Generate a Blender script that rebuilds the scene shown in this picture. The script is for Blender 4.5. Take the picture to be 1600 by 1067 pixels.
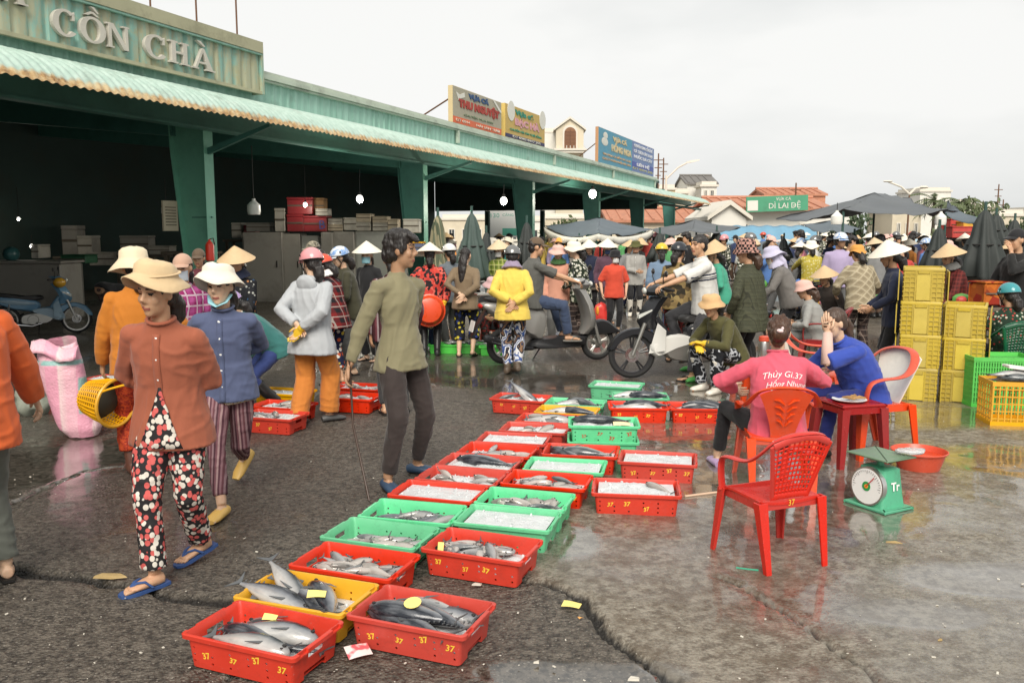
import bpy, bmesh, math, random
import numpy as np
from mathutils import Vector, Matrix, noise, Euler, Quaternion

for _o in list(bpy.data.objects):
	bpy.data.objects.remove(_o)
random.seed(7)
SC = bpy.context.scene
COL = SC.collection
R = math.radians

# ------------------------------------------------------------------ camera, sky, sun, exposure
CAM_H = 1.72
FPX, HORIZON = 1330.0, 363.0           # focal length and horizon row, measured in the 1600 px photograph
PITCH = math.atan((533.5 - HORIZON) / FPX)
cam = bpy.data.cameras.new('camera')
cam.sensor_width = 36.0
cam.lens = FPX / 1600 * 36
cam.clip_start, cam.clip_end = 0.05, 2000
cam_o = bpy.data.objects.new('camera', cam)
COL.objects.link(cam_o)
cam_o.location = (0, 0, CAM_H)
cam_o.rotation_euler = (math.pi / 2 - PITCH, 0, 0)
SC.camera = cam_o

SUN_EL, SUN_AZ = R(43), R(182)         # high soft sun behind the viewer, through cloud
world = bpy.data.worlds.new('World')
SC.world = world
world.use_nodes = True
_n, _l = world.node_tree.nodes, world.node_tree.links
_bg = _n['Background']
_sky = _n.new('ShaderNodeTexSky')
_sky.sky_type = 'NISHITA'
_sky.sun_disc = False
_sky.sun_elevation = SUN_EL
_sky.sun_rotation = SUN_AZ
_sky.dust_density = 4
_hs = _n.new('ShaderNodeHueSaturation')
_hs.inputs['Saturation'].default_value = 0.12
_l.new(_sky.outputs[0], _hs.inputs['Color'])
_tc = _n.new('ShaderNodeTexCoord')
_mp = _n.new('ShaderNodeMapping')
_mp.inputs['Scale'].default_value = (1.0, 1.0, 3.2)
_l.new(_tc.outputs['Generated'], _mp.inputs[0])
_nz = _n.new('ShaderNodeTexNoise')
_nz.inputs['Scale'].default_value = 1.7
_nz.inputs['Detail'].default_value = 5
_l.new(_mp.outputs[0], _nz.inputs['Vector'])
_cr = _n.new('ShaderNodeValToRGB')      # the overcast deck: grey-white cloud
_cr.color_ramp.elements[0].position = 0.36
_cr.color_ramp.elements[0].color = (4.9, 5.05, 5.0, 1)
_cr.color_ramp.elements[1].position = 0.6
_cr.color_ramp.elements[1].color = (6.5, 6.5, 6.35, 1)
_l.new(_nz.outputs[0], _cr.inputs[0])
_mx = _n.new('ShaderNodeMix')
_mx.data_type = 'RGBA'
_mx.inputs[0].default_value = 0.86
_l.new(_hs.outputs[0], _mx.inputs[6])
_l.new(_cr.outputs[0], _mx.inputs[7])
_l.new(_mx.outputs[2], _bg.inputs[0])
_bg.inputs[1].default_value = 0.066

_sl = bpy.data.lights.new('sun', 'SUN')
_sl.energy = 1.5
_sl.angle = R(32)
_sl.color = (1.0, 0.93, 0.82)
_so = bpy.data.objects.new('sun', _sl)
COL.objects.link(_so)
_dir = Vector((math.sin(SUN_AZ) * math.cos(SUN_EL), math.cos(SUN_AZ) * math.cos(SUN_EL), math.sin(SUN_EL)))
_so.rotation_euler = _dir.to_track_quat('Z', 'Y').to_euler()
_so.location = _dir * 60

SC.view_settings.view_transform = 'Standard'
SC.view_settings.look = 'None'
SC.view_settings.exposure = 1.22
SC.view_settings.gamma = 1.0
SC.view_settings.use_curve_mapping = False
SC.render.engine = 'CYCLES'
SC.cycles.max_bounces = 6
SC.cycles.diffuse_bounces = 3
SC.cycles.glossy_bounces = 3
SC.cycles.transparent_max_bounces = 6
SC.cycles.use_denoising = True

# ------------------------------------------------------------------ survey: photo pixel -> place on a plane
_fw = Vector((0, math.cos(PITCH), -math.sin(PITCH)))
_up = Vector((0, math.sin(PITCH), math.cos(PITCH)))
def ray(px, py):
	return _fw + Vector((1, 0, 0)) * ((px - 800) / FPX) + _up * ((533.5 - py) / FPX)
def G(px, py, z=0.0):
	r = ray(px, py)
	return Vector((0, 0, CAM_H)) + r * ((z - CAM_H) / r.z)
def D(px, py, dist):
	"""point on the pixel's ray at ground distance dist (metres forward)"""
	r = ray(px, py)
	return Vector((0, 0, CAM_H)) + r * (dist / r.y)
TH = R(21.9)
U = Vector((math.sin(TH), math.cos(TH), 0))          # along the market hall, away from the viewer
N = Vector((-math.cos(TH), math.sin(TH), 0))         # into the hall
def HP(s, t, z=0.0):
	return U * s + N * t + Vector((0, 0, z))
def HS(px, py, t):
	r = ray(px, py)
	P = Vector((0, 0, CAM_H)) + r * (t / r.dot(N))
	return P.dot(U), P.z

# ------------------------------------------------------------------ materials
def srgb(r, g, b):
	def f(c):
		c /= 255.0
		return c / 12.92 if c <= 0.04045 else ((c + 0.055) / 1.055) ** 2.4
	return (f(r), f(g), f(b), 1.0)
def hexc(h):
	return srgb(int(h[0:2], 16), int(h[2:4], 16), int(h[4:6], 16))
def c4(c):
	if isinstance(c, str):
		return hexc(c)
	return tuple(c) if len(c) == 4 else (c[0], c[1], c[2], 1.0)

class NT:
	def __init__(self, name):
		self.m = bpy.data.materials.new(name)
		self.m.use_nodes = True
		self.t = self.m.node_tree
		self.b = self.t.nodes['Principled BSDF']
		self._o = None
	def n(self, typ, ins=None, **props):
		k = self.t.nodes.new('ShaderNode' + typ)
		for a, v in props.items():
			setattr(k, a, v)
		for a, v in (ins or {}).items():
			self.set(k.inputs[a], v)
		return k
	def set(self, sock, v):
		if isinstance(v, bpy.types.NodeSocket):
			self.t.links.new(v, sock)
		elif isinstance(v, bpy.types.Node):
			self.t.links.new(v.outputs[0], sock)
		else:
			sock.default_value = v
	def obj(self):
		if not self._o:
			self._o = self.n('TexCoord').outputs['Object']
		return self._o
	def mapping(self, scale=(1, 1, 1), rot=(0, 0, 0), loc=(0, 0, 0), vec=None):
		return self.n('Mapping', {0: vec or self.obj(), 'Scale': scale, 'Rotation': rot, 'Location': loc}).outputs[0]
	def noise(self, scale, detail=3, vec=None, rough=0.55):
		return self.n('TexNoise', {'Vector': vec or self.obj(), 'Scale': scale, 'Detail': detail, 'Roughness': rough}).outputs[0]
	def voro(self, scale, vec=None, out='Distance', feature='F1', rand=1.0):
		return self.n('TexVoronoi', {'Vector': vec or self.obj(), 'Scale': scale, 'Randomness': rand}, feature=feature).outputs[out]
	def math(self, op, a, b=0.0, c=0.0, clamp=False):
		return self.n('Math', {0: a, 1: b, 2: c}, operation=op, use_clamp=clamp).outputs[0]
	def ramp(self, f, stops, interp='LINEAR'):
		k = self.n('ValToRGB', {0: f})
		k.color_ramp.interpolation = interp
		e = k.color_ramp.elements
		while len(e) < len(stops):
			e.new(0.5)
		for i, (p, c) in enumerate(stops):
			e[i].position = p
			e[i].color = c4(c) if not isinstance(c, (int, float)) else (c, c, c, 1)
		return k.outputs[0]
	def mix(self, f, a, b, blend='MIX'):
		k = self.n('Mix', data_type='RGBA', blend_type=blend)
		self.set(k.inputs[0], f)
		self.set(k.inputs[6], c4(a) if isinstance(a, (tuple, list, str)) else a)
		self.set(k.inputs[7], c4(b) if isinstance(b, (tuple, list, str)) else b)
		return k.outputs[2]
	def sep(self, vec=None):
		k = self.n('SeparateXYZ', {0: vec or self.obj()})
		return k.outputs
	def bump(self, h, strength=0.3, dist=0.01):
		k = self.n('Bump', {'Height': h, 'Strength': strength, 'Distance': dist})
		self.t.links.new(k.outputs[0], self.b.inputs['Normal'])
	def col(self, c):
		self.set(self.b.inputs['Base Color'], c4(c) if isinstance(c, (tuple, list, str)) else c)
	def rough(self, v):
		self.set(self.b.inputs['Roughness'], v)
	def inp(self, name, v):
		self.set(self.b.inputs[name], v)

_MC = {}
def plain(name, c, rough=0.55, var=0.12, nscale=9.0, bump=0.0, bscale=60, metal=0.0, emit=0.0, spec=0.5, dirt=0.0, dirtc='3a3327', sss=0.0):
	"""a solid coloured material with a little unevenness, wear and relief"""
	key = name
	if key in _MC:
		return _MC[key]
	t = NT(name)
	c = c4(c)
	base = t.mix(t.noise(nscale, 4), tuple(x * (1 - var) for x in c[:3]), tuple(min(1, x * (1 + var)) for x in c[:3]))
	if dirt:
		f = t.ramp(t.noise(nscale * 0.6, 6, rough=0.7), [(0.48, 0.0), (0.72, dirt)])
		base = t.mix(f, base, dirtc)
	t.col(base)
	t.rough(rough)
	t.inp('Metallic', metal)
	t.inp('Specular IOR Level', spec)
	if bump:
		t.bump(t.noise(bscale, 4), bump, 0.004)
	if emit:
		t.inp('Emission Color', c)
		t.inp('Emission Strength', emit)
	if sss:
		t.inp('Subsurface Weight', sss)
		t.inp('Subsurface Radius', (0.02, 0.008, 0.004))
	_MC[key] = t.m
	return t.m

# ------------------------------------------------------------------ mesh building
class MB:
	def __init__(self):
		self.v, self.f, self.mi, self.cur = [], [], [], 0
		self.M = Matrix.Identity(4)
	def mat(self, i):
		self.cur = i
		return self
	def add(self, vs, fs):
		o = len(self.v)
		M = self.M
		for p in vs:
			self.v.append(tuple(M @ Vector(p)))
		for f in fs:
			self.f.append(tuple(i + o for i in f))
			self.mi.append(self.cur)
		return self
	def box(self, c, s, rot=None, taper=1.0, bev=0.0):
		x, y, z = s[0] / 2, s[1] / 2, s[2] / 2
		Rm = rot if isinstance(rot, Matrix) else (Euler(rot).to_matrix() if rot else None)
		if bev > 0:
			b = min(bev, x * .9, y * .9, z * .9)
			rings = []
			for zz, k in ((-z, b), (-z + b, 0), (z - b, 0), (z, b)):
				ring = []
				xx, yy = x - k, y - k
				for sx, sy in ((-1, -1), (1, -1), (1, 1), (-1, 1)):
					a = (sx * xx, sy * (yy - b), zz)
					bb = (sx * (xx - b), sy * yy, zz)
					ring += [a, bb] if sx * sy < 0 else [bb, a]
				rings.append(ring)
			vs = [p for r in rings for p in r]
			fs = []
			for i in range(3):
				for j in range(8):
					fs.append((i * 8 + j, i * 8 + (j + 1) % 8, i * 8 + 8 + (j + 1) % 8, i * 8 + 8 + j))
			fs.append(tuple(reversed(range(8))))
			fs.append(tuple(range(24, 32)))
		else:
			vs = [(-x, -y, -z), (x, -y, -z), (x, y, -z), (-x, y, -z)] + [(a * taper, b_ * taper, z) for a, b_ in ((-x, -y), (x, -y), (x, y), (-x, y))]
			fs = [(3, 2, 1, 0), (4, 5, 6, 7), (0, 1, 5, 4), (1, 2, 6, 5), (2, 3, 7, 6), (3, 0, 4, 7)]
		c = Vector(c)
		vs = [(Rm @ Vector(p) if Rm else Vector(p)) + c for p in vs]
		return self.add(vs, fs)
	def loft(self, rings, cap0=True, cap1=True, closed=True):
		k = len(rings[0])
		vs = [p for r in rings for p in r]
		fs = []
		for i in range(len(rings) - 1):
			for j in range(k if closed else k - 1):
				a, b = i * k + j, i * k + (j + 1) % k
				fs.append((a, b, b + k, a + k))
		if cap0 and closed:
			fs.append(tuple(reversed(range(k))))
		if cap1 and closed:
			fs.append(tuple(range((len(rings) - 1) * k, len(rings) * k)))
		return self.add(vs, fs)
	def tube(self, path, rad, n=8, side=None, caps=True, close=False):
		"""path: points; rad: one radius, or per point r or (ra, rb); side: reference direction for ra"""
		P = [Vector(p) for p in path]
		m = len(P)
		rings = []
		prev = Vector(side) if side is not None else None
		for i in range(m):
			if close:
				d = P[(i + 1) % m] - P[i - 1]
			else:
				d = P[min(i + 1, m - 1)] - P[max(i - 1, 0)]
			if d.length < 1e-9:
				d = Vector((0, 0, 1))
			d.normalize()
			if prev is None:
				prev = Vector((1, 0, 0)) if abs(d.x) < 0.8 else Vector((0, 1, 0))
			a = prev - d * prev.dot(d)
			if a.length < 1e-6:
				a = Vector((0, 1, 0)) - d * d.y
				if a.length < 1e-6:
					a = Vector((1, 0, 0))
			a.normalize()
			b = d.cross(a)
			if side is None:
				prev = a
			r = rad[i] if isinstance(rad, list) else rad
			ra, rb = r if isinstance(r, (list, tuple)) else (r, r)
			rings.append([P[i] + a * (math.cos(q) * ra) + b * (math.sin(q) * rb) for q in [2 * math.pi * j / n for j in range(n)]])
		if close:
			rings.append(rings[0])
			return self.loft(rings, False, False)
		return self.loft(rings, caps, caps)
	def lathe(self, prof, n=24, c=(0, 0, 0), axis=None, wob=None):
		rings = []
		q = Vector((0, 0, 1)).rotation_difference(Vector(axis).normalized()).to_matrix() if axis is not None else None
		for i, (r, z) in enumerate(prof):
			ring = []
			for j in range(n):
				a = 2 * math.pi * j / n
				rr, zz = (r, z) if wob is None else wob(r, z, a, i)
				p = Vector((rr * math.cos(a), rr * math.sin(a), zz))
				if q:
					p = q @ p
				ring.append(p + Vector(c))
			rings.append(ring)
		return self.loft(rings, prof[0][0] > 1e-5 or True, True)
	def ell(self, c, r, n=12, m=8, rot=None):
		rings = []
		Rm = Euler(rot).to_matrix() if rot else None
		for i in range(m + 1):
			t = math.pi * i / m
			st = max(math.sin(t), 0.02)
			ring = []
			for j in range(n):
				a = 2 * math.pi * j / n
				p = Vector((r[0] * st * math.cos(a), r[1] * st * math.sin(a), -r[2] * math.cos(t)))
				if Rm:
					p = Rm @ p
				ring.append(p + Vector(c))
			rings.append(ring)
		return self.loft(rings)
	def prism(self, poly, y0, y1, axis='y'):
		"""extrude a 2-D polygon (x,z) along y"""
		k = len(poly)
		vs = [(x, y0, z) for x, z in poly] + [(x, y1, z) for x, z in poly]
		fs = [tuple(range(k)), tuple(reversed(range(k, 2 * k)))]
		for i in range(k):
			j = (i + 1) % k
			fs.append((i, i + k, j + k, j))
		return self.add(vs, fs)
	def grid(self, nx, ny, fn, thick=0.0):
		vs = [fn(i / nx, j / ny) for j in range(ny + 1) for i in range(nx + 1)]
		w = nx + 1
		fs = [(j * w + i, j * w + i + 1, (j + 1) * w + i + 1, (j + 1) * w + i) for j in range(ny) for i in range(nx)]
		if thick:
			V = [Vector(p) for p in vs]
			nrm = [Vector() for _ in V]
			for f in fs:
				q = (V[f[2]] - V[f[0]]).cross(V[f[3]] - V[f[1]])
				for i in f:
					nrm[i] += q
			k = len(V)
			V2 = [v - (q.normalized() if q.length else q) * thick for v, q in zip(V, nrm)]
			fs2 = [tuple(reversed([i + k for i in f])) for f in fs]
			bd = [i for i in range(w)] + [j * w + nx for j in range(1, ny + 1)] + [ny * w + i for i in range(nx - 1, -1, -1)] + [j * w for j in range(ny - 1, 0, -1)]
			side = [(bd[(i + 1) % len(bd)], bd[i], bd[i] + k, bd[(i + 1) % len(bd)] + k) for i in range(len(bd))]
			return self.add(V + V2, fs + fs2 + side)
		return self.add(vs, fs)
	def mesh(self, name, mats, smooth=True, auto=40):
		me = bpy.data.meshes.new(name)
		me.from_pydata(self.v, [], self.f)
		mats = mats if isinstance(mats, (list, tuple)) else [mats]
		for m in mats:
			me.materials.append(m)
		me.polygons.foreach_set('material_index', self.mi)
		bm = bmesh.new()
		bm.from_mesh(me)
		bmesh.ops.recalc_face_normals(bm, faces=bm.faces)
		bm.to_mesh(me)
		bm.free()
		if smooth:
			me.shade_smooth()
			if auto:
				me.set_sharp_from_angle(angle=R(auto))
		me.update()
		return me
	def build(self, name, mats, parent=None, smooth=True, auto=40, **kw):
		o = bpy.data.objects.new(name, self.mesh(name, mats, smooth, auto))
		COL.objects.link(o)
		if parent:
			o.parent = parent
		return o

def link(name, me, parent=None):
	o = bpy.data.objects.new(name, me)
	COL.objects.link(o)
	if parent:
		o.parent = parent
	return o
def tag(o, label=None, cat=None, group=None, kind=None):
	if label:
		o['label'] = label
	if cat:
		o['category'] = cat
	if group:
		o['group'] = group
	if kind:
		o['kind'] = kind
	return o
def empty(name, loc=(0, 0, 0), rz=0.0, label=None, cat=None, group=None, scale=1.0):
	o = bpy.data.objects.new(name, None)
	o.empty_display_size = 0.1
	COL.objects.link(o)
	o.location = loc
	o.rotation_euler = (0, 0, rz)
	o.scale = (scale,) * 3
	return tag(o, label, cat, group)
_KIDS = {}
def kids(o):
	return [c for c in bpy.data.objects if c.parent == o]
def clone(o, loc=None, rz=None, label=None, group=None, scale=None, mats=None, parent=None, memo=None):
	"""copy a thing with its parts and sub-parts; mats maps part stem -> material for this copy"""
	if memo is None:
		memo = {}
		for c in bpy.data.objects:
			if c.parent:
				memo.setdefault(c.parent.name, []).append(c)
	c = o.copy()
	COL.objects.link(c)
	if parent:
		c.parent = parent
	if loc is not None:
		c.location = loc
	if rz is not None:
		c.rotation_euler = (c.rotation_euler[0], c.rotation_euler[1], rz)
	if scale is not None:
		c.scale = (scale,) * 3 if isinstance(scale, (int, float)) else scale
	if label:
		c['label'] = label
	if group:
		c['group'] = group
	if mats and o.type == 'MESH':
		st = o.name.split('.')[0]
		if st in mats:
			c.material_slots[0].link = 'OBJECT'
			c.material_slots[0].material = mats[st]
	for k in memo.get(o.name, []):
		clone(k, parent=c, mats=mats, memo=memo)
	return c
def text_mesh(txt, size, depth=0.0, font=None, align='CENTER', shear=0.0, res=2, bold=0.0):
	cu = bpy.data.curves.new('text', 'FONT')
	cu.body = txt.replace('Đ', 'D')
	cu.size = size
	cu.align_x = align
	cu.align_y = 'CENTER'
	cu.extrude = depth
	cu.shear = shear
	cu.resolution_u = res
	cu.offset = bold
	o = bpy.data.objects.new('text', cu)
	COL.objects.link(o)
	bpy.context.view_layer.update()
	me = bpy.data.meshes.new_from_object(o.evaluated_get(bpy.context.evaluated_depsgraph_get()))
	bpy.data.objects.remove(o)
	bpy.data.curves.remove(cu)
	return me
def put_text(txt, size, M, mat, parent, name='lettering', depth=0.0, **kw):
	"""flat lettering: text local x along M's x, local y up along M's y"""
	me = text_mesh(txt, size, depth, **kw)
	me.transform(M)
	me.materials.clear()
	me.materials.append(mat)
	me.name = name
	return link(name, me, parent)
def frame(o, x, y):
	"""matrix with origin o, x axis and y axis (z = x cross y)"""
	x, y = Vector(x).normalized(), Vector(y).normalized()
	z = x.cross(y).normalized()
	m = Matrix((x, y, z)).transposed().to_4x4()
	m.translation = Vector(o)
	return m
def evaluated(o, name):
	dg = bpy.context.evaluated_depsgraph_get()
	me = bpy.data.meshes.new_from_object(o.evaluated_get(dg))
	me.name = name
	return me
# ================================================================== ground
def _hash(ix, iy, seed):
	h = np.sin(ix * 127.1 + iy * 311.7 + seed * 74.7) * 43758.5453
	return h - np.floor(h)
def vnoise(x, y, f, seed=0):
	x, y = x * f, y * f
	ix, iy = np.floor(x), np.floor(y)
	fx, fy = x - ix, y - iy
	fx, fy = fx * fx * (3 - 2 * fx), fy * fy * (3 - 2 * fy)
	a, b = _hash(ix, iy, seed), _hash(ix + 1, iy, seed)
	c, d = _hash(ix, iy + 1, seed), _hash(ix + 1, iy + 1, seed)
	return (a * (1 - fx) + b * fx) * (1 - fy) + (c * (1 - fx) + d * fx) * fy
def fbm(x, y, f, oct=4, seed=0):
	s, a, t = 0, 0.5, 0
	for i in range(oct):
		s = s + a * vnoise(x, y, f * 2 ** i, seed + i * 13)
		t += a
		a *= 0.5
	return s / t
def seg_dist(x, y, pts):
	best = np.full(x.shape, 1e9)
	for (ax, ay), (bx, by) in zip(pts[:-1], pts[1:]):
		dx, dy = bx - ax, by - ay
		t = np.clip(((x - ax) * dx + (y - ay) * dy) / (dx * dx + dy * dy), 0, 1)
		best = np.minimum(best, np.hypot(x - ax - t * dx, y - ay - t * dy))
	return best
def gpts(l):
	return [(G(a, b).x, G(a, b).y) for a, b in l]

def graded(fine0, fine1, step, lo, hi, grow=1.09):
	c = list(np.arange(fine0, fine1 + 1e-6, step))
	s = step
	up = [c[-1]]
	while up[-1] < hi:
		s *= grow
		up.append(up[-1] + s)
	s = step
	dn = [c[0]]
	while dn[-1] > lo:
		s *= grow
		dn.append(dn[-1] - s)
	return np.array(sorted(dn[1:]) + c + up[1:])
gx = graded(-3.2, 3.6, 0.024, -420, 420)
gy = graded(2.35, 8.2, 0.024, -60, 900, 1.05)
X, Y = np.meshgrid(gx, gy)
near = np.clip((16 - np.hypot(X, Y)) / 8, 0, 1)
crack_l = gpts([(-40, 872), (10, 884), (70, 893), (125, 897), (170, 908), (215, 916), (262, 932), (330, 938), (372, 936)])
crack_r = gpts([(770, 900), (842, 910), (880, 922), (915, 938), (928, 962), (950, 990), (972, 1010), (1012, 1030), (1062, 1066), (1140, 1110)])
joints = [gpts([(480, 572), (560, 606), (633, 622), (720, 626), (800, 632)]), gpts([(-20, 800), (60, 765), (130, 735), (200, 726)]),
		  gpts([(965, 625), (1010, 606), (1090, 592), (1150, 590)]), gpts([(345, 1066), (390, 1025), (430, 1003), (520, 930)]),
		  gpts([(1120, 900), (1190, 935), (1290, 1000), (1400, 1090)])]
wx = X + 0.05 * (vnoise(X, Y, 5, 3) - .5) + 0.03 * (vnoise(X, Y, 17, 4) - .5)
wy = Y + 0.05 * (vnoise(X, Y, 5, 8) - .5) + 0.03 * (vnoise(X, Y, 17, 9) - .5)
H = 0.012 * (fbm(X, Y, 0.7, 3, 1) - .5) * near + 0.005 * (fbm(X, Y, 6, 3, 5) - .5) * near
dl = seg_dist(wx, wy, crack_l)
wl = 0.018 + 0.05 * vnoise(X, Y, 2.2, 6) ** 2
dr = seg_dist(wx, wy, crack_r)
wr = 0.010 + 0.018 * vnoise(X, Y, 3.2, 16)
cr = np.maximum(np.exp(-(dl / wl) ** 4), np.exp(-(dr / wr) ** 4))
for k, j in enumerate(joints):
	cr = np.maximum(cr, (0.35 + 0.3 * vnoise(X, Y, 3, 30 + k)) * np.exp(-(seg_dist(wx, wy, j) / 0.012) ** 4))
# concrete slab to the right of the cracked edge, coarse asphalt to the left
edge = gpts([(1500, 1400), (1062, 1066), (972, 1010), (928, 962), (915, 938), (842, 910), (800, 880), (900, 700), (960, 640), (1010, 606), (1150, 560), (1240, 510)])
ex, ey = np.array([p[0] for p in edge]), np.array([p[1] for p in edge])
bx = np.interp(Y, ey, ex)
conc = 1 / (1 + np.exp(-(wx - bx) / 0.02))
far_mix = np.clip((Y - 12) / 10, 0, 1)
conc = conc * (1 - far_mix) + 0.45 * far_mix
H = H + 0.012 * conc * near - 0.008 * near - 0.045 * cr * near
# standing water
wet = 0.42 + 0.75 * (fbm(X, Y, 0.55, 4, 21) - .5) + 0.28 * (fbm(X, Y, 3, 3, 25) - .5)
wet = wet + 0.10 * conc
def pool(px, py, rx, ry, s=1.0):
	global wet
	c = G(px, py)
	q = ((X - c.x) / rx) ** 2 + ((Y - c.y) / ry) ** 2
	wet = wet + s * np.clip(1.25 - q, 0, 1)
for a in ((900, 1058, .45, .16, .7), (760, 1040, .3, .1, .4), (1545, 905, .5, .22, .5), (1590, 720, .55, .5, .45), (1480, 655, 1.1, .5, .35), (1010, 680, .8, .5, .32),
		  (890, 845, .18, .3, .35), (1240, 950, .35, .3, .22), (1440, 960, .3, .16, .4), (1330, 800, .5, .5, .2), (90, 720, .7, .7, .3), (620, 640, .8, .8, .1), (880, 600, 1.2, .7, .2), (700, 585, 2, 1, .25)):
	pool(*a)
wet = wet - 0.35 * np.exp(-((X + 1.0) ** 2 / 2.5 + (Y - 3.4) ** 2 / 1.2)) - 0.30 * np.exp(-((X + .9) ** 2 / 1.6 + (Y - 7.4) ** 2 / 5))
flat = np.clip((wet - .62) / .2, 0, 1)
H = H - 0.004 * flat * near * (1 - cr)
verts = np.stack([X.ravel(), Y.ravel(), H.ravel()], 1)
nx_, ny_ = len(gx), len(gy)
idx = np.arange(nx_ * ny_).reshape(ny_, nx_)
quads = np.stack([idx[:-1, :-1].ravel(), idx[:-1, 1:].ravel(), idx[1:, 1:].ravel(), idx[1:, :-1].ravel()], 1)
gm = bpy.data.meshes.new('ground')
gm.vertices.add(len(verts))
gm.vertices.foreach_set('co', verts.astype(np.float32).ravel())
gm.loops.add(quads.size)
gm.loops.foreach_set('vertex_index', quads.ravel().astype(np.int32))
gm.polygons.add(len(quads))
gm.polygons.foreach_set('loop_start', (np.arange(len(quads)) * 4).astype(np.int32))
gm.update(calc_edges=True)
for nm, arr in (('wet', wet), ('slab', conc), ('crack', cr)):
	at = gm.attributes.new(nm, 'FLOAT', 'POINT')
	at.data.foreach_set('value', np.clip(arr, 0, 2).astype(np.float32).ravel())
gm.shade_smooth()

t = NT('wet_ground')
def attr(n):
	return t.n('Attribute', attribute_name=n).outputs['Fac']
a_wet, a_slab, a_crack = attr('wet'), attr('slab'), attr('crack')
n1, n2, n3 = t.noise(1.3, 6, rough=.65), t.noise(17, 6, rough=.75), t.noise(110, 3)
vd = t.voro(58)
vcol = t.voro(58, out='Color')
stone = t.ramp(t.math('MULTIPLY', t.sep(vcol)[0], t.ramp(vd, [(0.25, 1.0), (0.42, 0.0)])), [(0.55, 0.0), (0.85, 1.0)])
asph = t.mix(n1, (0.060, 0.051, 0.040), (0.115, 0.099, 0.079))
asph = t.mix(t.ramp(n2, [(0.46, 0.0), (0.62, 0.75)]), asph, (0.185, 0.160, 0.130))
asph = t.mix(t.ramp(t.noise(34, 4, rough=.7), [(0.36, 0.85), (0.50, 0.0)]), asph, (0.018, 0.015, 0.012))  # dark pits: shade of the asphalt's cavities painted into its colour
asph = t.mix(t.math('MULTIPLY', stone, 0.60), asph, (0.30, 0.27, 0.23))
conc_c = t.mix(n1, (0.205, 0.180, 0.142), (0.350, 0.315, 0.255))
conc_c = t.mix(t.ramp(n2, [(0.40, 0.85), (0.56, 0.0)]), conc_c, (0.085, 0.066, 0.046))
conc_c = t.mix(t.ramp(t.noise(4.5, 7, rough=.75), [(0.47, 0.0), (0.60, 0.75)]), conc_c, (0.105, 0.078, 0.050))
conc_c = t.mix(t.math('MULTIPLY', stone, 0.25), conc_c, (0.34, 0.32, 0.28))
base = t.mix(a_slab, asph, conc_c)
wetf = t.ramp(a_wet, [(0.25, 0.0), (0.62, 1.0)])
base = t.mix(t.math('MULTIPLY', wetf, 0.30), base, (0.030, 0.026, 0.021))
base = t.mix(t.ramp(t.noise(0.9, 5, rough=.7), [(0.62, 0.0), (0.75, 0.28)]), base, (0.13, 0.035, 0.022))   # old fish blood
base = t.mix(t.ramp(a_crack, [(0.15, 0.0), (0.6, 0.95)]), base, (0.012, 0.010, 0.008))  # cracks blackened: the shade of their depth put into the colour
t.col(base)
film = t.ramp(t.math('ADD', a_wet, t.math('MULTIPLY', t.math('SUBTRACT', n2, 0.5), 0.25)), [(0.30, 0.55), (0.5, 0.34), (0.70, 0.12), (0.85, 0.045)])
t.rough(film)
t.inp('Specular IOR Level', 0.5)
cw = t.ramp(t.math('ADD', t.math('ADD', a_wet, t.math('MULTIPLY', a_slab, .10)), t.math('MULTIPLY', t.math('SUBTRACT', t.noise(5, 5, rough=.7), 0.5), 0.45)), [(0.46, 0.0), (0.72, 0.95)])
t.inp('Coat Weight', t.math('MULTIPLY', cw, t.math('SUBTRACT', 1.0, a_crack, clamp=True)))
t.inp('Coat Roughness', 0.07)
h = t.math('ADD', t.math('MULTIPLY', n2, 0.7), t.math('ADD', t.math('MULTIPLY', n3, 0.25), t.math('MULTIPLY', vd, 0.5)))
dry = t.ramp(a_wet, [(0.40, 1.0), (0.74, 0.05)])
k = t.n('Bump', {'Height': h, 'Strength': t.math('MULTIPLY', dry, t.math('SUBTRACT', 0.95, t.math('MULTIPLY', a_slab, 0.45))), 'Distance': 0.030})
t.t.links.new(k.outputs[0], t.b.inputs['Normal'])
gm.materials.append(t.m)
ground = link('ground', gm)
ground['kind'] = 'structure'

# ================================================================== market hall (local x = along the hall, y = into the hall)
hall = empty('market_hall', (0, 0, 0), math.pi / 2 - TH, 'long open market hall with pale green corrugated canopy and dark interior', 'market hall')
def corr_mat(name, a, b, axis_rust=None, rust=0.6, streak=True):
	t = NT(name)
	v = t.mapping(scale=(9, 9, 0.7))
	st = t.noise(1.0, 5, vec=v, rough=.65)
	base = t.mix(t.ramp(st, [(0.38, 0.0), (0.62, 1.0)]), a, b)
	base = t.mix(t.ramp(t.noise(2.2, 6, rough=.7), [(0.55, 0.0), (0.75, 0.5)]), base, '5c5a48')
	if axis_rust:
		lo, hi = axis_rust
		y = t.sep()[1]
		w = t.math('ADD', y, t.math('MULTIPLY', t.math('SUBTRACT', t.noise(5, 5, rough=.75), 0.5), 0.10))
		f = t.ramp(t.math('DIVIDE', t.math('SUBTRACT', w, lo), hi - lo), [(0.45, 1.0), (0.85, 0.0)])
		rc = t.ramp(t.noise(7, 5, rough=.7), [(0.35, '7a5a38'), (0.46, 'a8875a'), (0.62, 'c4b088')])
		base = t.mix(f, base, rc)
	t.col(base)
	t.rough(0.5)
	t.bump(t.noise(30, 4), 0.25, 0.004)
	return t.m
M_can = corr_mat('pale_green_sheet', 'a0b9ad', 'b3c8bd', (8.0, 8.075))
M_fas = corr_mat('teal_sheet', '88b3a3', '9cc2b4')
M_trim = plain('weathered_trim', 'b9c4b4', .5, .12, 3, .2, dirt=.5)
M_teal = plain('teal_steel', '42756a', .5, .15, 3, .15, dirt=.35, dirtc='203a32')
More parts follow.
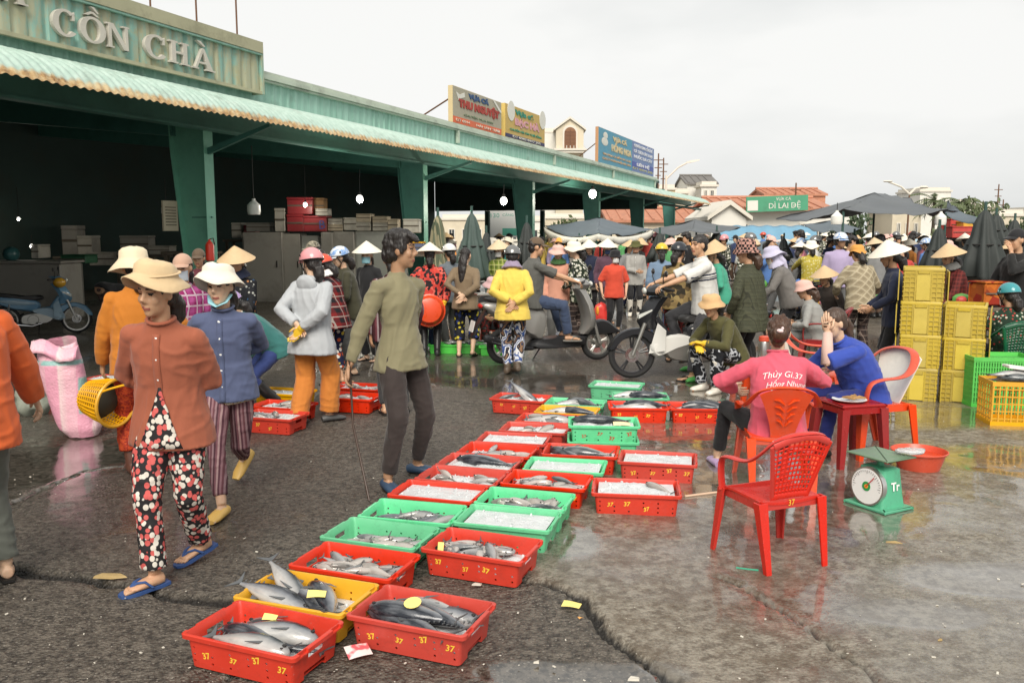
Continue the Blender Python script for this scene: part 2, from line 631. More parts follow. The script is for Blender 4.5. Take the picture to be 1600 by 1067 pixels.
M_teal2 = plain('green_steel_light', '6fae95', .45, .12, 3, .15, dirt=.3, dirtc='31564a')
M_dark = plain('dark_roof_lining', '34504a', .7, .2, 2)
M_wall = plain('dark_green_wall', '2b3f3a', .75, .25, 1.2, dirt=.4)
M_wood = plain('grey_timber', '5f564a', .75, .2, 8, .3)
M_wire = plain('black_wire', '1c1a18', .6)
M_rust = plain('rusty_iron', '6b4a34', .75, .3, 12, .3)

def canopy_sheet(s0, s1):
	def fn(a, b):
		s = s0 + (s1 - s0) * a
		th = b * math.pi * 0.42
		tt = 9.03 - 1.03 * math.sin(th) / math.sin(math.pi * 0.42)
		z = 3.30 + 0.44 * (math.cos(th) - math.cos(math.pi * 0.42)) / (1 - math.cos(math.pi * 0.42))
		z += 0.011 * math.sin(2 * math.pi * s / 0.118)
		if b > .93:
			z -= 0.012 * noise.noise((s * 3.1, 0, 0)) + 0.006
		return (s, tt, z)
	n = int((s1 - s0) / 0.118 * 6)
	return MB().grid(n, 7, fn, thick=0.004)
s = -2.0
i = 0
while s < 51:
	w = 2.95 if s < 30 else 5.3
	canopy_sheet(s, min(s + w, 51.0)).build('canopy_sheet', M_can, hall, auto=80)
	s += w - 0.05 + 0.053
	i += 1
def fascia_sheet(s0, s1):
	def fn(a, b):
		s = s0 + (s1 - s0) * a
		ph = (s / 0.2) % 1
		d = 0.0 if ph < .55 else (-0.022 if .65 < ph < .9 else -0.011)
		return (s, 9.06 + d, 3.66 + 0.5 * b)
	return MB().grid(int((s1 - s0) / 0.2 * 8), 1, fn, thick=0.003)
s = -2.0
while s < 41:
	fascia_sheet(s, min(s + 3.6, 41)).build('fascia_sheet', M_fas, hall, auto=30)
	s += 3.603
m = MB()
m.box((19.5, 9.02, 4.20), (43.2, 0.16, 0.07)).box((19.5, 9.06, 4.27), (43.2, 0.12, 0.06)).box((19.5, 9.03, 4.145), (43.2, 0.10, 0.03))
m.build('gutter', M_trim, hall)
for s in (18.9, 26.0, 33.1, 40.6):
	MB().box((s, 9.0, 3.99), (0.09, 0.07, 0.30)).build('downpipe_bracket', M_trim, hall)
# roof, lining, rear and end walls
MB().add([(-9, 9.1, 4.2), (42, 9.1, 4.2), (42, 21.6, 5.2), (-9, 21.6, 5.2), (-9, 9.1, 4.1), (42, 9.1, 4.1), (42, 21.6, 5.1), (-9, 21.6, 5.1)],
		 [(0, 1, 2, 3), (7, 6, 5, 4), (0, 4, 5, 1), (1, 5, 6, 2), (2, 6, 7, 3), (3, 7, 4, 0)]).build('roof', M_dark, hall, smooth=False)
MB().box((16.5, 21.5, 2.55), (51, 0.15, 5.1)).build('rear_wall', M_wall, hall)
MB().box((-9, 15.3, 2.4), (0.15, 12.5, 4.8)).build('near_end_wall', M_wall, hall)
m = MB()
m.add([(42, 9.2, 2.85), (42, 21.4, 2.85), (42, 21.4, 5.05), (42, 9.2, 4.1), (42.1, 9.2, 2.85), (42.1, 21.4, 2.85), (42.1, 21.4, 5.05), (42.1, 9.2, 4.1)],
	  [(0, 1, 2, 3), (7, 6, 5, 4), (0, 4, 5, 1), (1, 5, 6, 2), (2, 6, 7, 3), (3, 7, 4, 0)])
m.build('far_gable_wall', M_wall, hall, smooth=False)
for tt in (12.2, 15.2, 18.3):
	MB().box((42.05, tt, 1.42), (0.2, 0.2, 2.84)).build('end_post', M_dark, hall)
MB().box((21, 9.22, 3.43), (60, 0.14, 0.36)).box((21, 9.22, 3.27), (60, 0.22, 0.03)).build('eave_beam', M_teal, hall)
def column(s, parent):
	m = MB()
	def web(z):
		k = min(1, max(0, (z - 0.0) / 3.2))
		return 9.62 + 0.34 * k
	zs = [0.0, 0.8, 1.6, 2.4, 3.0, 3.6]
	rings = []
	for z in zs:
		a, b = 9.30, web(z)
		rings.append([(s - .011, a, z), (s + .011, a, z), (s + .011, b, z), (s - .011, b, z)])
	m.loft(rings)
	for z0, z1 in zip(zs[:-1], zs[1:]):
		m.loft([[(s - .1, web(z0), z0), (s + .1, web(z0), z0), (s + .1, web(z0) + .014, z0), (s - .1, web(z0) + .014, z0)],
				[(s - .1, web(z1), z1), (s + .1, web(z1), z1), (s + .1, web(z1) + .014, z1), (s - .1, web(z1) + .014, z1)]])
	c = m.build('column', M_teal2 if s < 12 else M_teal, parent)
	MB().box((s, 9.292, 1.8), (0.2, 0.014, 3.6)).build('flange', M_teal2, c)
	MB().box((s, 9.46, 0.02), (0.34, 0.5, 0.04)).build('base_plate', M_rust, c)
	mm = MB()
	mm.box((s, 9.46, 1.95), (0.024, 0.40, 0.02))
	mm.build('stiffener', M_teal, c)
	mm = MB()
	mm.loft([[(s - .03, 9.28, 2.9), (s + .03, 9.28, 2.9), (s + .03, 9.28, 3.0), (s - .03, 9.28, 3.0)],
			 [(s - .03, 8.12, 3.26), (s + .03, 8.12, 3.26), (s + .03, 8.12, 3.31), (s - .03, 8.12, 3.31)]])
	mm.build('canopy_bracket', M_teal, c)
	mm = MB()
	mm.loft([[(s - .08, 9.9, 3.2), (s + .08, 9.9, 3.2), (s + .08, 9.9, 4.05), (s - .08, 9.9, 4.05)],
			 [(s - .08, 21.4, 4.4), (s + .08, 21.4, 4.4), (s + .08, 21.4, 5.0), (s - .08, 21.4, 5.0)]])
	mm.build('rafter', M_teal, c)
for s in (3.3, 10.62, 17.75, 24.9, 32.2, 39.6, 47.0):
	column(s, hall)
for tt in (12.0, 14.6, 17.2, 19.6):
	MB().box((16.5, tt, 4.02 + (tt - 9) * .08), (51, 0.08, 0.14)).build('purlin', M_dark, hall)
MB().box((49, 9.3, 3.15), (14, 0.08, 0.12)).tube([(51, 8.1, 3.28), (51, 9.3, 3.1)], .04, 6).build('outrigger', M_dark, hall)

# the name board over the canopy
sgn = empty('market_sign', HP(0, 0), math.pi / 2 - TH, 'peeling green corrugated name board with raised letters above the canopy', 'sign')
t = NT('peeling_green_paint')
st = t.noise(1.0, 6, vec=t.mapping(scale=(5, 5, 1.2)), rough=.7)
base = t.mix(t.ramp(st, [(0.44, 0.0), (0.56, 1.0)]), 'a9ab90', '86b0a4')
base = t.mix(t.ramp(t.noise(3, 6, rough=.75), [(0.52, 0.0), (0.66, 0.8)]), base, 'a8a27c')
base = t.mix(t.ramp(t.noise(9, 5, rough=.8), [(0.66, 0.0), (0.74, 0.8)]), base, '6b4a2a')
t.col(base); t.rough(.6); t.bump(t.noise(20, 5), .3, .004)
M_peel = t.m
M_khaki = plain('khaki_trim', 'a9a78a', .6, .15, 3, .2, dirt=.5)
def sfn(a, b):
	s = -1 + 12.42 * a
	ph = (s / 0.205) % 1
	d = 0.0 if ph < .6 else (0.028 if .68 < ph < .92 else 0.014)
	return (s, 8.90 + d, 3.93 + 0.60 * b)
MB().grid(490, 1, sfn, thick=.004).build('panel', M_peel, sgn, auto=30)
MB().box((5.21, 8.88, 4.60), (12.46, 0.10, 0.17)).build('top_trim', M_khaki, sgn)
MB().box((5.21, 8.875, 4.498), (12.46, 0.06, 0.025)).build('bead', M_fas, sgn)
MB().box((5.21, 8.885, 3.91), (12.46, 0.06, 0.045)).build('bottom_trim', M_khaki, sgn)
MB().box((11.44, 8.95, 4.28), (0.05, 0.2, 0.78)).build('end_post', M_peel, sgn)
M_let = plain('grey_white_letter', 'c4bfb4', .55, .08, 6, .15, dirt=.35, dirtc='80786a')
def arc_band(cx, cz, rx, rz, th0, th1, wx, wz, n=26):
	"""a C-like stroke, thick at the sides and thin at top and bottom, as polygons (x,z)"""
	q = []
	for i in range(n + 1):
		a = th0 + (th1 - th0) * i / n
		q.append(((cx + rx * math.cos(a), cz + rz * math.sin(a)), (cx + (rx - wx) * math.cos(a), cz + (rz - wz) * math.sin(a))))
	return q
def letter(ch, x, z, h, w):
	m = MB()
	y0, y1 = 8.845, 8.898
	def band(q):
		for (a, b), (c, d) in zip(q[:-1], q[1:]):
			m.prism([(x + a[0], z + a[1]), (x + c[0], z + c[1]), (x + d[0], z + d[1]), (x + b[0], z + b[1])], y0, y1)
	def poly(p, dy=0.0):
		m.prism([(x + a * w, z + b * h) for a, b in p], y0 + dy, y1)
	if ch in 'CO':
		q = arc_band(w * .5, h * .5, w * .5, h * .53, R(48) if ch == 'C' else 0, R(322) if ch == 'C' else R(360), w * .23, h * .10)
		band(q)
		if ch == 'C':
			poly([(.78, .66), (.86, .66), (.86, 1.0), (.76, .86)], .001)
	elif ch == 'N':
		poly([(.08, 0), (.2, 0), (.2, 1), (.08, 1)]); poly([(.8, 0), (.92, 0), (.92, 1), (.8, 1)], .001)
		poly([(.08, 1), (.30, 1), (.92, 0), (.72, 0)], .002)
		for a, b in ((.0, .0), (0.7, .93)):
			poly([(a, b), (a + .3, b), (a + .3, b + .07), (a, b + .07)], .003)
		poly([(0, .93), (.2, .93), (.2, 1), (0, 1)], .004)
	elif ch == 'H':
		for a in (.12, .68):
			poly([(a, 0), (a + .2, 0), (a + .2, 1), (a, 1)])
			for b in (0, .92):
				poly([(a - .1, b), (a + .3, b), (a + .3, b + .08), (a - .1, b + .08)], .002)
		poly([(.3, .46), (.7, .46), (.7, .56), (.3, .56)], .001)
	elif ch == 'A':
		poly([(.1, 0), (.2, 0), (.52, .86), (.47, 1)]); poly([(.47, 1), (.56, 1), (.95, 0), (.70, 0)], .001)
		poly([(.26, .28), (.78, .28), (.78, .37), (.26, .37)], .002)
		for a, b in ((0, .3), (.6, 1.04)):
			poly([(a, 0), (b, 0), (b, .07), (a, .07)], .003)
	return m
def accent(kind, x, z, h, w, m):
	y0, y1 = 8.846, 8.898
	if kind == 'grave':
		m.prism([(x + .25 * w, z + 1.36 * h), (x + .42 * w, z + 1.36 * h), (x + .62 * w, z + 1.14 * h), (x + .54 * w, z + 1.12 * h)], y0, y1)
	if kind == 'hat':
		m.prism([(x + .22 * w, z + 1.08 * h), (x + .45 * w, z + 1.25 * h), (x + .55 * w, z + 1.25 * h), (x + .78 * w, z + 1.08 * h), (x + .66 * w, z + 1.08 * h), (x + .5 * w, z + 1.18 * h), (x + .34 * w, z + 1.08 * h)], y0, y1)
for ch, px0, px1, acc in (('C', 82, 124, ()), ('O', 124, 166, ('hat', 'grave')), ('N', 166, 203, ()), ('C', 224, 262, ()), ('H', 262, 295, ()), ('A', 297, 333, ('grave',))):
	sa, sb = HS(px0, 50, 8.86)[0], HS(px1, 80, 8.86)[0]
	h_ = 0.30
	z_ = 4.035
	m = letter(ch, sa, z_, h_, sb - sa)
	for a in acc:
		if ch == 'O' and a == 'grave':
			m2 = MB()
			accent(a, sa + .24 * (sb - sa), z_ + .02, h_, (sb - sa) * .85, m)
		else:
			accent(a, sa, z_, h_ * (.97 if a == 'grave' else .98), sb - sa, m)
	m.build('letter', M_let, sgn, smooth=False)
sa = HS(14, 3, 8.86)[0]
letter('A', sa - .12, 4.255, .30, .34).build('letter', M_let, sgn, smooth=False)
for px, py in ((236, 30), (308, 48), (371, 66)):
	s_, z_ = HS(px, py, 8.98)
	p = empty('flag_rod', HP(s_, 8.98, 4.2), 0, {236: 'thin rusty rod standing on the name board, nearest the letters H A of three', 308: 'thin rusty rod in the middle of three on the name board', 371: 'thin rusty rod at the corner end of the name board'}[px], 'metal rod', 'thin rods on the name board')
	MB().tube([(0, 0, 0), (0, 0, 2.6)], .014, 6).build('rod', M_rust, p)
	MB().box((0, 0, .46), (.08, .05, .02)).build('clamp', M_rust, p)

# ------------------------------------------------------------------ advertising boards standing on the roof edge
def board(px0, px1, yt, yb, t, name, label, bands, frame_c='c8b98a', depth=.12):
	s0, s1 = HS(px0, sum(yt) / 2, t)[0], HS(px1, sum(yt) / 2, t)[0]
	z1 = (HS(px0, yt[0], t)[1] + HS(px1, yt[1], t)[1]) / 2
	z0 = (HS(px0, yb[0], t)[1] + HS(px1, yb[1], t)[1]) / 2
	b = empty(name, HP(s0, t), math.pi / 2 - TH, label, 'sign', 'advertising boards on the hall roof')
	b.location.z = z0
	w, h = s1 - s0, z1 - z0
	MB().box((w / 2, depth / 2, h / 2), (w, depth, h)).build('casing', plain('casing_' + frame_c, frame_c, .6, .1, 3, dirt=.2), b)
	y = -.004
	for (f0, f1, g0, g1, c) in bands:
		MB().box((w * (f0 + f1) / 2, y, h * (g0 + g1) / 2), (w * (f1 - f0) - .02, .008, h * (g1 - g0) - .02)).build('panel', plain('panel_' + c, c, .55, .10, 2, dirt=.25, dirtc='8a8674'), b)
		y -= .003
	for fx in (.12, .88):
		MB().tube([(w * fx, depth, .1), (w * fx, depth + .05, -.35)], .03, 6).tube([(w * fx, depth, h * .8), (w * fx, depth + 1.6, -.1)], .02, 6).build('prop', M_rust, b)
	return b, w, h
def btext(b, w, h, txt, fx, fz, fh, c, squeeze=None, depth=.006, y=-.02, bold=.0):
	me = text_mesh(txt, h * fh, depth, bold=bold)
	xs = [v.co.x for v in me.vertices]
	cw = max(xs) - min(xs)
	k = (squeeze * w / cw) if squeeze else 1
	me.transform(Matrix.Scale(k, 4, (1, 0, 0)))
	me.transform(frame((w * fx, y, h * fz), (1, 0, 0), (0, 0, 1)))
	me.materials.clear()
	me.materials.append(plain('paint_' + c, c, .6, .08, 4))
	me.name = 'lettering'
	link('lettering', me, b)
b, w, h = board(707, 783, (134, 160), (193, 211), 9.25, 'roof_sign', 'grey roof board with red THU NGUYỆT lettering and an orange foot strip', [(0, 1, 0, 1, 'a59f8b'), (0, 1, 0, .2, 'd8663c')], 'cdb98c')
btext(b, w, h, 'VỰA CÁ', .5, .84, .17, '2f4f78', .42, bold=.012)
btext(b, w, h, 'THU NGUYỆT', .52, .57, .27, 'a3382c', .84, bold=.018)
btext(b, w, h, 'CHUYÊN MUA BÁN', .5, .29, .08, '6a7d62', .6)
btext(b, w, h, 'ĐT 0914', .18, .1, .1, 'd8cfc0', .26)
btext(b, w, h, 'HẢI SẢN TƯƠI', .7, .09, .1, 'd8cfc0', .5)
M_pw = plain('sign_white', 'd8d6cc', .5, .05)
MB().prism([(w * .05, h * .86), (w * .12, h * .80), (w * .21, h * .9), (w * .22, h * .78), (w * .13, h * .70), (w * .10, h * .64)], -.022, -.012).build('fish_emblem', M_pw, b)
MB().prism([(w * .80, h * .97), (w * .84, h * .98), (w * .99, h * .72), (w * .985, h * .66), (w * .93, h * .72)], -.022, -.012).build('fish_emblem', M_pw, b)
b, w, h = board(789, 851, (164, 181), (214, 230), 9.25, 'roof_sign', 'yellow roof board with pink BẠC HÀ lettering over a dark blue foot strip', [(0, 1, 0, 1, 'c2a45a'), (0, 1, 0.0, .13, '2e2f58')], 'd2b566')
btext(b, w, h, 'Vựa cá', .45, .82, .2, '2f8a72', .46, bold=.012)
btext(b, w, h, 'BẠC HÀ', .52, .53, .27, 'd09aa0', .62, bold=.016)
btext(b, w, h, 'CHUYÊN HẢI SẢN TƯƠI SỐNG', .5, .26, .1, '2f8a72', .8)
btext(b, w, h, 'ĐT 0983 0917 255', .52, .065, .1, 'd8d6cc', .7)
for fx, fz in ((.13, .82), (.93, .87)):
	m = MB()
	m.lathe([(.001, -.02), (.085 * w, -.018), (.085 * w, -.008), (.001, -.006)], 16, (w * fx, -.004, h * fz), axis=(0, 1, 0))
	m.build('fish_emblem', M_pw, b)
b, w, h = board(935, 1022, (197, 234), (254, 277), 9.25, 'roof_sign', 'double blue roof board standing last at the far end of the hall', [(0, .55, 0, 1, '4d93ae'), (.55, 1, 0, 1, '6a80ae'), (.55, 1, .16, .34, '4858a0')], 'b98a62')
btext(b, w, h, 'VỰA CÁ', .33, .80, .17, 'd0bd93', .24, bold=.015)
btext(b, w, h, 'HỒNG NGA', .36, .52, .26, 'd0bd93', .34, bold=.02)
for k, (tx, fz) in enumerate((('THU MUA CÁ BIỂN CÁC LOẠI', .28), ('ĐẠI LÝ PHÂN PHỐI HẢI SẢN', .15))):
	btext(b, w, h, tx, .29, fz, .09, 'd0a87a', .46)
for k, (tx, fz) in enumerate((('CHUYÊN CUNG CẤP SỈ LẺ', .86), ('CÁ TƯƠI CÁC LOẠI', .68), ('NƯỚC ĐÁ CÂY', .5), ('LIÊN HỆ', .26))):
	btext(b, w, h, tx, .77, fz, .13, 'd5d6dc', .38 if fz > .3 else .26, bold=.008)
btext(b, w, h, 'ĐT 0914 255', .77, .12, .1, 'c9c27a', .4)
m = MB()
m.ell((w * .10, -.014, h * .82), (w * .035, .006, h * .10), 10, 6).ell((w * .09, -.013, h * .64), (w * .05, .006, h * .12), 10, 6)
m.build('emblem', M_pw, b)
# ================================================================== fish crates
CL, CW, CH = 0.55, 0.345, 0.14
def rrect(hx, hy, r, z, n=3):
	pts = []
	for cx, cy, a0 in ((hx - r, hy - r, 0), (-hx + r, hy - r, 90), (-hx + r, -hy + r, 180), (hx - r, -hy + r, 270)):
		for k in range(n + 1):
			a = R(a0 + 90 * k / n)
			pts.append((cx + r * math.cos(a), cy + r * math.sin(a), z))
	return pts
def crate_mesh(name, mat, L=CL, W=CW, Hh=CH, holes=True, notch=True, ribs=True):
	a, b = L / 2, W / 2
	m = MB()
	m.loft([rrect(a - .034, b - .024, .02, 0.0), rrect(a - .022, b - .014, .02, Hh - .022), rrect(a - .001, b - .001, .02, Hh - .020), rrect(a, b, .02, Hh - .003),
			rrect(a - .003, b - .003, .02, Hh), rrect(a - .016, b - .012, .016, Hh), rrect(a - .026, b - .018, .016, Hh - .02), rrect(a - .039, b - .029, .016, .006)])
	o = m.build(name, mat)
	c = MB()
	if holes:
		for k in range(6):
			x = (-.40 + .16 * k) * L
			for j, z in enumerate((.026, .055, .084)):
				if (k + j) % 4 == 3:
					continue
				c.tube([(x, -b - .02, z * Hh / .14), (x, b + .02, z * Hh / .14)], .0062, 6)
	for sx in (-1, 1):
		c.box((sx * (a - .02), 0, Hh * .66), (.07, .10, .026))
		if notch:
			c.box((sx * (a - .025), 0, .008), (.05, W * .42, .05))
	for s in ((-.11, .6), (.11, .6)):
		for sx in (-1, 1):
			c.box((sx * (a + .004), s[0], Hh - .006), (.030, .055, .016))
	co = c.build('cutter', mat)
	md = o.modifiers.new('b', 'BOOLEAN')
	md.operation = 'DIFFERENCE'
	md.object = co
	md.solver = 'FAST'
	me = evaluated(o, name)
	bpy.data.objects.remove(o)
	bpy.data.objects.remove(co)
	me.shade_smooth()
	me.set_sharp_from_angle(angle=R(35))
	return me
def plastic(name, c, rough=.38, dirt=.45):
	t = NT(name)
	c = c4(c)
	rd = t.n('ObjectInfo').outputs['Random']
	t._o = t.n('VectorMath', {0: t.n('TexCoord').outputs['Object'], 1: t.n('CombineXYZ', {0: t.math('MULTIPLY', rd, 9.0), 1: t.math('MULTIPLY', rd, 5.0)}).outputs[0]}, operation='ADD').outputs[0]
	base = t.mix(t.noise(6, 4), tuple(x * .86 for x in c[:3]), tuple(min(1, x * 1.08) for x in c[:3]))
	base = t.mix(t.ramp(t.noise(14, 6, rough=.75), [(.54, 0.0), (.72, dirt)]), base, (c[0] * .35 + .03, c[1] * .35 + .025, c[2] * .35 + .02))
	base = t.mix(t.ramp(t.noise(60, 3, rough=.8), [(.66, 0.0), (.72, .22)]), base, (.6, .5, .45))
	hv = t.n('HueSaturation', {'Saturation': t.math('ADD', .95, t.math('MULTIPLY', rd, .10)), 'Value': t.math('ADD', .84, t.math('MULTIPLY', rd, .24)), 'Color': base})
	t.col(hv.outputs[0])
	t.rough(t.ramp(t.noise(12, 4), [(.3, rough - .1), (.7, rough + .15)]))
	t.bump(t.noise(40, 3), .12, .003)
	t.inp('Subsurface Weight', 0.0)
	return t.m
M_red = plastic('red_plastic', (.66, .045, .022))
M_green = plastic('mint_plastic', (.14, .60, .30))
M_yel = plastic('amber_plastic', (.78, .40, .02))
M_num = plain('yellow_paint', (.85, .55, .05), .6, .1, 30)
M_numr = plain('red_paint', (.5, .05, .03), .6, .1, 30)
crate_me = {'red': crate_mesh('fish_crate', M_red), 'green': crate_mesh('fish_crate', M_green), 'yellow': crate_mesh('fish_crate', M_yel)}
def number_mesh(seed, mat, sides=(-1,)):
	rnd = random.Random(seed)
	vs, fs = [], []
	for k in range(rnd.choice((3, 4, 4))):
		me = text_mesh('37', rnd.uniform(.029, .040), 0, bold=rnd.uniform(.0004, .0016), shear=rnd.uniform(-.2, .3))
		x = (-.16 + .115 * k + rnd.uniform(-.02, .02))
		z = .062 + rnd.uniform(-.026, .026)
		y = -(CW / 2 - .024 + (z / (CH - .022)) * .010) - .0012
		me.transform(Matrix.Rotation(rnd.uniform(-.32, .32), 4, 'Z'))
		me.transform(frame((x, y, z), (1, 0, 0), (0, -.08, 1)))
		o = len(vs)
		vs += [tuple(v.co) for v in me.vertices]
		fs += [tuple(i + o for i in p.vertices) for p in me.polygons]
		bpy.data.meshes.remove(me)
	me = bpy.data.meshes.new('painted_numbers')
	me.from_pydata(vs, [], fs)
	me.materials.append(mat)
	return me
num_me = [number_mesh(i, M_num) for i in range(4)]
num_r = number_mesh(9, M_numr)

# ------------------------------------------------------------------ fish
def fish_mat(name, back, flank, belly, spots=0.0):
	t = NT(name)
	o = t.sep()
	w = t.math('ADD', o[1], t.math('MULTIPLY', t.math('SUBTRACT', t.noise(14, 4), .5), .030))
	c = t.ramp(t.math('ADD', t.math('MULTIPLY', w, 6.0), .5), [(.25, belly), (.48, flank), (.62, back)])
	c = t.mix(t.ramp(t.noise(38, 4, vec=t.mapping(scale=(.3, 1, 1))), [(.45, 0.0), (.65, .45)]), c, flank)
	if spots:
		c = t.mix(t.ramp(t.noise(9, 4), [(.6, 0.0), (.7, spots)]), c, (.33, .10, .08))
	t.col(c)
	t.rough(.19)
	t.inp('Metallic', .15)
	t.bump(t.noise(90, 3), .15, .002)
	return t.m
F_tuna = fish_mat('tuna_skin', (.018, .022, .030), (.20, .21, .23), (.55, .54, .52))
F_mack = fish_mat('mackerel_skin', (.055, .068, .075), (.30, .30, .30), (.62, .60, .57))
F_pale = fish_mat('pale_fish_skin', (.16, .15, .14), (.42, .39, .36), (.66, .60, .56), .35)
F_eye = plain('fish_eye', (.02, .02, .02), .1)
F_fin = plain('fin_grey', (.10, .105, .11), .35, .3, 30)
def fish_body(L, Hh, Wd, bend=0.0, n=16, k=10):
	m = MB()
	prof = [(0.0, .10), (.03, .34), (.08, .56), (.16, .80), (.28, .97), (.40, 1.0), (.52, .92), (.64, .74), (.76, .48), (.86, .24), (.93, .17), (.975, .17)]
	rings = []
	for u, r in prof:
		x = L * (.5 - u)
		yb = bend * (x / L) ** 2 * L
		zb = -.25 * Wd * (u - .4) ** 2
		rings.append([(x, yb + r * Hh / 2 * math.sin(a) * (1.0 if math.sin(a) > 0 else .95), zb + r * Wd / 2 * math.cos(a)) for a in [2 * math.pi * j / k for j in range(k)]])
	m.loft(rings)
	return m
def ty(bend, x, L):
	return bend * (x / L) ** 2 * L
def tail_fin(m, L, s, bend, lift=0.0):
	x0 = -L * .437
	y0 = ty(bend, x0, L)
	d = -2 * bend * .455
	P = [(0, .030), (-.05, .12), (-.125, .235), (-.085, .10), (-.062, 0), (-.085, -.10), (-.125, -.235), (-.05, -.12), (0, -.030)]
	top = [(x0 + a * s, y0 + b * s + d * a * s, lift * -a * s + .002) for a, b in P]
	bot = [(x, y, z - .005) for x, y, z in top]
	k = len(P)
	m.add(top + bot, [(0, 1, 3, 4), (1, 2, 3), (4, 5, 7, 8), (5, 6, 7), (0, 4, 8), tuple(k + i for i in (4, 3, 1, 0)), tuple(k + i for i in (3, 2, 1)), tuple(k + i for i in (8, 7, 5, 4)), tuple(k + i for i in (7, 6, 5)), tuple(k + i for i in (8, 4, 0))]
		  + [(i, i + k, (i + 1) % k + k, (i + 1) % k) for i in range(k)])
def fin(m, pts, z, th=.004):
	k = len(pts)
	m.add([(x, y, z + th / 2) for x, y in pts] + [(x, y, z - th / 2) for x, y in pts],
		  [tuple(range(k)), tuple(reversed(range(k, 2 * k)))] + [(i, i + k, (i + 1) % k + k, (i + 1) % k) for i in range(k)])
big_t, small_t = [], []
def make_big(skin, L, Hh, Wd, bend, lift):
	body = fish_body(L, Hh, Wd, bend).mesh('fish', skin, auto=0)
	tm = MB(); tail_fin(tm, L, L * .62, bend, lift)
	fm = MB()
	fin(fm, [(.10 * L, Hh * .44), (.04 * L, Hh * .66), (.0, Hh * .52), (-.10 * L, Hh * .47)], 0)
	fin(fm, [(-.10 * L, -Hh * .40), (-.16 * L, -Hh * .60), (-.19 * L, -Hh * .36)], 0)
	for q in range(5):
		x = L * (-.22 - .045 * q)
		hh = Hh * (.36 - .055 * q)
		fin(fm, [(x, hh + ty(bend, x, L)), (x - .02 * L, hh + .014 + ty(bend, x, L)), (x - .016 * L, hh - .006 + ty(bend, x, L))], 0, .003)
	pm = MB()
	pm.add([(.22 * L, -.012, Wd * .40), (.20 * L, -.035, Wd * .42), (.06 * L, -.05, Wd * .50), (.22 * L, -.012, Wd * .40 + .003), (.20 * L, -.035, Wd * .42 + .003), (.06 * L, -.05, Wd * .50 + .003)],
		   [(2, 1, 0), (3, 4, 5), (0, 1, 4, 3), (1, 2, 5, 4), (2, 0, 3, 5)])
	em = MB()
	em.ell((L * .425, Hh * .05, Wd * .25), (.010, .010, .006), 8, 5)
	return body, tm.mesh('tail_fin', F_fin), fm.mesh('fins', F_fin), pm.mesh('pectoral_fin', F_fin), em.mesh('eye', F_eye)
for sk, L, h_, w_, bd, lf in ((F_tuna, .43, .125, .085, -.10, .25), (F_tuna, .40, .120, .085, .12, .9), (F_tuna, .46, .115, .08, .04, .05), (F_mack, .40, .115, .085, -.06, .5)):
	big_t.append(make_big(sk, L, h_, w_, bd, lf))
for i, (sk, L, h_, w_, bd) in enumerate(((F_mack, .20, .052, .036, .10), (F_pale, .19, .056, .038, -.14), (F_mack, .21, .048, .036, -.05), (F_pale, .17, .052, .036, .2), (F_tuna, .20, .05, .036, .06))):
	m = fish_body(L, h_, w_, bd, k=8)
	m.mat(1)
	tail_fin(m, L, L * .55, bd, .4)
	fin(m, [(.06 * L, h_ * .42), (.0, h_ * .66), (-.06 * L, h_ * .42)], 0, .003)
	m.mat(2)
	m.ell((L * .42, h_ * .05, w_ * .25), (.005, .005, .003), 6, 4)
	small_t.append(m.mesh('fish', [sk, F_fin, F_eye], auto=0))
def place(o, M):
	o.matrix_world = M
	return o
def put_big(M, kind, label, group):
	b, tl, fn_, pc, ey = big_t[kind]
	o = place(link('fish', b), M)
	tag(o, label, 'fish', group)
	for nm, me in (('tail_fin', tl), ('fins', fn_), ('pectoral_fin', pc), ('eye', ey)):
		link(nm, me, o)
	return o
def put_small(M, kind, label, group):
	return tag(place(link('fish', small_t[kind]), M), label, 'fish', group)

# ------------------------------------------------------------------ ice
t = NT('crushed_ice')
t.col(t.mix(t.noise(18, 4), (.50, .53, .55), (.70, .71, .71)))
t.rough(.32)
t.inp('Subsurface Weight', .35)
t.inp('Subsurface Radius', (.02, .02, .02))
t.bump(t.noise(60, 5), .6, .010)
M_ice = t.m
def ice_mesh(seed, level, bump=.014, hx=.235, hy=.145):
	rnd = random.Random(seed)
	m = MB()
	def fn(a, b):
		x, y = (a - .5) * 2 * hx, (b - .5) * 2 * hy
		e = min(1, 6 * min(a, 1 - a, b, 1 - b) + .1)
		z = level * (1.0) + bump * e * (noise.noise((x * 9 + seed, y * 9, 1.3)) + .5 * noise.noise((x * 34, y * 34, seed))) + .006 * e
		return (x, y, z)
	m.grid(34, 22, fn)
	for _ in range(26):
		x, y = rnd.uniform(-hx, hx) * .95, rnd.uniform(-hy, hy) * .95
		s = rnd.uniform(.006, .014)
		z = fn(x / 2 / hx + .5, y / 2 / hy + .5)[2]
		m.box((x, y, z + s * .2), (s * rnd.uniform(.7, 1.5), s, s * rnd.uniform(.6, 1)), rot=(rnd.uniform(0, 3), rnd.uniform(0, 3), rnd.uniform(0, 3)))
	return m.mesh('ice', M_ice, auto=50)

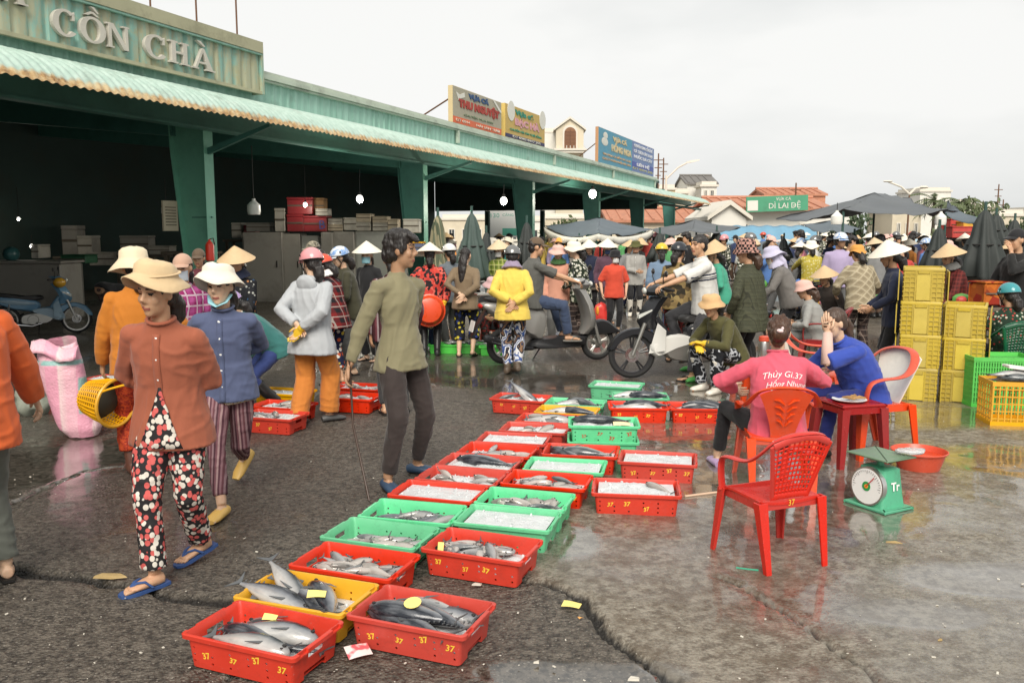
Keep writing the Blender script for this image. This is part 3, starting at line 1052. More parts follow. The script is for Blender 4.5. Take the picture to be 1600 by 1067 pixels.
CR = []
def crate(color, fl, fr, label, z=0.0, ang=None, **content):
	a = G(fl[0], fl[1], z + CH)
	if ang is None:
		b = G(fr[0], fr[1], z + CH)
		ang = math.atan2(b.y - a.y, b.x - a.x)
		ang = .75 * ang + .25 * (-TH)
	else:
		ang = R(ang)
	dx = Vector((math.cos(ang), math.sin(ang), 0))
	dy = Vector((-math.sin(ang), math.cos(ang), 0))
	c = a + dx * CL / 2 + dy * CW / 2
	CR.append(dict(color=color, c=Vector((c.x, c.y)), ang=ang, z=z, label=label, **content))
sm = dict
crate('red', (280, 989), (465, 1031), 'red crate painted 37 with two long tuna, closest to the viewer of all crates', tagv=1, ice=.052, big=[(.0, .055, .10, 0, .098, 0), (-.02, -.065, -.02, 3, .098, 0), (.06, .02, 3.3, 2, .060, .0), (-.04, .0, 2.95, 1, .085, 0), (.06, .09, 3.1, 3, .085, 0)], desc='front corner red crate')
crate('yellow', (361, 932), (533, 960), 'amber yellow crate with dark tuna tails hanging over its edge', ice=.05, big=[(.09, .04, 2.35, 1, .115, 0), (.06, -.06, 2.75, 2, .10, 0), (-.14, .05, -.55, 3, .135, -.30), (-.13, -.07, -.15, 0, .125, -.15), (-.02, .0, 2.6, 2, .075, 0)], desc='yellow crate of tuna')
crate('red', (448, 882), (605, 905), 'red crate heaped with small pale fish behind the yellow crate of tuna', small=27, ice=.045, desc='red crate behind the yellow one')
crate('green', (497, 838), (653, 858), 'mint green crate of small fish between red and green crates', small=22, ice=.035, desc='first mint crate of the outer row')
crate('green', (560, 806), (704, 817), 'mint green crate of dark striped fish beside the square of ice', small=20, ice=.035, dark=1, desc='second mint crate of the outer row')
crate('red', (603, 772), (735, 783), 'red crate filled flat with ice, beside the feet of the man in olive', ice=.112, small=0, flat=1, desc='red crate by the olive man')
crate('red', (647, 747), (761, 757), 'red crate with a few fish lying on broken ice past the olive man', ice=.085, small=6, desc='red crate past the olive man')
crate('red', (688, 726), (798, 734), 'red crate of ice with one long dark fish along the back', ice=.10, big=[(.02, .06, 3.0, 2, .125, 0)], desc='red crate with one dark fish on ice')
crate('red', (716, 707), (826, 714), 'red crate of chunky ice and fish heads midway along the outer row', ice=.075, small=7, desc='red crate of chunky ice midway')
crate('red', (747, 690), (853, 694), 'red crate heaped high with white ice in the outer row', ice=.118, small=0, desc='red crate heaped white')
crate('red', (780, 672), (880, 676), 'red crate of pinkish ice with a silver fish, third from the far yellow crate', ice=.10, small=3, desc='red crate of pinkish ice')
crate('red', (803, 657), (894, 661), 'red crate of ice and dark-backed fish in front of the far yellow crate', ice=.095, small=4, big=[(-.02, .02, .1, 3, .125, 0)], desc='red crate before the far yellow one')
crate('yellow', (833, 643), (940, 648), 'amber yellow crate with fish and ice at the far end of the rows', ice=.09, big=[(.11, -.03, 3.0, 0, .13, 0), (-.10, -.02, .2, 3, .125, 0)], small=3, desc='far yellow crate')
crate('green', (846, 630), (945, 634), 'mint green crate with silver fish and a yellow slip at the far end', ice=.085, big=[(.06, .03, 2.6, 3, .13, 0), (-.12, .0, .5, 2, .12, 0)], small=5, desc='mint crate with a yellow slip')
crate('red', (794, 624), (862, 628), 'lone red crate with an upright tuna tail at the far outer corner', ice=.10, big=[(.04, .0, -.35, 2, .165, -.55)], small=2, desc='lone far red crate')
crate('green', (918, 602), (1000, 606), 'mint green crate of white ice with one red patch, farthest of all crates', ice=.118, flat=1, desc='farthest mint crate')
crate('red', (538, 960), (709, 992), 'red crate painted 37 with four dark tuna under a round yellow tag', ice=.05, big=[(.03, .06, .15, 1, .085, 0), (.10, .02, 2.75, 2, .105, -.1), (-.03, -.03, 3.15, 0, .125, 0), (-.06, -.09, 2.9, 2, .10, 0), (.04, .10, 3.0, 3, .095, 0)], desc='red crate with four tuna')
crate('red', (655, 856), (812, 879), 'red crate painted 37 with a pile of stiff grey fish and a yellow card', small=27, ice=.05, desc='red crate with a yellow card')
crate('green', (702, 815), (845, 827), 'mint green crate filled level with crushed ice, next to the grey fish pile', ice=.112, flat=1, desc='level mint crate of ice')
crate('green', (739, 784), (878, 796), 'mint green crate heaped with short pale fish across the inner row', small=20, ice=.05, desc='mint crate of pale fish')
crate('red', (789, 752), (905, 760), 'red crate half fish and half ice between two mint crates', ice=.07, small=14, desc='half and half red crate')
crate('green', (802, 733), (932, 738), 'mint green crate of smooth white ice midway along the inner row', ice=.115, flat=1, desc='smooth mint crate midway')
crate('red', (848, 709), (948, 712), 'red crate with a single large silver fish on ice in the inner row', ice=.085, big=[(.04, .0, 3.0, 3, .12, 0), (-.16, .06, 2.3, 2, .10, 0)], desc='red crate with a large silver fish')
crate('green', (884, 690), (1000, 693), 'mint green crate under another, on the wet floor of the inner row', z=0.0, ice=.07, ang=-4, desc='lower mint crate of the pair')
crate('green', (884, 676), (1000, 679), 'mint green crate of ice with a yellow slip, stacked on another mint crate', z=.125, ice=.10, ang=-4, big=[(-.02, .10, 3.1, 2, .13, 0)], desc='stacked mint crate', number=2)
crate('red', (936, 636), (1026, 638), 'red crate of slim tuna touching the far crate with black-bellied fish', ice=.085, big=[(.0, .05, .05, 2, .12, 0), (-.05, -.06, .0, 3, .125, 0), (.08, .0, 3.0, 0, .145, 0)], desc='red crate of slim tuna', ang=-4)
crate('green', (957, 622), (1049, 624), 'mint green crate of tuna half hidden behind the red crate of slim tuna', ice=.085, big=[(.10, .0, 3.1, 0, .14, 0), (-.12, .05, .3, 3, .13, 0)], desc='mint crate half hidden', ang=-4)
crate('red', (910, 769), (1052, 771), 'red crate of clean white ice standing by itself beside the inner row', ice=.118, small=1, desc='red crate standing by itself')
crate('red', (953, 720), (1081, 725), 'red crate brimming with ice behind the separate front one of the inner side', ice=.118, small=0, desc='red crate brimming with ice')
crate('red', (1032, 638), (1126, 641), 'red crate of fat round tuna nearest the white rubber boots', ice=.06, big=[(-.10, .0, .3, 3, .12, 0), (.06, .0, 2.8, 0, .13, 0), (.16, .06, 2.4, 2, .13, 0), (.12, -.08, 3.0, 0, .11, 0)], desc='red crate by the white boots', ang=-4)
# crates on the hall side of the lane
for fl, col, lab, ic, sm_, z_ in (((386, 634), 'red', 'red crate behind the woman in the blue shirt, farther of two', .10, 4, 0), ((366, 650), 'red', 'red crate of ice behind the blue-shirted woman, closer of two', .11, 3, 0), ((393, 613), 'yellow', 'amber crate of ice behind the bending person in teal', .11, 0, 0),
							  ((512, 605), 'red', 'red crate of fish at the feet of the plaid shirt', .10, 4, 0), ((498, 620), 'red', 'red crate beside the orange trousers', .09, 4, 0), ((22, 600), 'red', 'red crate under a clear ice bag beside the pink sack', .09, 0, 0), ((126, 592), 'red', 'red crate of white ice behind the yellow basket', .13, 0, 0)):
	crate(col, fl, None, lab, ang=-16, ice=ic, small=sm_, desc=lab, far=1)

# keep neighbours from running into each other (same level only)
def obb(c):
	dx = Vector((math.cos(c['ang']), math.sin(c['ang'])))
	dy = Vector((-dx.y, dx.x))
	return dx, dy
for it in range(80):
	moved = False
	for i in range(len(CR)):
		for j in range(i):
			a, b = CR[i], CR[j]
			if abs(a['z'] - b['z']) > .05:
				continue
			d = a['c'] - b['c']
			if d.length > .7:
				continue
			best = None
			for ax in (*obb(a), *obb(b)):
				ext = 0
				for q in (a, b):
					u_, v_ = obb(q)
					ext += abs(ax.dot(u_)) * CL / 2 + abs(ax.dot(v_)) * CW / 2
				pen = ext + .003 - abs(ax.dot(d))
				if best is None or pen < best[0]:
					best = (pen, ax * (1 if ax.dot(d) >= 0 else -1))
			if best[0] > 0:
				a['c'] += best[1] * best[0] * .5
				b['c'] -= best[1] * best[0] * .5
				moved = True
	if not moved:
		break
for i in range(len(CR)):      # the stacked pair stays stacked
	if CR[i]['z'] > .05:
		CR[i]['c'] = CR[i - 1]['c'] + Vector((.006, .004))
rnd = random.Random(5)
seen_l = set()
for i, c in enumerate(CR):
	o = link('fish_crate', crate_me[c['color']])
	o.location = (c['c'].x, c['c'].y, c['z'])
	o.rotation_euler = (0, 0, c['ang'])
	tag(o, c['label'], 'crate', 'plastic fish crates set out in rows')
	if not c.get('far') or i % 2:
		if c['color'] == 'red':
			link('painted_numbers', num_me[i % 4], o)
		elif c.get('number'):
			link('painted_numbers', num_r, o)
	M = Matrix.Translation(o.location) @ Matrix.Rotation(c['ang'], 4, 'Z')
	if c.get('ice'):
		q = link('ice', ice_mesh(i * 3 + 1, c['ice'], .009 if c.get('flat') else .020))
		q.matrix_world = M
		tag(q, 'crushed ice in the ' + c['desc'] if not c.get('far') else 'crushed ice in the ' + c['desc'].replace('crate', 'box', 1), 'ice', 'crushed ice in the crates', 'stuff')
	for bx, by, yaw, kd, zz, tilt in c.get('big', ()):
		if abs(tilt) < .12 and zz < .128:
			lx, ly = (.225 * abs(math.cos(yaw)), .225 * abs(math.sin(yaw)) + .035)
			bx = max(-.255 + lx, min(.255 - lx, bx)) if lx < .255 else 0
			by = max(-.150 + ly, min(.150 - ly, by)) if ly < .150 else 0
		tone = ('curved dark tuna', 'steel-backed tuna', 'slim dark tuna', 'pale silver fish')[kd]
		at_ = 'at the back of' if by > .03 else ('at the front of' if by < -.03 else 'in the middle of')
		lab = f"{tone} {at_} the {c['desc']}"
		if lab in seen_l:
			lab = f"{tone} on top, {at_} the {c['desc']}"
		seen_l.add(lab)
		put_big(M @ Matrix.Translation((bx, by, zz)) @ Matrix.Rotation(yaw, 4, 'Z') @ Matrix.Rotation(-tilt, 4, 'Y') @ Matrix.Rotation(rnd.uniform(-.25, .25), 4, 'X'), kd, lab, 'large fish in the crates')
	n = c.get('small', 0)
	for k in range(n):
		lay = k / max(1, n)
		x, y = rnd.uniform(-.17, .17), rnd.uniform(-.10, .10)
		yaw = rnd.choice((rnd.gauss(.2, .5), rnd.gauss(3.3, .6), rnd.uniform(0, 6.28)))
		lx, ly = .115 * abs(math.cos(yaw)), .115 * abs(math.sin(yaw)) + .02
		x, y = max(-.24 + lx, min(.24 - lx, x)), max(-.145 + ly, min(.145 - ly, y))
		z_ = c['ice'] + .012 + .032 * lay + (.012 if n > 12 else 0)
		put_small(M @ Matrix.Translation((x, y, z_)) @ Matrix.Rotation(yaw, 4, 'Z') @ Matrix.Rotation(rnd.gauss(0, .14), 4, 'Y') @ Matrix.Rotation(rnd.gauss(0, .5), 4, 'X') @ Matrix.Scale(rnd.uniform(.95, 1.25), 4),
				  rnd.choice((0, 0, 2, 4, 2, 1)) if c.get('dark') else rnd.choice((0, 1, 1, 2, 3)), 'small fish in the ' + c['desc'], 'small fish in the crates')
# paper tags and slips
M_tag = plain('yellow_paper', (.86, .72, .22), .7, .06, 20)
def slip(M, w, h, label, round_=False, mat=None):
	m = MB()
	if round_:
		m.lathe([(w / 2, 0), (w / 2, .0015)], 14)
	else:
		m.grid(6, 4, lambda a, b: ((a - .5) * w, (b - .5) * h, .004 * math.sin(a * 3 + b)), thick=.0012)
	o = m.build('paper_slip', mat or M_tag)
	o.matrix_world = M
	return tag(o, label, 'paper slip', 'paper slips among the fish')
def cm(i, x, y, z, rx=0, rz=0):
	c = CR[i]
	return Matrix.Translation((c['c'].x, c['c'].y, c['z'])) @ Matrix.Rotation(c['ang'], 4, 'Z') @ Matrix.Translation((x, y, z)) @ Matrix.Rotation(rz, 4, 'Z') @ Matrix.Rotation(rx, 4, 'X')
slip(cm(16, -.03, -.03, .173, .25), .075, .06, 'round yellow tag on the tuna in the red crate', True)
slip(cm(1, .08, -.05, .155, .3, .4), .08, .045, 'yellow slip lying on dark tuna in the amber crate')
slip(cm(0, -.04, .09, .135, .5, .2), .06, .03, 'yellow slip behind the tuna in the closest red crate')
slip(cm(17, -.215, -.05, .105, 1.2, .2), .03, .06, 'yellow card standing in the crate of stiff grey fish')
slip(cm(13, -.03, .0, .145, .2, .3), .07, .05, 'yellow slip on silver fish in the far mint crate')
slip(cm(24, .14, .02, .118, .05), .13, .11, 'pale yellow slip on the ice of the stacked mint crate', mat=plain('pale_yellow_paper', (.85, .74, .45), .7, .05, 20))
g = G(893, 948)
slip(Matrix.Translation((g.x, g.y, .012)) @ Matrix.Rotation(-.3, 4, 'Z'), .085, .06, 'yellow slip dropped on the ground beside the crack')
g = G(907, 968)
slip(Matrix.Translation((g.x, g.y, .010)) @ Matrix.Rotation(.5, 4, 'Z'), .022, .015, 'scrap of orange paper by the yellow slip on the ground', mat=plain('orange_paper', (.7, .35, .1), .7))
g = G(560, 1027)
o = slip(Matrix.Translation((g.x, g.y, .03)) @ Matrix.Rotation(.5, 4, 'Z') @ Matrix.Rotation(.25, 4, 'X'), .10, .075, 'torn pink and white packet on the ground between the two front red crates', mat=None)
t = NT('torn_packet')
t.col(t.ramp(t.noise(14, 2), [(.42, (.75, .12, .14)), (.5, (.8, .68, .66))]))
t.rough(.4)
o.data.materials[0] = t.m
# scraps, shells and bits of ice on the ground
M_scrap = plain('pale_scrap', (.62, .58, .50), .6, .2, 30)
m = MB()
rnd = random.Random(11)
for k in range(260):
	px, py = rnd.uniform(-30, 1630), rnd.uniform(620, 1066)
	p = G(px, py)
	s = rnd.choice((.003, .003, .004, .005, .008))
	m.box((p.x, p.y, .004), (s * rnd.uniform(1, 2.4), s, s * .4), rot=(rnd.uniform(-.3, .3), rnd.uniform(-.3, .3), rnd.uniform(0, 3)))
tag(m.build('litter', M_scrap, smooth=False), 'tiny pale scraps and scales scattered over the wet ground', 'litter', kind='stuff')
def scrap(px, py, pts, h, label, mat):
	p = G(px, py)
	m = MB()
	k = len(pts)
	m.add([(x, y, .002) for x, y in pts] + [(x * .9, y * .9, h * (1 + .3 * math.sin(i * 2.1))) for i, (x, y) in enumerate(pts)],
		  [tuple(reversed(range(k))), tuple(range(k, 2 * k))] + [(i, (i + 1) % k, (i + 1) % k + k, i + k) for i in range(k)])
	o = m.build('scrap', mat, smooth=False)
	o.location = (p.x, p.y, .0)
	tag(o, label, 'litter', 'larger scraps on the ground')
M_leaf = plain('brown_husk', (.42, .30, .13), .6, .2, 20)
scrap(172, 902, [(-.08, -.015), (.02, -.025), (.09, -.005), (.05, .02), (-.05, .015)], .015, 'brown husk lying in the crack near the blue sandal', M_leaf)
scrap(1392, 848, [(-.03, 0), (0, -.01), (.06, -.02), (.03, .01)], .01, 'dry brown leaf on the wet concrete below the scale', M_leaf)
scrap(1467, 1000, [(-.01, -.01), (.012, -.006), (.01, .01)], .008, 'small orange scrap far out on the wet concrete', M_leaf)
scrap(745, 914, [(-.025, -.008), (.02, -.012), (.026, .008), (-.01, .012)], .01, 'white scrap on the ground below the red crate with a yellow card', M_scrap)
scrap(838, 1035, [(-.012, -.01), (.01, -.012), (.012, .01)], .01, 'white scrap at the edge of the puddle', M_scrap)
scrap(990, 1062, [(-.025, -.01), (.02, -.012), (.025, .01), (-.01, .015)], .01, 'crumpled white scrap floating in the puddle', M_scrap)
a, b = G(1070, 778), G(1116, 772)
m = MB(); m.tube([(a.x, a.y, .012), (b.x, b.y, .012), (b.x + .06, b.y + .01, .012)], .008, 6)
tag(m.build('stick', plain('pale_wood', (.6, .42, .3), .7)), 'pale wooden stick on wet concrete beside the front red chair', 'stick')
a, b = G(1150, 889), G(1185, 893)
m = MB(); m.tube([(a.x, a.y, .008), ((a.x + b.x) / 2, a.y - .02, .008), (b.x, b.y, .008)], .005, 5)
tag(m.build('string', plain('green_string', (.05, .35, .22), .6)), 'short green string on the ground under the front chair leg', 'string')
# ================================================================== chairs, scale, basins, stacks
M_chair = plastic('chair_red', (.62, .028, .016), .28, .2)
M_chair_o = plastic('chair_orange_red', (.72, .075, .022), .3, .15)
M_maroon = plastic('maroon_plastic', (.30, .022, .022), .32, .3)
M_cream = plain('cream_plastic', (.80, .77, .68), .4, .06, 8, dirt=.2)
M_dkgreen = plastic('dark_green_plastic', (.012, .11, .055), .35, .3)
def armchair(loc, rz, label, mat, style='lattice', scale=1.0, group='plastic armchairs', panel=None):
	t = empty('armchair', loc, rz, label, 'chair', group, scale)
	sw, sd, sz = .215, .20, .37
	# seat
	def fn(a, b):
		x = (a - .5) * 2 * sw
		y = -sd + 2 * sd * b
		return (x * (1 - .06 * (1 - b)), y, sz - .016 * (1 - (2 * a - 1) ** 2) + .012 * (b - .5) - .03 * max(0, b - .85) / .15)
	MB().grid(10, 8, fn, thick=.012).build('seat', mat, t)
	m = MB()
	for sy in (-1, 1):
		m.box((0, sy * (sd - .012), sz - .03), (2 * sw - .05, .012, .05))
	for sx in (-1, 1):
		m.box((sx * (sw - .014), 0, sz - .03), (.012, 2 * sd - .04, .05))
	m.build('seat_apron', mat, t)
	# legs: angle section tapering down
	for sx in (-1, 1):
		for sy in (-1, 1):
			x0, y0 = sx * (sw - .01), sy * (sd - .01)
			x1, y1 = sx * (sw + (.03 if sy > 0 else -.02)), sy * (sd + (.03 if sy > 0 else .075))
			m = MB()
			rings = []
			for k, z in enumerate((0, .12, .25, sz - .01)):
				f = z / (sz - .01)
				x, y = x1 + (x0 - x1) * f, y1 + (y0 - y1) * f
				w = .017 + .014 * f
				th = .013
				rings.append([(x + sx * w, y + sy * w, z), (x - sx * w, y + sy * w, z), (x - sx * w, y + sy * (w - th), z), (x + sx * (w - th), y + sy * (w - th), z), (x + sx * (w - th), y - sy * w, z), (x + sx * w, y - sy * w, z)])
			m.loft(rings)
			m.build('leg', mat, t)
	# arm and top rim: one swept band
	half = [(.225, .185, sz - .02), (.235, .19, sz + .08), (.243, .165, sz + .155), (.248, .08, sz + .18), (.245, -.04, sz + .185), (.235, -.13, sz + .205), (.21, -.20, sz + .255), (.165, -.25, sz + .315), (.09, -.285, sz + .345), (0, -.295, sz + .352)]
	path = half + [(-x, y, z) for x, y, z in reversed(half[:-1])]
	P = []
	for i in range(len(path) - 1):
		for k in range(3):
			f = k / 3
			p0, p1, p2, p3 = [Vector(path[min(max(j, 0), len(path) - 1)]) for j in (i - 1, i, i + 1, i + 2)]
			P.append(.5 * ((2 * p1) + (-p0 + p2) * f + (2 * p0 - 5 * p1 + 4 * p2 - p3) * f * f + (-p0 + 3 * p1 - 3 * p2 + p3) * f ** 3))
	P.append(Vector(path[-1]))
	rads = []
	for p in P:
		hi = min(1, max(0, (p.z - sz - .15) / .06))
		rads.append((.024 + .004 * hi, .010))
	m = MB()
	rings = []
	for i, p in enumerate(P):
		d = (P[min(i + 1, len(P) - 1)] - P[max(i - 1, 0)]).normalized()
		out = Vector((p.x * .8, p.y - .05 if p.y < -.1 else 0, .0))
		hi = min(1, max(0, (p.z - sz - .13) / .05))
		wv = Vector((1 if p.x > 0 else -1, 0, 0)) * (1 - hi) + (Vector((p.x, p.y * .8, 0)).normalized() if p.y < -.1 else Vector((1 if p.x > 0 else -1, 0, 0))) * hi
		if abs(p.x) < .02:
			wv = Vector((0, -1, 0))
		wv = (wv - d * wv.dot(d)).normalized()
		th = d.cross(wv)
		ra, rb = rads[i]
		rings.append([p + wv * ra * math.cos(q) + th * rb * math.sin(q) for q in [2 * math.pi * j / 8 for j in range(8)]])
	m.loft(rings)
	m.build('arm_band', mat, t)
	# back
	def back_pt(u, v):       # u -1..1 across, v 0..1 up
		wd = .13 + .07 * v if style != 'vase' else .075 + .095 * v ** 1.6
		z = sz - .02 + (.365 - .05 * u * u) * v
		y = -.195 - .085 * v - .035 * v * (1 - u * u) + (0.02 * (1 - v))
		return Vector((u * wd, y, z))
	if style == 'lattice':
		for sx in (-1, 1):
			MB().tube([back_pt(sx * (.9 + .1 * v), v) for v in (0, .2, .4, .6, .8, 1)], (.016, .008), 6, side=(1, 0, 0)).build('back_stile', mat, t)
		for v in (.10, .98):
			MB().tube([back_pt(u, v) for u in (-.95, -.5, 0, .5, .95)], (.018, .007), 6, side=(0, 0, 1)).build('back_rail', mat, t)
		m = MB()
		for k in range(11):
			u = -.82 + 1.64 * k / 10
			m.tube([back_pt(u, v) for v in (.10, .4, .7, .97)], (.0062, .003), 4, side=(1, 0, 0))
		for k in range(10):
			v = .17 + .78 * k / 10
			m.tube([back_pt(u, v) + Vector((0, .001, 0)) for u in (-.9, -.4, 0, .4, .9)], (.0062, .0034), 4, side=(0, 0, 1))
		m.build('back_lattice', mat, t)
	else:
		def bf(a, b):
			return back_pt(a * 2 - 1, b)
		MB().grid(10, 12, bf, thick=.010).build('backrest', panel or mat, t)
		if style == 'vase':
			m = MB()
			for sx in (-1, 1):
				for k in range(4):
					v = .28 + .14 * k
					a = back_pt(sx * .08, v) + Vector((0, -.012, 0))
					b_ = back_pt(sx * .55, v + .13) + Vector((0, -.012, 0))
					m.tube([a, (a + b_) / 2 + Vector((0, -.002, .012)), b_], [.004, .009, .003], 6)
			m.build('leaf_relief', mat, t)
		if style == 'panel':
			m = MB()
			for k in range(5):
				for j in range(3):
					p = back_pt(-.55 + .28 * k, .35 + .2 * j) + Vector((0, -.001, 0))
					m.ell(p, (.010, .002, .013), 8, 4)
			m.build('petal_print', plain('grey_print', (.35, .22, .2), .5), t)
	return t
def face(dx, dy):
	return math.atan2(dy, dx) - math.pi / 2
ch1 = armchair((1.375, 4.38, 0), face(-.36, .93), 'empty red armchair with a lattice back, standing alone on wet concrete', M_chair, 'lattice')
MBn = put_text('37', .045, frame((0.0, -.205, .345), (1, 0, 0), (0, 0, 1)), M_num, ch1, 'painted_number')
ch1.scale = (.90, .80, 1)
ch2 = armchair((1.82, 5.72, 0), face(.12, .99), 'orange-red armchair with a solid vase-shaped back under the woman in pink', M_chair_o, 'vase', 1.0)
ch3 = armchair((2.80, 6.62, 0), face(-.92, -.28), 'orange-red armchair with white dotted back panel under the woman in blue', M_chair_o, 'panel', 1.12, panel=M_cream)
p = D(1272, 600, 8.0)
ch4 = armchair((p.x, p.y, 0), face(.9, -.35), 'red-rimmed armchair with plain cream back between the two seated women', M_chair_o, 'panel', 1.12, panel=M_cream)
p = D(1285, 520, 10.6)
ch5 = armchair((p.x, p.y, 0), face(-.8, .35), 'dark red armchair under the person in grey with a pale pink hat', M_maroon, 'solid', 1.1)
p = D(1578, 560, 9.0)
ch6 = armchair((p.x, p.y, 0), face(.1, .99), 'dark green armchair under the person in the teal helmet', M_dkgreen, 'lattice', 1.12)

def stool(loc, rz, label, mat, h=.42, w=.30, cat='stool', name='stool'):
	t = empty(name, loc, rz, label, cat, 'low plastic stools and tables')
	m = MB()
	m.box((0, 0, h - .012), (w, w, .024), bev=.008).box((0, 0, h - .045), (w - .03, w - .03, .05))
	m.build('tabletop' if cat == 'table' else 'seat', mat, t)
	for sx in (-1, 1):
		for sy in (-1, 1):
			a = w / 2 - .03
			m = MB()
			m.loft([[(sx * (a + .03) + i * .02, sy * (a + .03) + j * .02, 0) for i, j in ((-1, -1), (1, -1), (1, 1), (-1, 1))],
					[(sx * a + i * .032, sy * a + j * .032, h - .03) for i, j in ((-1, -1), (1, -1), (1, 1), (-1, 1))]])
			m.build('leg', mat, t)
	return t
p = D(1324, 700, 6.28)
tb = stool((p.x, p.y, 0), .25, 'small maroon table between the seated women with a snack on it', M_maroon, .47, .38, 'table', 'side_table')
M_plate = plain('white_plate', (.82, .82, .80), .25, .03)
pl = empty('plate', (p.x - .02, p.y - .04, .472), 0, 'white plate of peeled snacks on the maroon table', 'plate')
MB().lathe([(.05, 0), (.10, .006), (.125, .018), (.118, .018), (.09, .009), (.001, .008)], 20).build('dish', M_plate, pl)
M_snack = plain('brown_snack', (.36, .20, .07), .5, .3, 30)
for k, (x, y, a) in enumerate(((.02, .0, .3), (.05, .03, 1.0), (-.02, -.03, 2.2), (.06, -.03, .1))):
	MB().tube([(x - .05 * math.cos(a), y - .05 * math.sin(a), .028), (x, y, .036), (x + .05 * math.cos(a), y + .05 * math.sin(a), .028)], [.007, .014, .006], 7).build('snack', M_snack, pl)
p = D(1192, 600, 8.2)
stool((p.x, p.y, 0), .2, 'low red stool holding the steel flask behind the woman in pink', M_chair_o, .44, .28)
M_steel = plain('brushed_steel', (.62, .62, .60), .28, .06, 20, metal=.9)
fl = empty('thermos', (p.x, p.y, .44), 0, 'steel vacuum flask with a red lid beside the pink shirt', 'flask')
MB().lathe([(.048, 0), (.052, .006), (.052, .22), (.046, .235)], 18).build('body', M_steel, fl)
MB().lathe([(.050, .232), (.056, .236), (.054, .275), (.03, .285), (.001, .286)], 18).build('lid', M_chair_o, fl)
MB().tube([(.052, 0, .20), (.085, 0, .19), (.085, 0, .08), (.052, 0, .06)], .008, 6).build('handle', M_chair_o, fl)

# spring scale
M_sg = plastic('scale_green', (.10, .40, .24), .4, .45)
p = G(1372, 790)
sc = empty('spring_scale', (p.x, p.y, 0), R(-62), 'green dial scale with flat pan on wet concrete beside the red basin', 'scale')
MB().box((0, 0, .011), (.32, .27, .022), bev=.006).build('base_plate', M_sg, sc)
m = MB()
m.loft([rrect(.115, .105, .02, .022), rrect(.105, .095, .02, .10), rrect(.095, .075, .02, .255), rrect(.07, .05, .02, .268)])
m.build('body', M_sg, sc)
m = MB(); m.tube([(0, 0, .26), (0, 0, .325)], .022, 10); m.box((0, 0, .312), (.16, .04, .014)); m.box((0, 0, .312), (.04, .14, .012))
m.build('pan_support', M_sg, sc)
m = MB(); m.box((0, 0, .334), (.31, .27, .012), bev=.004)
m.build('pan', plastic('scale_pan', (.16, .26, .16), .35, .6), sc)
dm = MB()
ax = (0, -1, 0.04)
dm.lathe([(.118, -.03), (.122, -.015), (.122, .012), (.112, .012)], 32, (0, -.105, .145), axis=ax)
dial = dm.build('dial_rim', M_steel, sc)
MB().lathe([(.001, .0140), (.111, .0140), (.111, .006)], 32, (0, -.105, .145), axis=ax).build('dial_face', M_plate, dial)
m = MB()
for k in range(40):
	a = 2 * math.pi * k / 40
	r0 = .092 if k % 5 else .082
	c_, s_ = math.cos(a), math.sin(a)
	m.box((.097 * c_ - (.097 - (r0 + .104) / 2) * c_, -.1195, .145 + (r0 + .104) / 2 * s_), (.104 - r0, .001, .002), rot=(0, -a, 0))
m.build('tick_marks', M_wire, dial)
m = MB(); m.lathe([(.001, .0165), (.030, .0165), (.030, .012)], 20, (0, -.105, .145), axis=ax)
m.build('green_ring', plain('dial_green', (.03, .30, .08), .4), dial)
m = MB(); m.lathe([(.001, .0185), (.013, .0185), (.014, .015)], 14, (0, -.105, .145), axis=ax)
m.build('hub', plain('dial_orange', (.85, .30, .03), .35), dial)
MB().box((.028, -.1245, .178), (.006, .002, .09), rot=(0, R(40), 0)).build('needle', plain('needle_red', (.5, .03, .03), .4), dial)
put_text('Tr', .075, frame((.1095, .01, .15), (0, 1, 0), (-.09, 0, 1)), M_plate, sc, 'lettering', bold=.002)
mb_ = MB()
def bagfn(a, b):
	th, ph = a * 2 * math.pi, (b - .5) * math.pi
	r = 1 + .25 * noise.noise((math.cos(th) * 2, math.sin(th) * 2, b * 4))
	return (.09 * r * math.cos(th) * math.cos(ph), .06 * r * math.sin(th) * math.cos(ph), .02 * r * (math.sin(ph) + 1))
mb_.grid(20, 10, bagfn)
t = NT('clear_plastic_bag')
t.col((.8, .8, .8)); t.rough(.15); t.inp('Transmission Weight', .6); t.inp('IOR', 1.2)
M_clear = t.m
o = mb_.build('plastic_bag', M_clear, auto=0)
pr = Vector((.17, -.03, 0))
o.location = (p.x + pr.x, p.y + pr.y, .342)
tag(o, 'crumpled clear plastic bag hanging off the pan of the green scale', 'bag')

def basin(loc, r, h, label, mat, rot=(0, 0, 0), name='basin', cat='basin', pattern=True):
	t = empty(name, loc, 0, label, cat)
	t.rotation_euler = rot
	MB().lathe([(r * .70, 0), (r * .74, .004), (r * .93, h - .012), (r * 1.0, h - .008), (r * 1.01, h), (r * .97, h + .002), (r * .92, h - .012), (r * .72, .010), (.001, .008)], 36).build('bowl', mat, t)
	m = MB()
	for k in range(3):
		m.lathe([(r * (.72 + .06 * k) + .002, .02 + h * .25 * k), (r * (.735 + .06 * k) + .004, .024 + h * .25 * k), (r * (.72 + .06 * k) + .002, .028 + h * .25 * k)], 36)
	m.build('rim_ring', mat, t)
	return t
p = G(1447, 738)
basin((p.x, p.y + .12, 0), .195, .135, 'round red plastic basin on the ground between the scale and the yellow crates', M_chair_o)

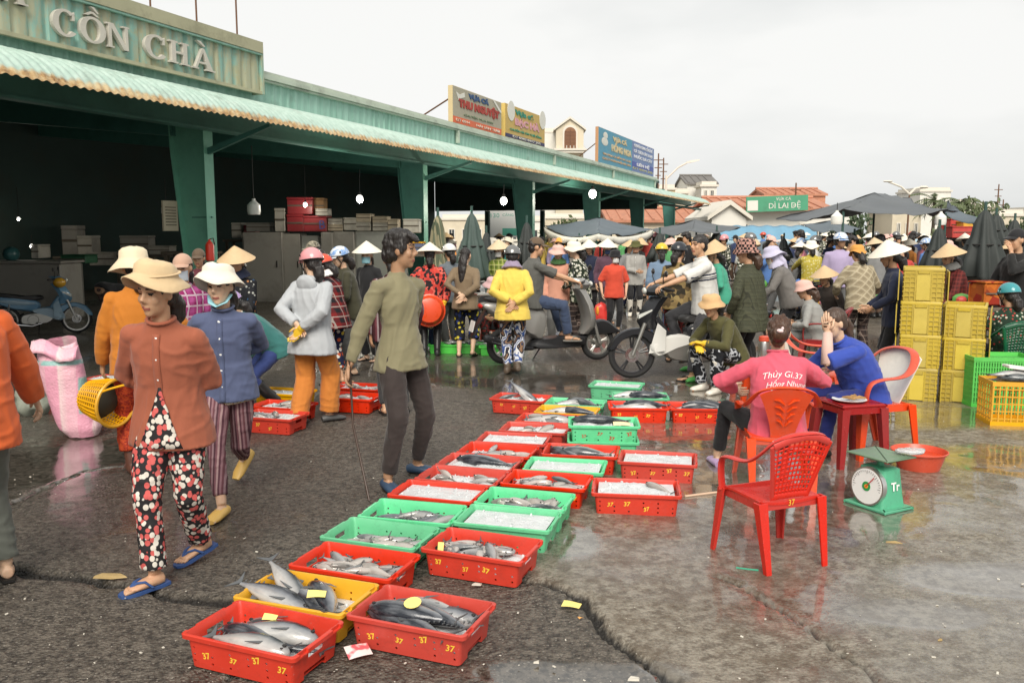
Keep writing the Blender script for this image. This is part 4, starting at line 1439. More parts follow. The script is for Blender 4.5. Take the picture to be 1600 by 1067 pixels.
# stacks of yellow crates
M_ybox = plastic('yellow_crate', (.52, .385, .05), .45, .4)
def ybox(name, L, W, Hh, mat, label, group, panel=True, grid=False):
	t = empty(name, (0, 0, 0), 0, label, 'crate', group)
	a, b = L / 2, W / 2
	m = MB()
	m.loft([rrect(a - .012, b - .012, .02, 0), rrect(a - .006, b - .006, .02, Hh - .035), rrect(a, b, .02, Hh - .033), rrect(a, b, .02, Hh - .006), rrect(a - .004, b - .004, .02, Hh),
			rrect(a - .02, b - .02, .02, Hh), rrect(a - .026, b - .026, .02, .012)])
	m.build('shell', mat, t)
	m = MB()
	for z in (Hh * .14, Hh * .28, Hh * .42, Hh * .56, Hh * .70, Hh * .82):
		m.box((0, 0, z), (L - .004, W - .004, .010))
	for sx in (-1, 1):
		for k in range(4):
			m.box((sx * (.10 + .075 * k) * L / .55, 0, Hh * .45), (.010, W - .006, Hh * .88))
		m.box((sx * .075, 0, Hh * .47), (.012, W - .001, Hh * .92))
	for sy in range(-2, 3):
		m.box((0, sy * W * .21, Hh * .45), (L - .006, .010, Hh * .88))
	# keep only what stands proud of the shell: ribs are slabs cut by the hollow shell
	if not grid:
		m.build('ribs', mat, t)
	if panel:
		for sy in (-1, 1):
			MB().box((0, sy * (b - .002), Hh * .47), (.13, .008, Hh * .88), bev=.003).build('centre_panel', plastic('yellow_panel_light', (.62, .48, .09), .4, .25) if 'yellow_panel_light' not in bpy.data.materials else bpy.data.materials['yellow_panel_light'], t)
			MB().box((0, sy * (b + .004), Hh * .86), (.11, .010, Hh * .10), bev=.003).build('grip', mat, t)
	return t
def nth(k, n, what):
	return ('topmost', 'second from the top', 'third from the top', 'fourth from the top', 'lowest')[k if k < n - 1 or n < 4 else (3 if n == 4 else 4)] + ' ' + what
p1, p2 = G(1431, 627), G(1500, 630)
first = ybox('yellow_crate', .385, .52, .34, M_ybox, 'x', 'stacked yellow crates')
for k, z in enumerate((0, .342, .684, 1.026)):
	o = first if k == 0 else clone(first)
	o.location = (p1.x + .12 + (.004 if k % 2 else -.003), p1.y + .26, z)
	o.rotation_euler = (0, 0, R(-25) + .012 * (k % 2))
	o['label'] = nth(3 - k, 4, 'yellow crate in the tall stack beside the navy jacket') if k else 'lowest yellow crate in the tall stack beside the navy jacket'
for k, z in enumerate((0, .332, .664)):
	o = clone(first, loc=(p2.x + .13 + (.006 if k == 1 else 0), p2.y + .26, z), rz=R(-28) - .02 * k, scale=(1.04, 1, .97))
	o['label'] = ('lowest', 'middle', 'topmost')[k] + ' yellow crate in the short stack beside the green crate'
def open_crate(name, L, W, Hh, mat, label, rows, cols):
	"""a lattice crate: posts, rims and bars"""
	t = empty(name, (0, 0, 0), 0, label, 'crate', 'lattice crates at the market edge')
	a, b = L / 2, W / 2
	m = MB()
	for z, h in ((Hh - .02, .04), (.02, .04)):
		if h and z < Hh / 2:
			m.build('top_rim', mat, t)
			m = MB()
		for sy in (-1, 1):
			m.box((0, sy * (b - .008), z), (L, .016, h))
		for sx in (-1, 1):
			m.box((sx * (a - .008), 0, z), (.0155, W - .033, h - .001))
	m.box((0, 0, .008), (L - .03, W - .03, .012))
	m.build('base_rim', mat, t)
	m = MB()
	for k in range(cols + 1):
		x = -a + .012 + (L - .024) * k / cols
		for sy in (-1, 1):
			m.box((x, sy * (b - .008), Hh / 2), (.012, .010, Hh - .02))
	n2 = max(3, int(cols * W / L))
	for k in range(n2 + 1):
		y = -b + .012 + (W - .024) * k / n2
		for sx in (-1, 1):
			m.box((sx * (a - .008), y, Hh / 2), (.010, .012, Hh - .02))
	for k in range(1, rows):
		z = Hh * k / rows
		for sy in (-1, 1):
			m.box((0, sy * (b - .0085), z), (L - .01, .007, .010))
		for sx in (-1, 1):
			m.box((sx * (a - .0085), 0, z), (.007, W - .02, .010))
	m.build('lattice', mat, t)
	return t
M_lime = plastic('bright_green_plastic', (.11, .62, .10), .4, .3)
gc = open_crate('green_crate', .62, .44, .50, M_lime, 'tall bright green lattice crate in front of the dark green armchair', 10, 24)
p = G(1527, 640); gc.location = (p.x + .33, p.y + .30, 0); gc.rotation_euler = (0, 0, R(-6))
m = MB(); m.box((0, 0, .26), (.585, .405, .40)); o = m.build('liner', plastic('green_liner', (.09, .5, .09), .5, .4), gc)
yc = open_crate('amber_crate', .50, .36, .40, M_yel, 'amber lattice crate heaped with pale fish at the right edge', 6, 9)
p = G(1558, 668); yc.location = (p.x + .25, p.y + .2, 0); yc.rotation_euler = (0, 0, R(-10))
M_pl = plain('plain_white_foam', (.78, .77, .73), .6, .05, 20)
YM = Matrix.Translation(yc.location) @ Matrix.Rotation(R(-10), 4, 'Z')
for k, (x, y, yaw, kd) in enumerate(((0, .05, .1, 2), (.03, -.06, 3.0, 3), (-.05, -.01, .3, 2))):
	put_big(YM @ Matrix.Translation((x, y, .39 + .03 * k)) @ Matrix.Rotation(yaw, 4, 'Z'), kd, ('long dark fish lowest', 'pale fish in front', 'dark fish on top')[k] + ' in the amber lattice crate', 'fish in the amber crate')
o = MB().box((0, 0, 0), (.26, .17, .022), bev=.004).build('foam_sheet', M_pl)
o.matrix_world = YM @ Matrix.Translation((.05, .03, .50)) @ Matrix.Rotation(.12, 4, 'Y')
tag(o, 'white foam sheet lying on the fish in the amber crate', 'foam sheet')

# pink sack
t = NT('woven_pink_sack')
o_ = t.sep()
st = t.ramp(t.math('FRACT', t.math('MULTIPLY', o_[0], 4.2)), [(.40, (.70, .32, .42)), (.46, (.74, .55, .56)), (.7, (.72, .40, .47))])
gs = t.ramp(t.math('ABSOLUTE', t.math('SUBTRACT', o_[0], .035)), [(.018, 1.0), (.026, 0.0)])
gm_ = t.math('MULTIPLY', gs, t.ramp(o_[2], [(.2, 0.0), (.22, 1.0), (.50, 1.0), (.52, 0.0)]))
base = t.mix(t.math('MULTIPLY', gm_, .75), st, (.10, .42, .35))
band = t.math('MULTIPLY', t.ramp(o_[2], [(.615, 0.0), (.625, 1.0)]), t.ramp(o_[2], [(.655, 1.0), (.665, 0.0)]))
base = t.mix(t.math('MULTIPLY', band, t.ramp(t.noise(9, 2), [(.4, 0), (.5, .8)])), base, (.12, .45, .40))
base = t.mix(t.ramp(t.noise(8, 6, rough=.7), [(.58, 0.0), (.75, .4)]), base, (.30, .2, .18))
t.col(base); t.rough(.42)
t.bump(t.math('ADD', t.noise(60, 2), t.math('MULTIPLY', t.noise(7, 4), 2.0)), .5, .012)
M_sack = t.m
sk = empty('sack', (0, 0, 0), 0, 'upright pink woven sack with a folded top on the wet ground', 'sack')
def sfn2(a, b):
	th = a * 2 * math.pi
	z = .80 * b
	rx = .172 * (1 - .12 * (2 * b - 1) ** 2) * (1 if b > .08 else .75 + b * 3)
	ry = .13 * (1.0 - .15 * b) * (1 if b > .08 else .75 + b * 3)
	if b > .80:
		f = (b - .80) / .20
		ry *= 1 - .75 * f
		rx *= 1 + .06 * f
	e = 2.6
	c, s = math.cos(th), math.sin(th)
	x = rx * math.copysign(abs(c) ** (2 / e), c)
	y = ry * math.copysign(abs(s) ** (2 / e), s)
	wv = .02 * noise.noise((x * 7, y * 7 + 3, z * 6)) + .010 * noise.noise((x * 20, y * 20, z * 14))
	return (x * (1 + wv * 4) - .16 * b - .03 * math.sin(b * 3), y * (1 + wv * 4), z + (.05 * math.sin(th * 1.0 + .6) * max(0, b - .7) / .3) + wv * .5)
m = MB(); m.grid(40, 34, sfn2)
m.add([(-.1, 0, .0)], [])
m.build('bag', M_sack, sk, auto=0)
m = MB()
m.grid(14, 6, lambda a, b: (-.34 + .36 * a, -.035 - .09 * b + .02 * math.sin(a * 6), .79 + .04 * math.sin(a * 5 + 1) - .10 * b * b + .02 * noise.noise((a * 6, b * 4, 2))), thick=.004)
m.build('folded_flap', M_sack, sk, auto=0)
p = G(122, 684); sk.location = (p.x, p.y + .1, 0); sk.rotation_euler = (0, 0, R(8))
# clear bag of ice and green net by the red crate
def lump(name, px, py, dist, r, mat, label, cat, seed=0, zc=None, kind=None):
	p = D(px, py, dist)
	m = MB()
	def fn(a, b):
		th, ph = a * 2 * math.pi, (b - .5) * math.pi
		k = 1 + .35 * noise.noise((math.cos(th) * 1.7 + seed, math.sin(th) * 1.7, math.sin(ph) * 1.7)) + .12 * noise.noise((math.cos(th) * 5 + seed, math.sin(th) * 5, math.sin(ph) * 5))
		return (r[0] * k * math.cos(th) * math.cos(ph), r[1] * k * math.sin(th) * math.cos(ph), r[2] * k * math.sin(ph))
	m.grid(28, 16, fn)
	o = m.build(name, mat, auto=0)
	o.location = p if zc is None else (p.x, p.y, zc)
	return tag(o, label, cat, None, kind)
M_bagw = plain('milky_plastic', (.66, .70, .66), .25, .12, 12, .3)
M_net = plain('grey_green_net', (.25, .27, .22), .7, .3, 25, .6, 90)
lump('ice_bag', 45, 577, 9.4, (.17, .14, .09), M_bagw, 'milky plastic bag of ice on the red crate beside the pink sack', 'bag', 3)
lump('net_bundle', 52, 632, 8.0, (.16, .14, .16), M_net, 'grey green bundled net on the ground by the pink sack', 'net', 6, .13)
# green trays with fish by the customers at the stall
for k, (px, py) in enumerate(((696, 553), (738, 553), (775, 556))):
	t_ = link('tray', crate_mesh('tray', M_lime, .50, .36, .13, False) if k == 0 else bpy.data.meshes['tray'])
	p = G(px, py); t_.location = (p.x, p.y + .18, 0); t_.rotation_euler = (0, 0, R(-4 + 3 * k))
	tag(t_, ('bright green tray at the feet of the woman with a red basin', 'bright green tray behind the long-haired woman', 'bright green tray beside the rear wheel of the silver scooter')[k], 'tray', 'bright green fish trays')
	M = Matrix.Translation(t_.location)
	for q in range(5):
		put_small(M @ Matrix.Translation((rnd.uniform(-.17, .17), rnd.uniform(-.1, .1), .12 + .012 * q)) @ Matrix.Rotation(rnd.uniform(0, 6), 4, 'Z'), rnd.choice((0, 2, 4)), 'small fish in the ' + ('tray below the red basin', 'tray behind the long-haired woman', 'tray beside the scooter wheel')[k], 'small fish in the green trays')
# ================================================================== people: builder
from mathutils.bvhtree import BVHTree
def remesh(m, voxel, smooth=4, dec=None, name='body'):
	me = bpy.data.meshes.new('tmp')
	me.from_pydata(m.v, [], m.f)
	o = bpy.data.objects.new('tmp', me)
	COL.objects.link(o)
	r = o.modifiers.new('r', 'REMESH')
	r.mode = 'VOXEL'
	r.voxel_size = voxel
	s = o.modifiers.new('s', 'SMOOTH')
	s.factor = .5
	s.iterations = smooth
	if dec:
		d = o.modifiers.new('d', 'DECIMATE')
		d.ratio = dec
	out = evaluated(o, name)
	bpy.data.objects.remove(o)
	bpy.data.meshes.remove(me)
	return out
def displace(me, fn):
	n = len(me.vertices)
	co = np.empty(n * 3, np.float32)
	nr = np.empty(n * 3, np.float32)
	me.vertices.foreach_get('co', co)
	me.vertex_normals.foreach_get('vector', nr)
	co = co.reshape(-1, 3)
	nr = nr.reshape(-1, 3)
	d = np.array([fn(p) for p in co.tolist()], np.float32)
	co += nr * d[:, None]
	me.vertices.foreach_set('co', co.ravel())
	me.update()

# --- cloth materials
def cloth(name, c, bump=.18, var=.12, rough=.8, weave=True):
	if name in _MC:
		return _MC[name]
	t = NT(name)
	c = c4(c)
	t.col(t.mix(t.noise(7, 4), tuple(x * (1 - var) for x in c[:3]), tuple(min(1, x * (1 + var)) for x in c[:3])))
	t.rough(rough)
	t.inp('Specular IOR Level', .25)
	t.inp('Sheen Weight', .15)
	t.bump(t.math('ADD', t.math('ADD', t.noise(12, 3), t.math('MULTIPLY', t.math('ABSOLUTE', t.math('SUBTRACT', t.noise(26, 3, vec=t.mapping(scale=(1, 1, .55), rot=(.3, .5, 0))), .5)), -1.4)), t.math('MULTIPLY', t.noise(140, 2), .2)), bump, .010)
	_MC[name] = t.m
	return t.m
def pattern(name, kind, cols, scale=20, vec_scale=(1, 1, 1), thr=.4, rot=(0, 0, 0)):
	if name in _MC:
		return _MC[name]
	t = NT(name)
	v = t.mapping(scale=vec_scale, rot=rot)
	if kind == 'cells':          # every cell its own colour
		s = t.sep(t.voro(scale, vec=v, out='Color'))[0]
		st = [(i / len(cols), c) for i, c in enumerate(cols)]
		c = t.ramp(s, st, 'CONSTANT')
	elif kind == 'spots':        # first colour is the ground
		s = t.sep(t.voro(scale, vec=v, out='Color'))[0]
		k = len(cols) - 1
		c = t.mix(t.ramp(t.voro(scale, vec=v), [(thr, 1.0), (thr + .05, 0.0)]), cols[0], t.ramp(s, [(i / k, q) for i, q in enumerate(cols[1:])], 'CONSTANT'))
	elif kind == 'swirl':
		f = t.noise(scale, 2, vec=v)
		f = t.math('FRACT', t.math('MULTIPLY', f, 5.0))
		c = t.ramp(f, [(i / len(cols), q) for i, q in enumerate(cols)], 'CONSTANT')
	elif kind == 'stripes':
		f = t.math('FRACT', t.math('MULTIPLY', t.sep(v)[0], scale))
		c = t.ramp(f, [(i / len(cols), q) for i, q in enumerate(cols)], 'CONSTANT')
	elif kind == 'bands':        # horizontal
		f = t.math('FRACT', t.math('MULTIPLY', t.sep(v)[2], scale))
		c = t.ramp(f, [(i / len(cols), q) for i, q in enumerate(cols)], 'CONSTANT')
	elif kind == 'plaid':
		o = t.sep(v)
		fx = t.math('FRACT', t.math('MULTIPLY', t.math('ADD', o[0], t.math('MULTIPLY', o[1], .8)), scale))
		fz = t.math('FRACT', t.math('MULTIPLY', o[2], scale))
		m1 = t.ramp(fx, [(0, 0.0), (.45, .8), (.9, 0.0)], 'CONSTANT')
		m2 = t.ramp(fz, [(0, 0.0), (.45, .8), (.9, 0.0)], 'CONSTANT')
		c = t.mix(t.math('MULTIPLY', t.math('ADD', m1, m2), .62), cols[0], cols[1])
		l1 = t.ramp(fx, [(0, 1.0), (thr * .2, 0.0)], 'CONSTANT')
		l2 = t.ramp(fz, [(0, 1.0), (thr * .2, 0.0)], 'CONSTANT')
		c = t.mix(t.math('MULTIPLY', t.math('MAXIMUM', l1, l2), .75), c, cols[2])
	elif kind == 'check':
		c = t.n('TexChecker', {'Vector': v, 'Color1': c4(cols[0]), 'Color2': c4(cols[1]), 'Scale': scale}).outputs[0]
	t.col(t.mix(t.math('MULTIPLY', t.noise(6, 3), .25), c, (.05, .05, .05)))
	t.rough(.8)
	t.inp('Specular IOR Level', .25)
	t.bump(t.math('ADD', t.noise(12, 3), t.math('MULTIPLY', t.noise(140, 2), .25)), .25, .012)
	_MC[name] = t.m
	return t.m
def skin(name, c):
	t = NT(name)
	c = c4(c)
	b = t.mix(t.noise(22, 4), tuple(x * .84 for x in c[:3]), tuple(min(1, x * 1.1) for x in c[:3]))
	b = t.mix(t.ramp(t.noise(6, 3), [(.5, 0.0), (.75, .35)]), b, (c[0] * .95, c[1] * .68, c[2] * .6))
	t.col(b)
	t.rough(.5)
	t.inp('Subsurface Weight', .12)
	t.inp('Subsurface Radius', (.012, .005, .003))
	t.bump(t.noise(120, 3), .12, .002)
	return t.m
SK = [skin('skin_tan', (.56, .33, .20)), skin('skin_light', (.66, .44, .30)), skin('skin_dark', (.42, .24, .14))]
M_eye = plain('eye_dark', (.012, .009, .008), .25)
M_lip = plain('lip', (.33, .11, .085), .45)
M_brow = plain('eyebrow', (.05, .035, .025), .8)
M_shade = plain('eyelid_shade', (.26, .135, .08), .5)  # darker band over the eyes: socket shade painted into the skin
def hairm(name, c):
	t = NT(name)
	t.col(t.mix(t.noise(55, 3, vec=t.mapping(scale=(1.6, 1.6, .25))), tuple(x * .25 for x in c), tuple(x * 2.3 for x in c)))
	t.rough(.38)
	t.bump(t.noise(70, 3, vec=t.mapping(scale=(1.6, 1.6, .2))), .7, .01)
	return t.m
HR = {'black': hairm('hair_black', (.016, .013, .012)), 'brown': hairm('hair_brown', (.05, .028, .018)), 'auburn': hairm('hair_auburn', (.050, .021, .010))}

def ik(a, b, l1, l2, pole):
	d = b - a
	L = d.length
	mx = (l1 + l2) * .998
	if L > mx:
		b = a + d * (mx / L)
		d = b - a
		L = mx
	u = d.normalized()
	x = (l1 * l1 - l2 * l2 + L * L) / (2 * L)
	h = math.sqrt(max(0, l1 * l1 - x * x))
	p = Vector(pole)
	p = p - u * p.dot(u)
	if p.length < 1e-4:
		p = Vector((0, -1, 0))
	return a + u * x + p.normalized() * h, b

def hand_parts(m_palm, fingers, wrist, dirv, nrm, side, S, curl, lod):
	"""palm goes to the remeshed body, fingers are chains rooted in it; side=+1 right hand"""
	d = dirv.normalized()
	n = (nrm - d * nrm.dot(d)).normalized()
	w = d.cross(n) * side               # towards the thumb
	m_palm.tube([wrist - d * .02 * S, wrist + d * .02 * S, wrist + d * .055 * S, wrist + d * .088 * S], [(.024 * S, .019 * S), (.030 * S, .017 * S), (.040 * S, .016 * S), (.039 * S, .014 * S)], 10, side=w)
	k = 6 if lod == 0 else 5
	for i, (off, L) in enumerate(((.028, .068), (.010, .076), (-.009, .070), (-.027, .056))):
		b0 = wrist + d * (.078 - .006 * abs(i - 1)) * S + w * off * S
		dd = d + w * (.05 * (1.5 - i)) * .6
		ax = n
		pts = [b0]
		c = curl * (1 + .12 * i)
		for q, ll in enumerate((.46, .32, .24)):
			ang = R(c * (q + .6) * .62)
			v = (dd.normalized() * math.cos(ang) + ax * math.sin(ang))
			pts.append(pts[-1] + v * (L * 1.0 * ll + .004) * S)
		fingers.tube(pts, [.0098 * S, .0092 * S, .0082 * S, .0055 * S], k)
	b0 = wrist + d * .022 * S + w * .024 * S
	v1 = (d * .75 + w * .75 + n * .35).normalized()
	v2 = (d * .95 + w * .2 + n * .35).normalized()
	fingers.tube([b0, b0 + v1 * .036 * S, b0 + v1 * .036 * S + v2 * .032 * S, b0 + v1 * .036 * S + v2 * .052 * S], [.0125 * S, .0115 * S, .0095 * S, .006 * S], k)

BODY = {}
def person(loc, heading, h, label, pose=None, fit=None, lod=1, group='people at the fish market', sk=0, name='person'):
	pose = dict(pose or {})
	fit = dict(fit or {})
	S = h / 1.60
	rz = math.atan2(heading[1], heading[0]) - math.pi / 2
	root = empty(name, (loc[0], loc[1], 0), rz, label, 'person', group)
	rinv = Matrix.Rotation(-rz, 4, 'Z') @ Matrix.Translation((-loc[0], -loc[1], 0))
	def local(pt):
		return rinv @ Vector(pt)
	# ---- skeleton
	feet = []
	for key, sx in (('L', -1), ('R', 1)):
		f = pose.get(key + 'f')
		lift = pose.get(key + 'lift', 0.0)
		if f is None:
			p = Vector((sx * .095 * S, 0, .07 * S))
		elif len(f) == 2:
			q = local(G(*f))
			p = Vector((q.x, q.y, .07 * S))
		else:
			p = Vector(f) * S
		p.z += lift * .16 * S
		feet.append((p, R(pose.get(key + 'yaw', -sx * 8 * -1 * -1)), lift))
	thigh, shin = .405 * S, .39 * S
	hip = Vector(pose.get('hip', ((feet[0][0].x + feet[1][0].x) / 2 / S, (feet[0][0].y + feet[1][0].y) / 2 / S, .86))) * S
	hyaw = R(pose.get('hipyaw', 0))
	Rh_ = Matrix.Rotation(hyaw, 3, 'Z')
	hj = [hip + Rh_ @ Vector((sx * .085 * S, 0, -.03 * S)) for sx in (-1, 1)]
	if 'hip' not in pose or pose.get('autohip'):
		zmax = 9
		for (a, _, _), q in zip(feet, hj):
			dxy = math.hypot(a.x - q.x, a.y - q.y)
			zmax = min(zmax, a.z + math.sqrt(max(.01, (.995 * (thigh + shin)) ** 2 - dxy ** 2)) + .03 * S)
		hip.z = min(hip.z, zmax)
		hj = [hip + Rh_ @ Vector((sx * .085 * S, 0, -.03 * S)) for sx in (-1, 1)]
	Rl = Matrix.Rotation(R(-pose.get('lean', 2)), 3, 'X') @ Matrix.Rotation(R(pose.get('side', 0)), 3, 'Y')
	Rt = Matrix.Rotation(R(pose.get('twist', 0)), 3, 'Z')
	Rm = Rl @ Rt
	sp = lambda z, y=0.0, x=0.0: hip + (Rl @ Matrix.Rotation(R(pose.get('twist', 0)) * min(1, max(0, z / .44)), 3, 'Z') @ Vector((x, y, z))) * S
	hunch = pose.get('hunch', 0.0)
	def spine(z):
		return sp(z, hunch * max(0, z - .12) ** 2 * 2.2)
	neckb = spine(.485)
	sw = fit.get('sw', .156)
	shd = [spine(.406) + (Rm @ Vector((sx * sw, 0, 0))) * S for sx in (-1, 1)]
	arms = []
	for key, sx, s0 in (('L', -1, shd[0]), ('R', 1, shd[1])):
		t_ = pose.get(key + 'h')
		if t_ is None:
			tgt = s0 + Vector((sx * .06, .03, -.485)) * S
			pole = Vector((sx * .4, -1, 0))
		else:
			tgt = Vector(t_) * S
			pole = Vector(pose.get(key + 'e', (sx * .8, -.7, -.1)))
		e, w = ik(s0, tgt, .27 * S, .235 * S, pole)
		arms.append((s0, e, w, sx, key))
	knees = []
	for (a, yaw, lift), q, key, sx in zip(feet, hj, 'LR', (-1, 1)):
		kp = Vector(pose.get(key + 'k', (sx * .12, 1, 0)))
		k_, a2 = ik(q, a, thigh, shin, kp)
		knees.append((q, k_, a2, yaw, lift))
	hy, hp_, hr = pose.get('head', (0, 8, 0))
	Rhd = Matrix.Rotation(R(hy), 3, 'Z') @ Matrix.Rotation(R(-hp_), 3, 'X') @ Matrix.Rotation(R(hr), 3, 'Y')
	up_ = (Rl @ Vector((0, 0, 1))) * .55 + Vector((0, 0, .45))
	headc = neckb + (up_ * .105 + Vector((0, .012, 0)) + Rhd @ Vector((0, .015, .045))) * S
	Mh = Matrix.Translation(headc) @ Rhd.to_4x4() @ Matrix.Scale(S, 4)
	fat = fit.get('fat', 1.0)
	vox = (.0078, .0115, .017)[lod] * S
	cvx = (.0095, .0145, .022)[lod] * S
	# ---- body: one continuous skin
	m = MB()
	xs = Rm @ Vector((1, 0, 0))
	m.tube([spine(z) for z in (-.10, 0, .15, .32, .43, .47)], [(.13 * S, .10 * S), (.145 * S, .10 * S), (.115 * S, .08 * S), (.135 * S, .09 * S), (.13 * S, .07 * S), (.06 * S, .05 * S)], 14, side=xs)
	m.tube([spine(.42), neckb + Vector((0, 0, .02)) * S, headc + Rhd @ Vector((0, -.015, -.03)) * S], [.056 * S, .046 * S, .049 * S], 10)
	m.M = Mh
	m.ell((0, -.012, .022), (.073, .092, .090), 16, 12)
	m.ell((0, .020, -.035), (.058, .066, .078), 14, 10)
	m.ell((0, .056, -.088), (.026, .024, .022), 8, 6)
	if lod < 2:
		m.tube([(0, .080, .018), (0, .094, -.008), (0, .103, -.024)], [.009, .011, .0135], 8)
		m.ell((0, .090, -.028), (.020, .013, .009), 8, 6)
		m.tube([(-.045, .068, .030), (-.02, .082, .034), (.02, .082, .034), (.045, .068, .030)], [.008, .010, .010, .008], 8)
		for sx in (-1, 1):
			m.ell((sx * .036, .056, -.022), (.024, .022, .026), 8, 6)
			m.ell((sx * .074, -.004, -.004), (.011, .020, .031), 8, 6)
			m.ell((sx * .029, .072, .010), (.015, .010, .009), 8, 6)
		m.ell((0, .080, -.056), (.022, .010, .0065), 8, 6)
		m.ell((0, .079, -.067), (.018, .010, .006), 8, 6)
	m.M = Matrix.Identity(4)
	fg = MB()
	for s0, e, w, sx, key in arms:
		m.tube([s0, s0.lerp(e, .5), e, e.lerp(w, .45), w], [.046 * S, .043 * S, .036 * S, .035 * S, .024 * S], 10)
		hd = pose.get(key + 'hd')
		hd = Vector(hd) if hd else (w - e).normalized()
		hn = Vector(pose.get(key + 'hn', (-sx * 1.0, .25, 0)))
		gl = m
		hand_parts(m, fg, w, hd, hn, sx, S, pose.get(key + 'curl', pose.get('curl', 32)), lod)
	for (q, k_, a, yaw, lift), sx in zip(knees, (-1, 1)):
		m.tube([q, q.lerp(k_, .5), k_, k_.lerp(a, .4), a], [.075 * S, .063 * S, .048 * S, .047 * S, .031 * S], 10)
		fd = Matrix.Rotation(yaw, 3, 'Z') @ Matrix.Rotation(R(-lift * 55), 3, 'X')
		c = lambda y, z, x=0.0: a + (fd @ Vector((x, y, z))) * S
		m.tube([c(-.045, -.035), c(-.01, -.035), c(.05, -.040), c(.105, -.048), c(.135, -.052)], [(.026 * S, .028 * S), (.034 * S, .034 * S), (.038 * S, .026 * S), (.040 * S, .018 * S), (.034 * S, .013 * S)], 10, side=fd @ Vector((1, 0, 0)))
		if lod < 2:
			for i, (tx, tl) in enumerate(((-.026 * -sx, .165), (-.010 * -sx, .162), (.004 * -sx, .156), (.017 * -sx, .150), (.029 * -sx, .142))):
				fg.tube([c(.115, -.052, -tx), c(tl - .01, -.055, -tx), c(tl, -.058, -tx)], [.010 * S, .0092 * S, .005 * S], 5)
	me = remesh(m, vox, 3 if lod else 2, (None if lod == 0 else .75))
	# fingers and toes joined to the one skin mesh
	bm = bmesh.new()
	bm.from_mesh(me)
	gl = fit.get('gloves')
	me.materials.append(SK[sk])
	for mm in (M_eye, M_lip, M_brow, M_shade):
		me.materials.append(mm)
	inv = Mh.inverted()
	if lod < 2:
		for f in bm.faces:
			p = inv @ f.calc_center_median()
			if p.y > .04 and abs(p.x) < .06 and -.09 < p.z < .06:
				ax = abs(p.x)
				if .016 < ax < .043 and .0045 < p.z < .0135:
					f.material_index = 1
				elif .013 < ax < .046 and .0135 <= p.z < .021:
					f.material_index = 4
				elif .012 < ax < .048 and .030 < p.z < .0385 and lod == 0:
					f.material_index = 3
				elif ax < .023 and -.070 < p.z < -.053 and p.y > .07:
					f.material_index = 2
	fme = bpy.data.meshes.new('f')
	fme.from_pydata(fg.v, [], fg.f)
	bm.from_mesh(fme)
	bpy.data.meshes.remove(fme)
	bmesh.ops.recalc_face_normals(bm, faces=bm.faces)
	bm.to_mesh(me)
	bm.free()
	me.shade_smooth()
	link('body', me, root)
	seed = hash(label) % 97 if False else sum(map(ord, label)) % 97
	amp = fit.get('folds', 1.0) * (.0108, .0105, .009)[lod] * S
	def fold(p, kz=1.0):
		x, y, z = p
		mk = min(1, max(.12, .45 + 1.5 * noise.noise((x * 3.3 + seed, y * 3.3, z * 3.0))))
		a = noise.noise((x * 12 + z * 5, y * 12 + seed, z * 3.2 * kz))            # hanging folds
		b = noise.noise((x * 6 - z * 7, y * 6 + seed, z * 12 * kz + x * 5))       # pulls across the body
		g = noise.noise((x * 4 + seed, y * 4, z * 4))
		r = .9 * g + mk * (.9 - min(1, abs(a) * 3.4)) * .75 + (1.1 - mk) * (.8 - min(1, abs(b) * 3.2)) * .55
		return amp * r
	# ---- upper garment
	if 'shirt' in fit:
		m = MB()
		hem = fit.get('hem', .10)
		fl = fit.get('flare', 1.0)
		prof = [(-hem, .188 * fl, .146 * fl), (-hem * .4, .184 * (1 + fl) / 2, .142 * (1 + fl) / 2), (.05, .168, .130), (.16, .152 * fat ** .5, .116 * fat ** .5), (.30, .166, .122), (.375, .164, .110), (.425, .140, .088), (.460, .092, .068), (.485, .066, .060), (.500, .062, .058)]
		lowaim = Vector(pose.get('hemdir', (0, 0, 0)))
		pts, rad = [], []
		for z, a, b in prof:
			p = spine(z) if z >= 0 else hip + (Rl @ Vector((0, 0, z * .5)) + Vector((0, 0, z * .5)) + lowaim * (-z)) * S
			pts.append(p)
			rad.append((a * fat * S, b * fat * S))
		m.tube(pts, rad, 18, side=xs)
		for s0, e, w, sx, key in arms:
			ss = fit.get('slv', 1.0)
			inn = spine(.405) + (Rm @ Vector((sx * .085, 0, 0))) * S
			if fit.get('sleeve', 'long') == 'long':
				wl = e.lerp(w, .94)
				m.tube([inn, inn.lerp(s0, .6), s0], [.068 * S, .060 * S, .050 * S], 10)
				m.ell(s0, (.056 * S * ss,) * 3, 12, 8)
				m.tube([s0, s0.lerp(e, .15), s0.lerp(e, .5), e, e.lerp(w, .5), wl], [.050 * S * ss, .057 * S * ss, .058 * S * ss, .053 * S * ss, .047 * S * ss, .040 * S * ss], 10)
			else:
				el = s0.lerp(e, fit.get('slen', .72))
				m.tube([inn, inn.lerp(s0, .6), s0], [.068 * S, .060 * S, .050 * S], 10)
				m.ell(s0, (.056 * S,) * 3, 12, 8)
				m.tube([s0, s0.lerp(e, .15), s0.lerp(e, .4), el], [.050 * S, .058 * S, .063 * S, .068 * S], 10)
		sm_ = remesh(m, cvx, 3, None if lod == 0 else .8, 'shirt')
		displace(sm_, fold)
		sm_.materials.append(fit['shirt'])
		sm_.shade_smooth()
		so = link('shirt' if not fit.get('coat') else 'jacket', sm_, root)
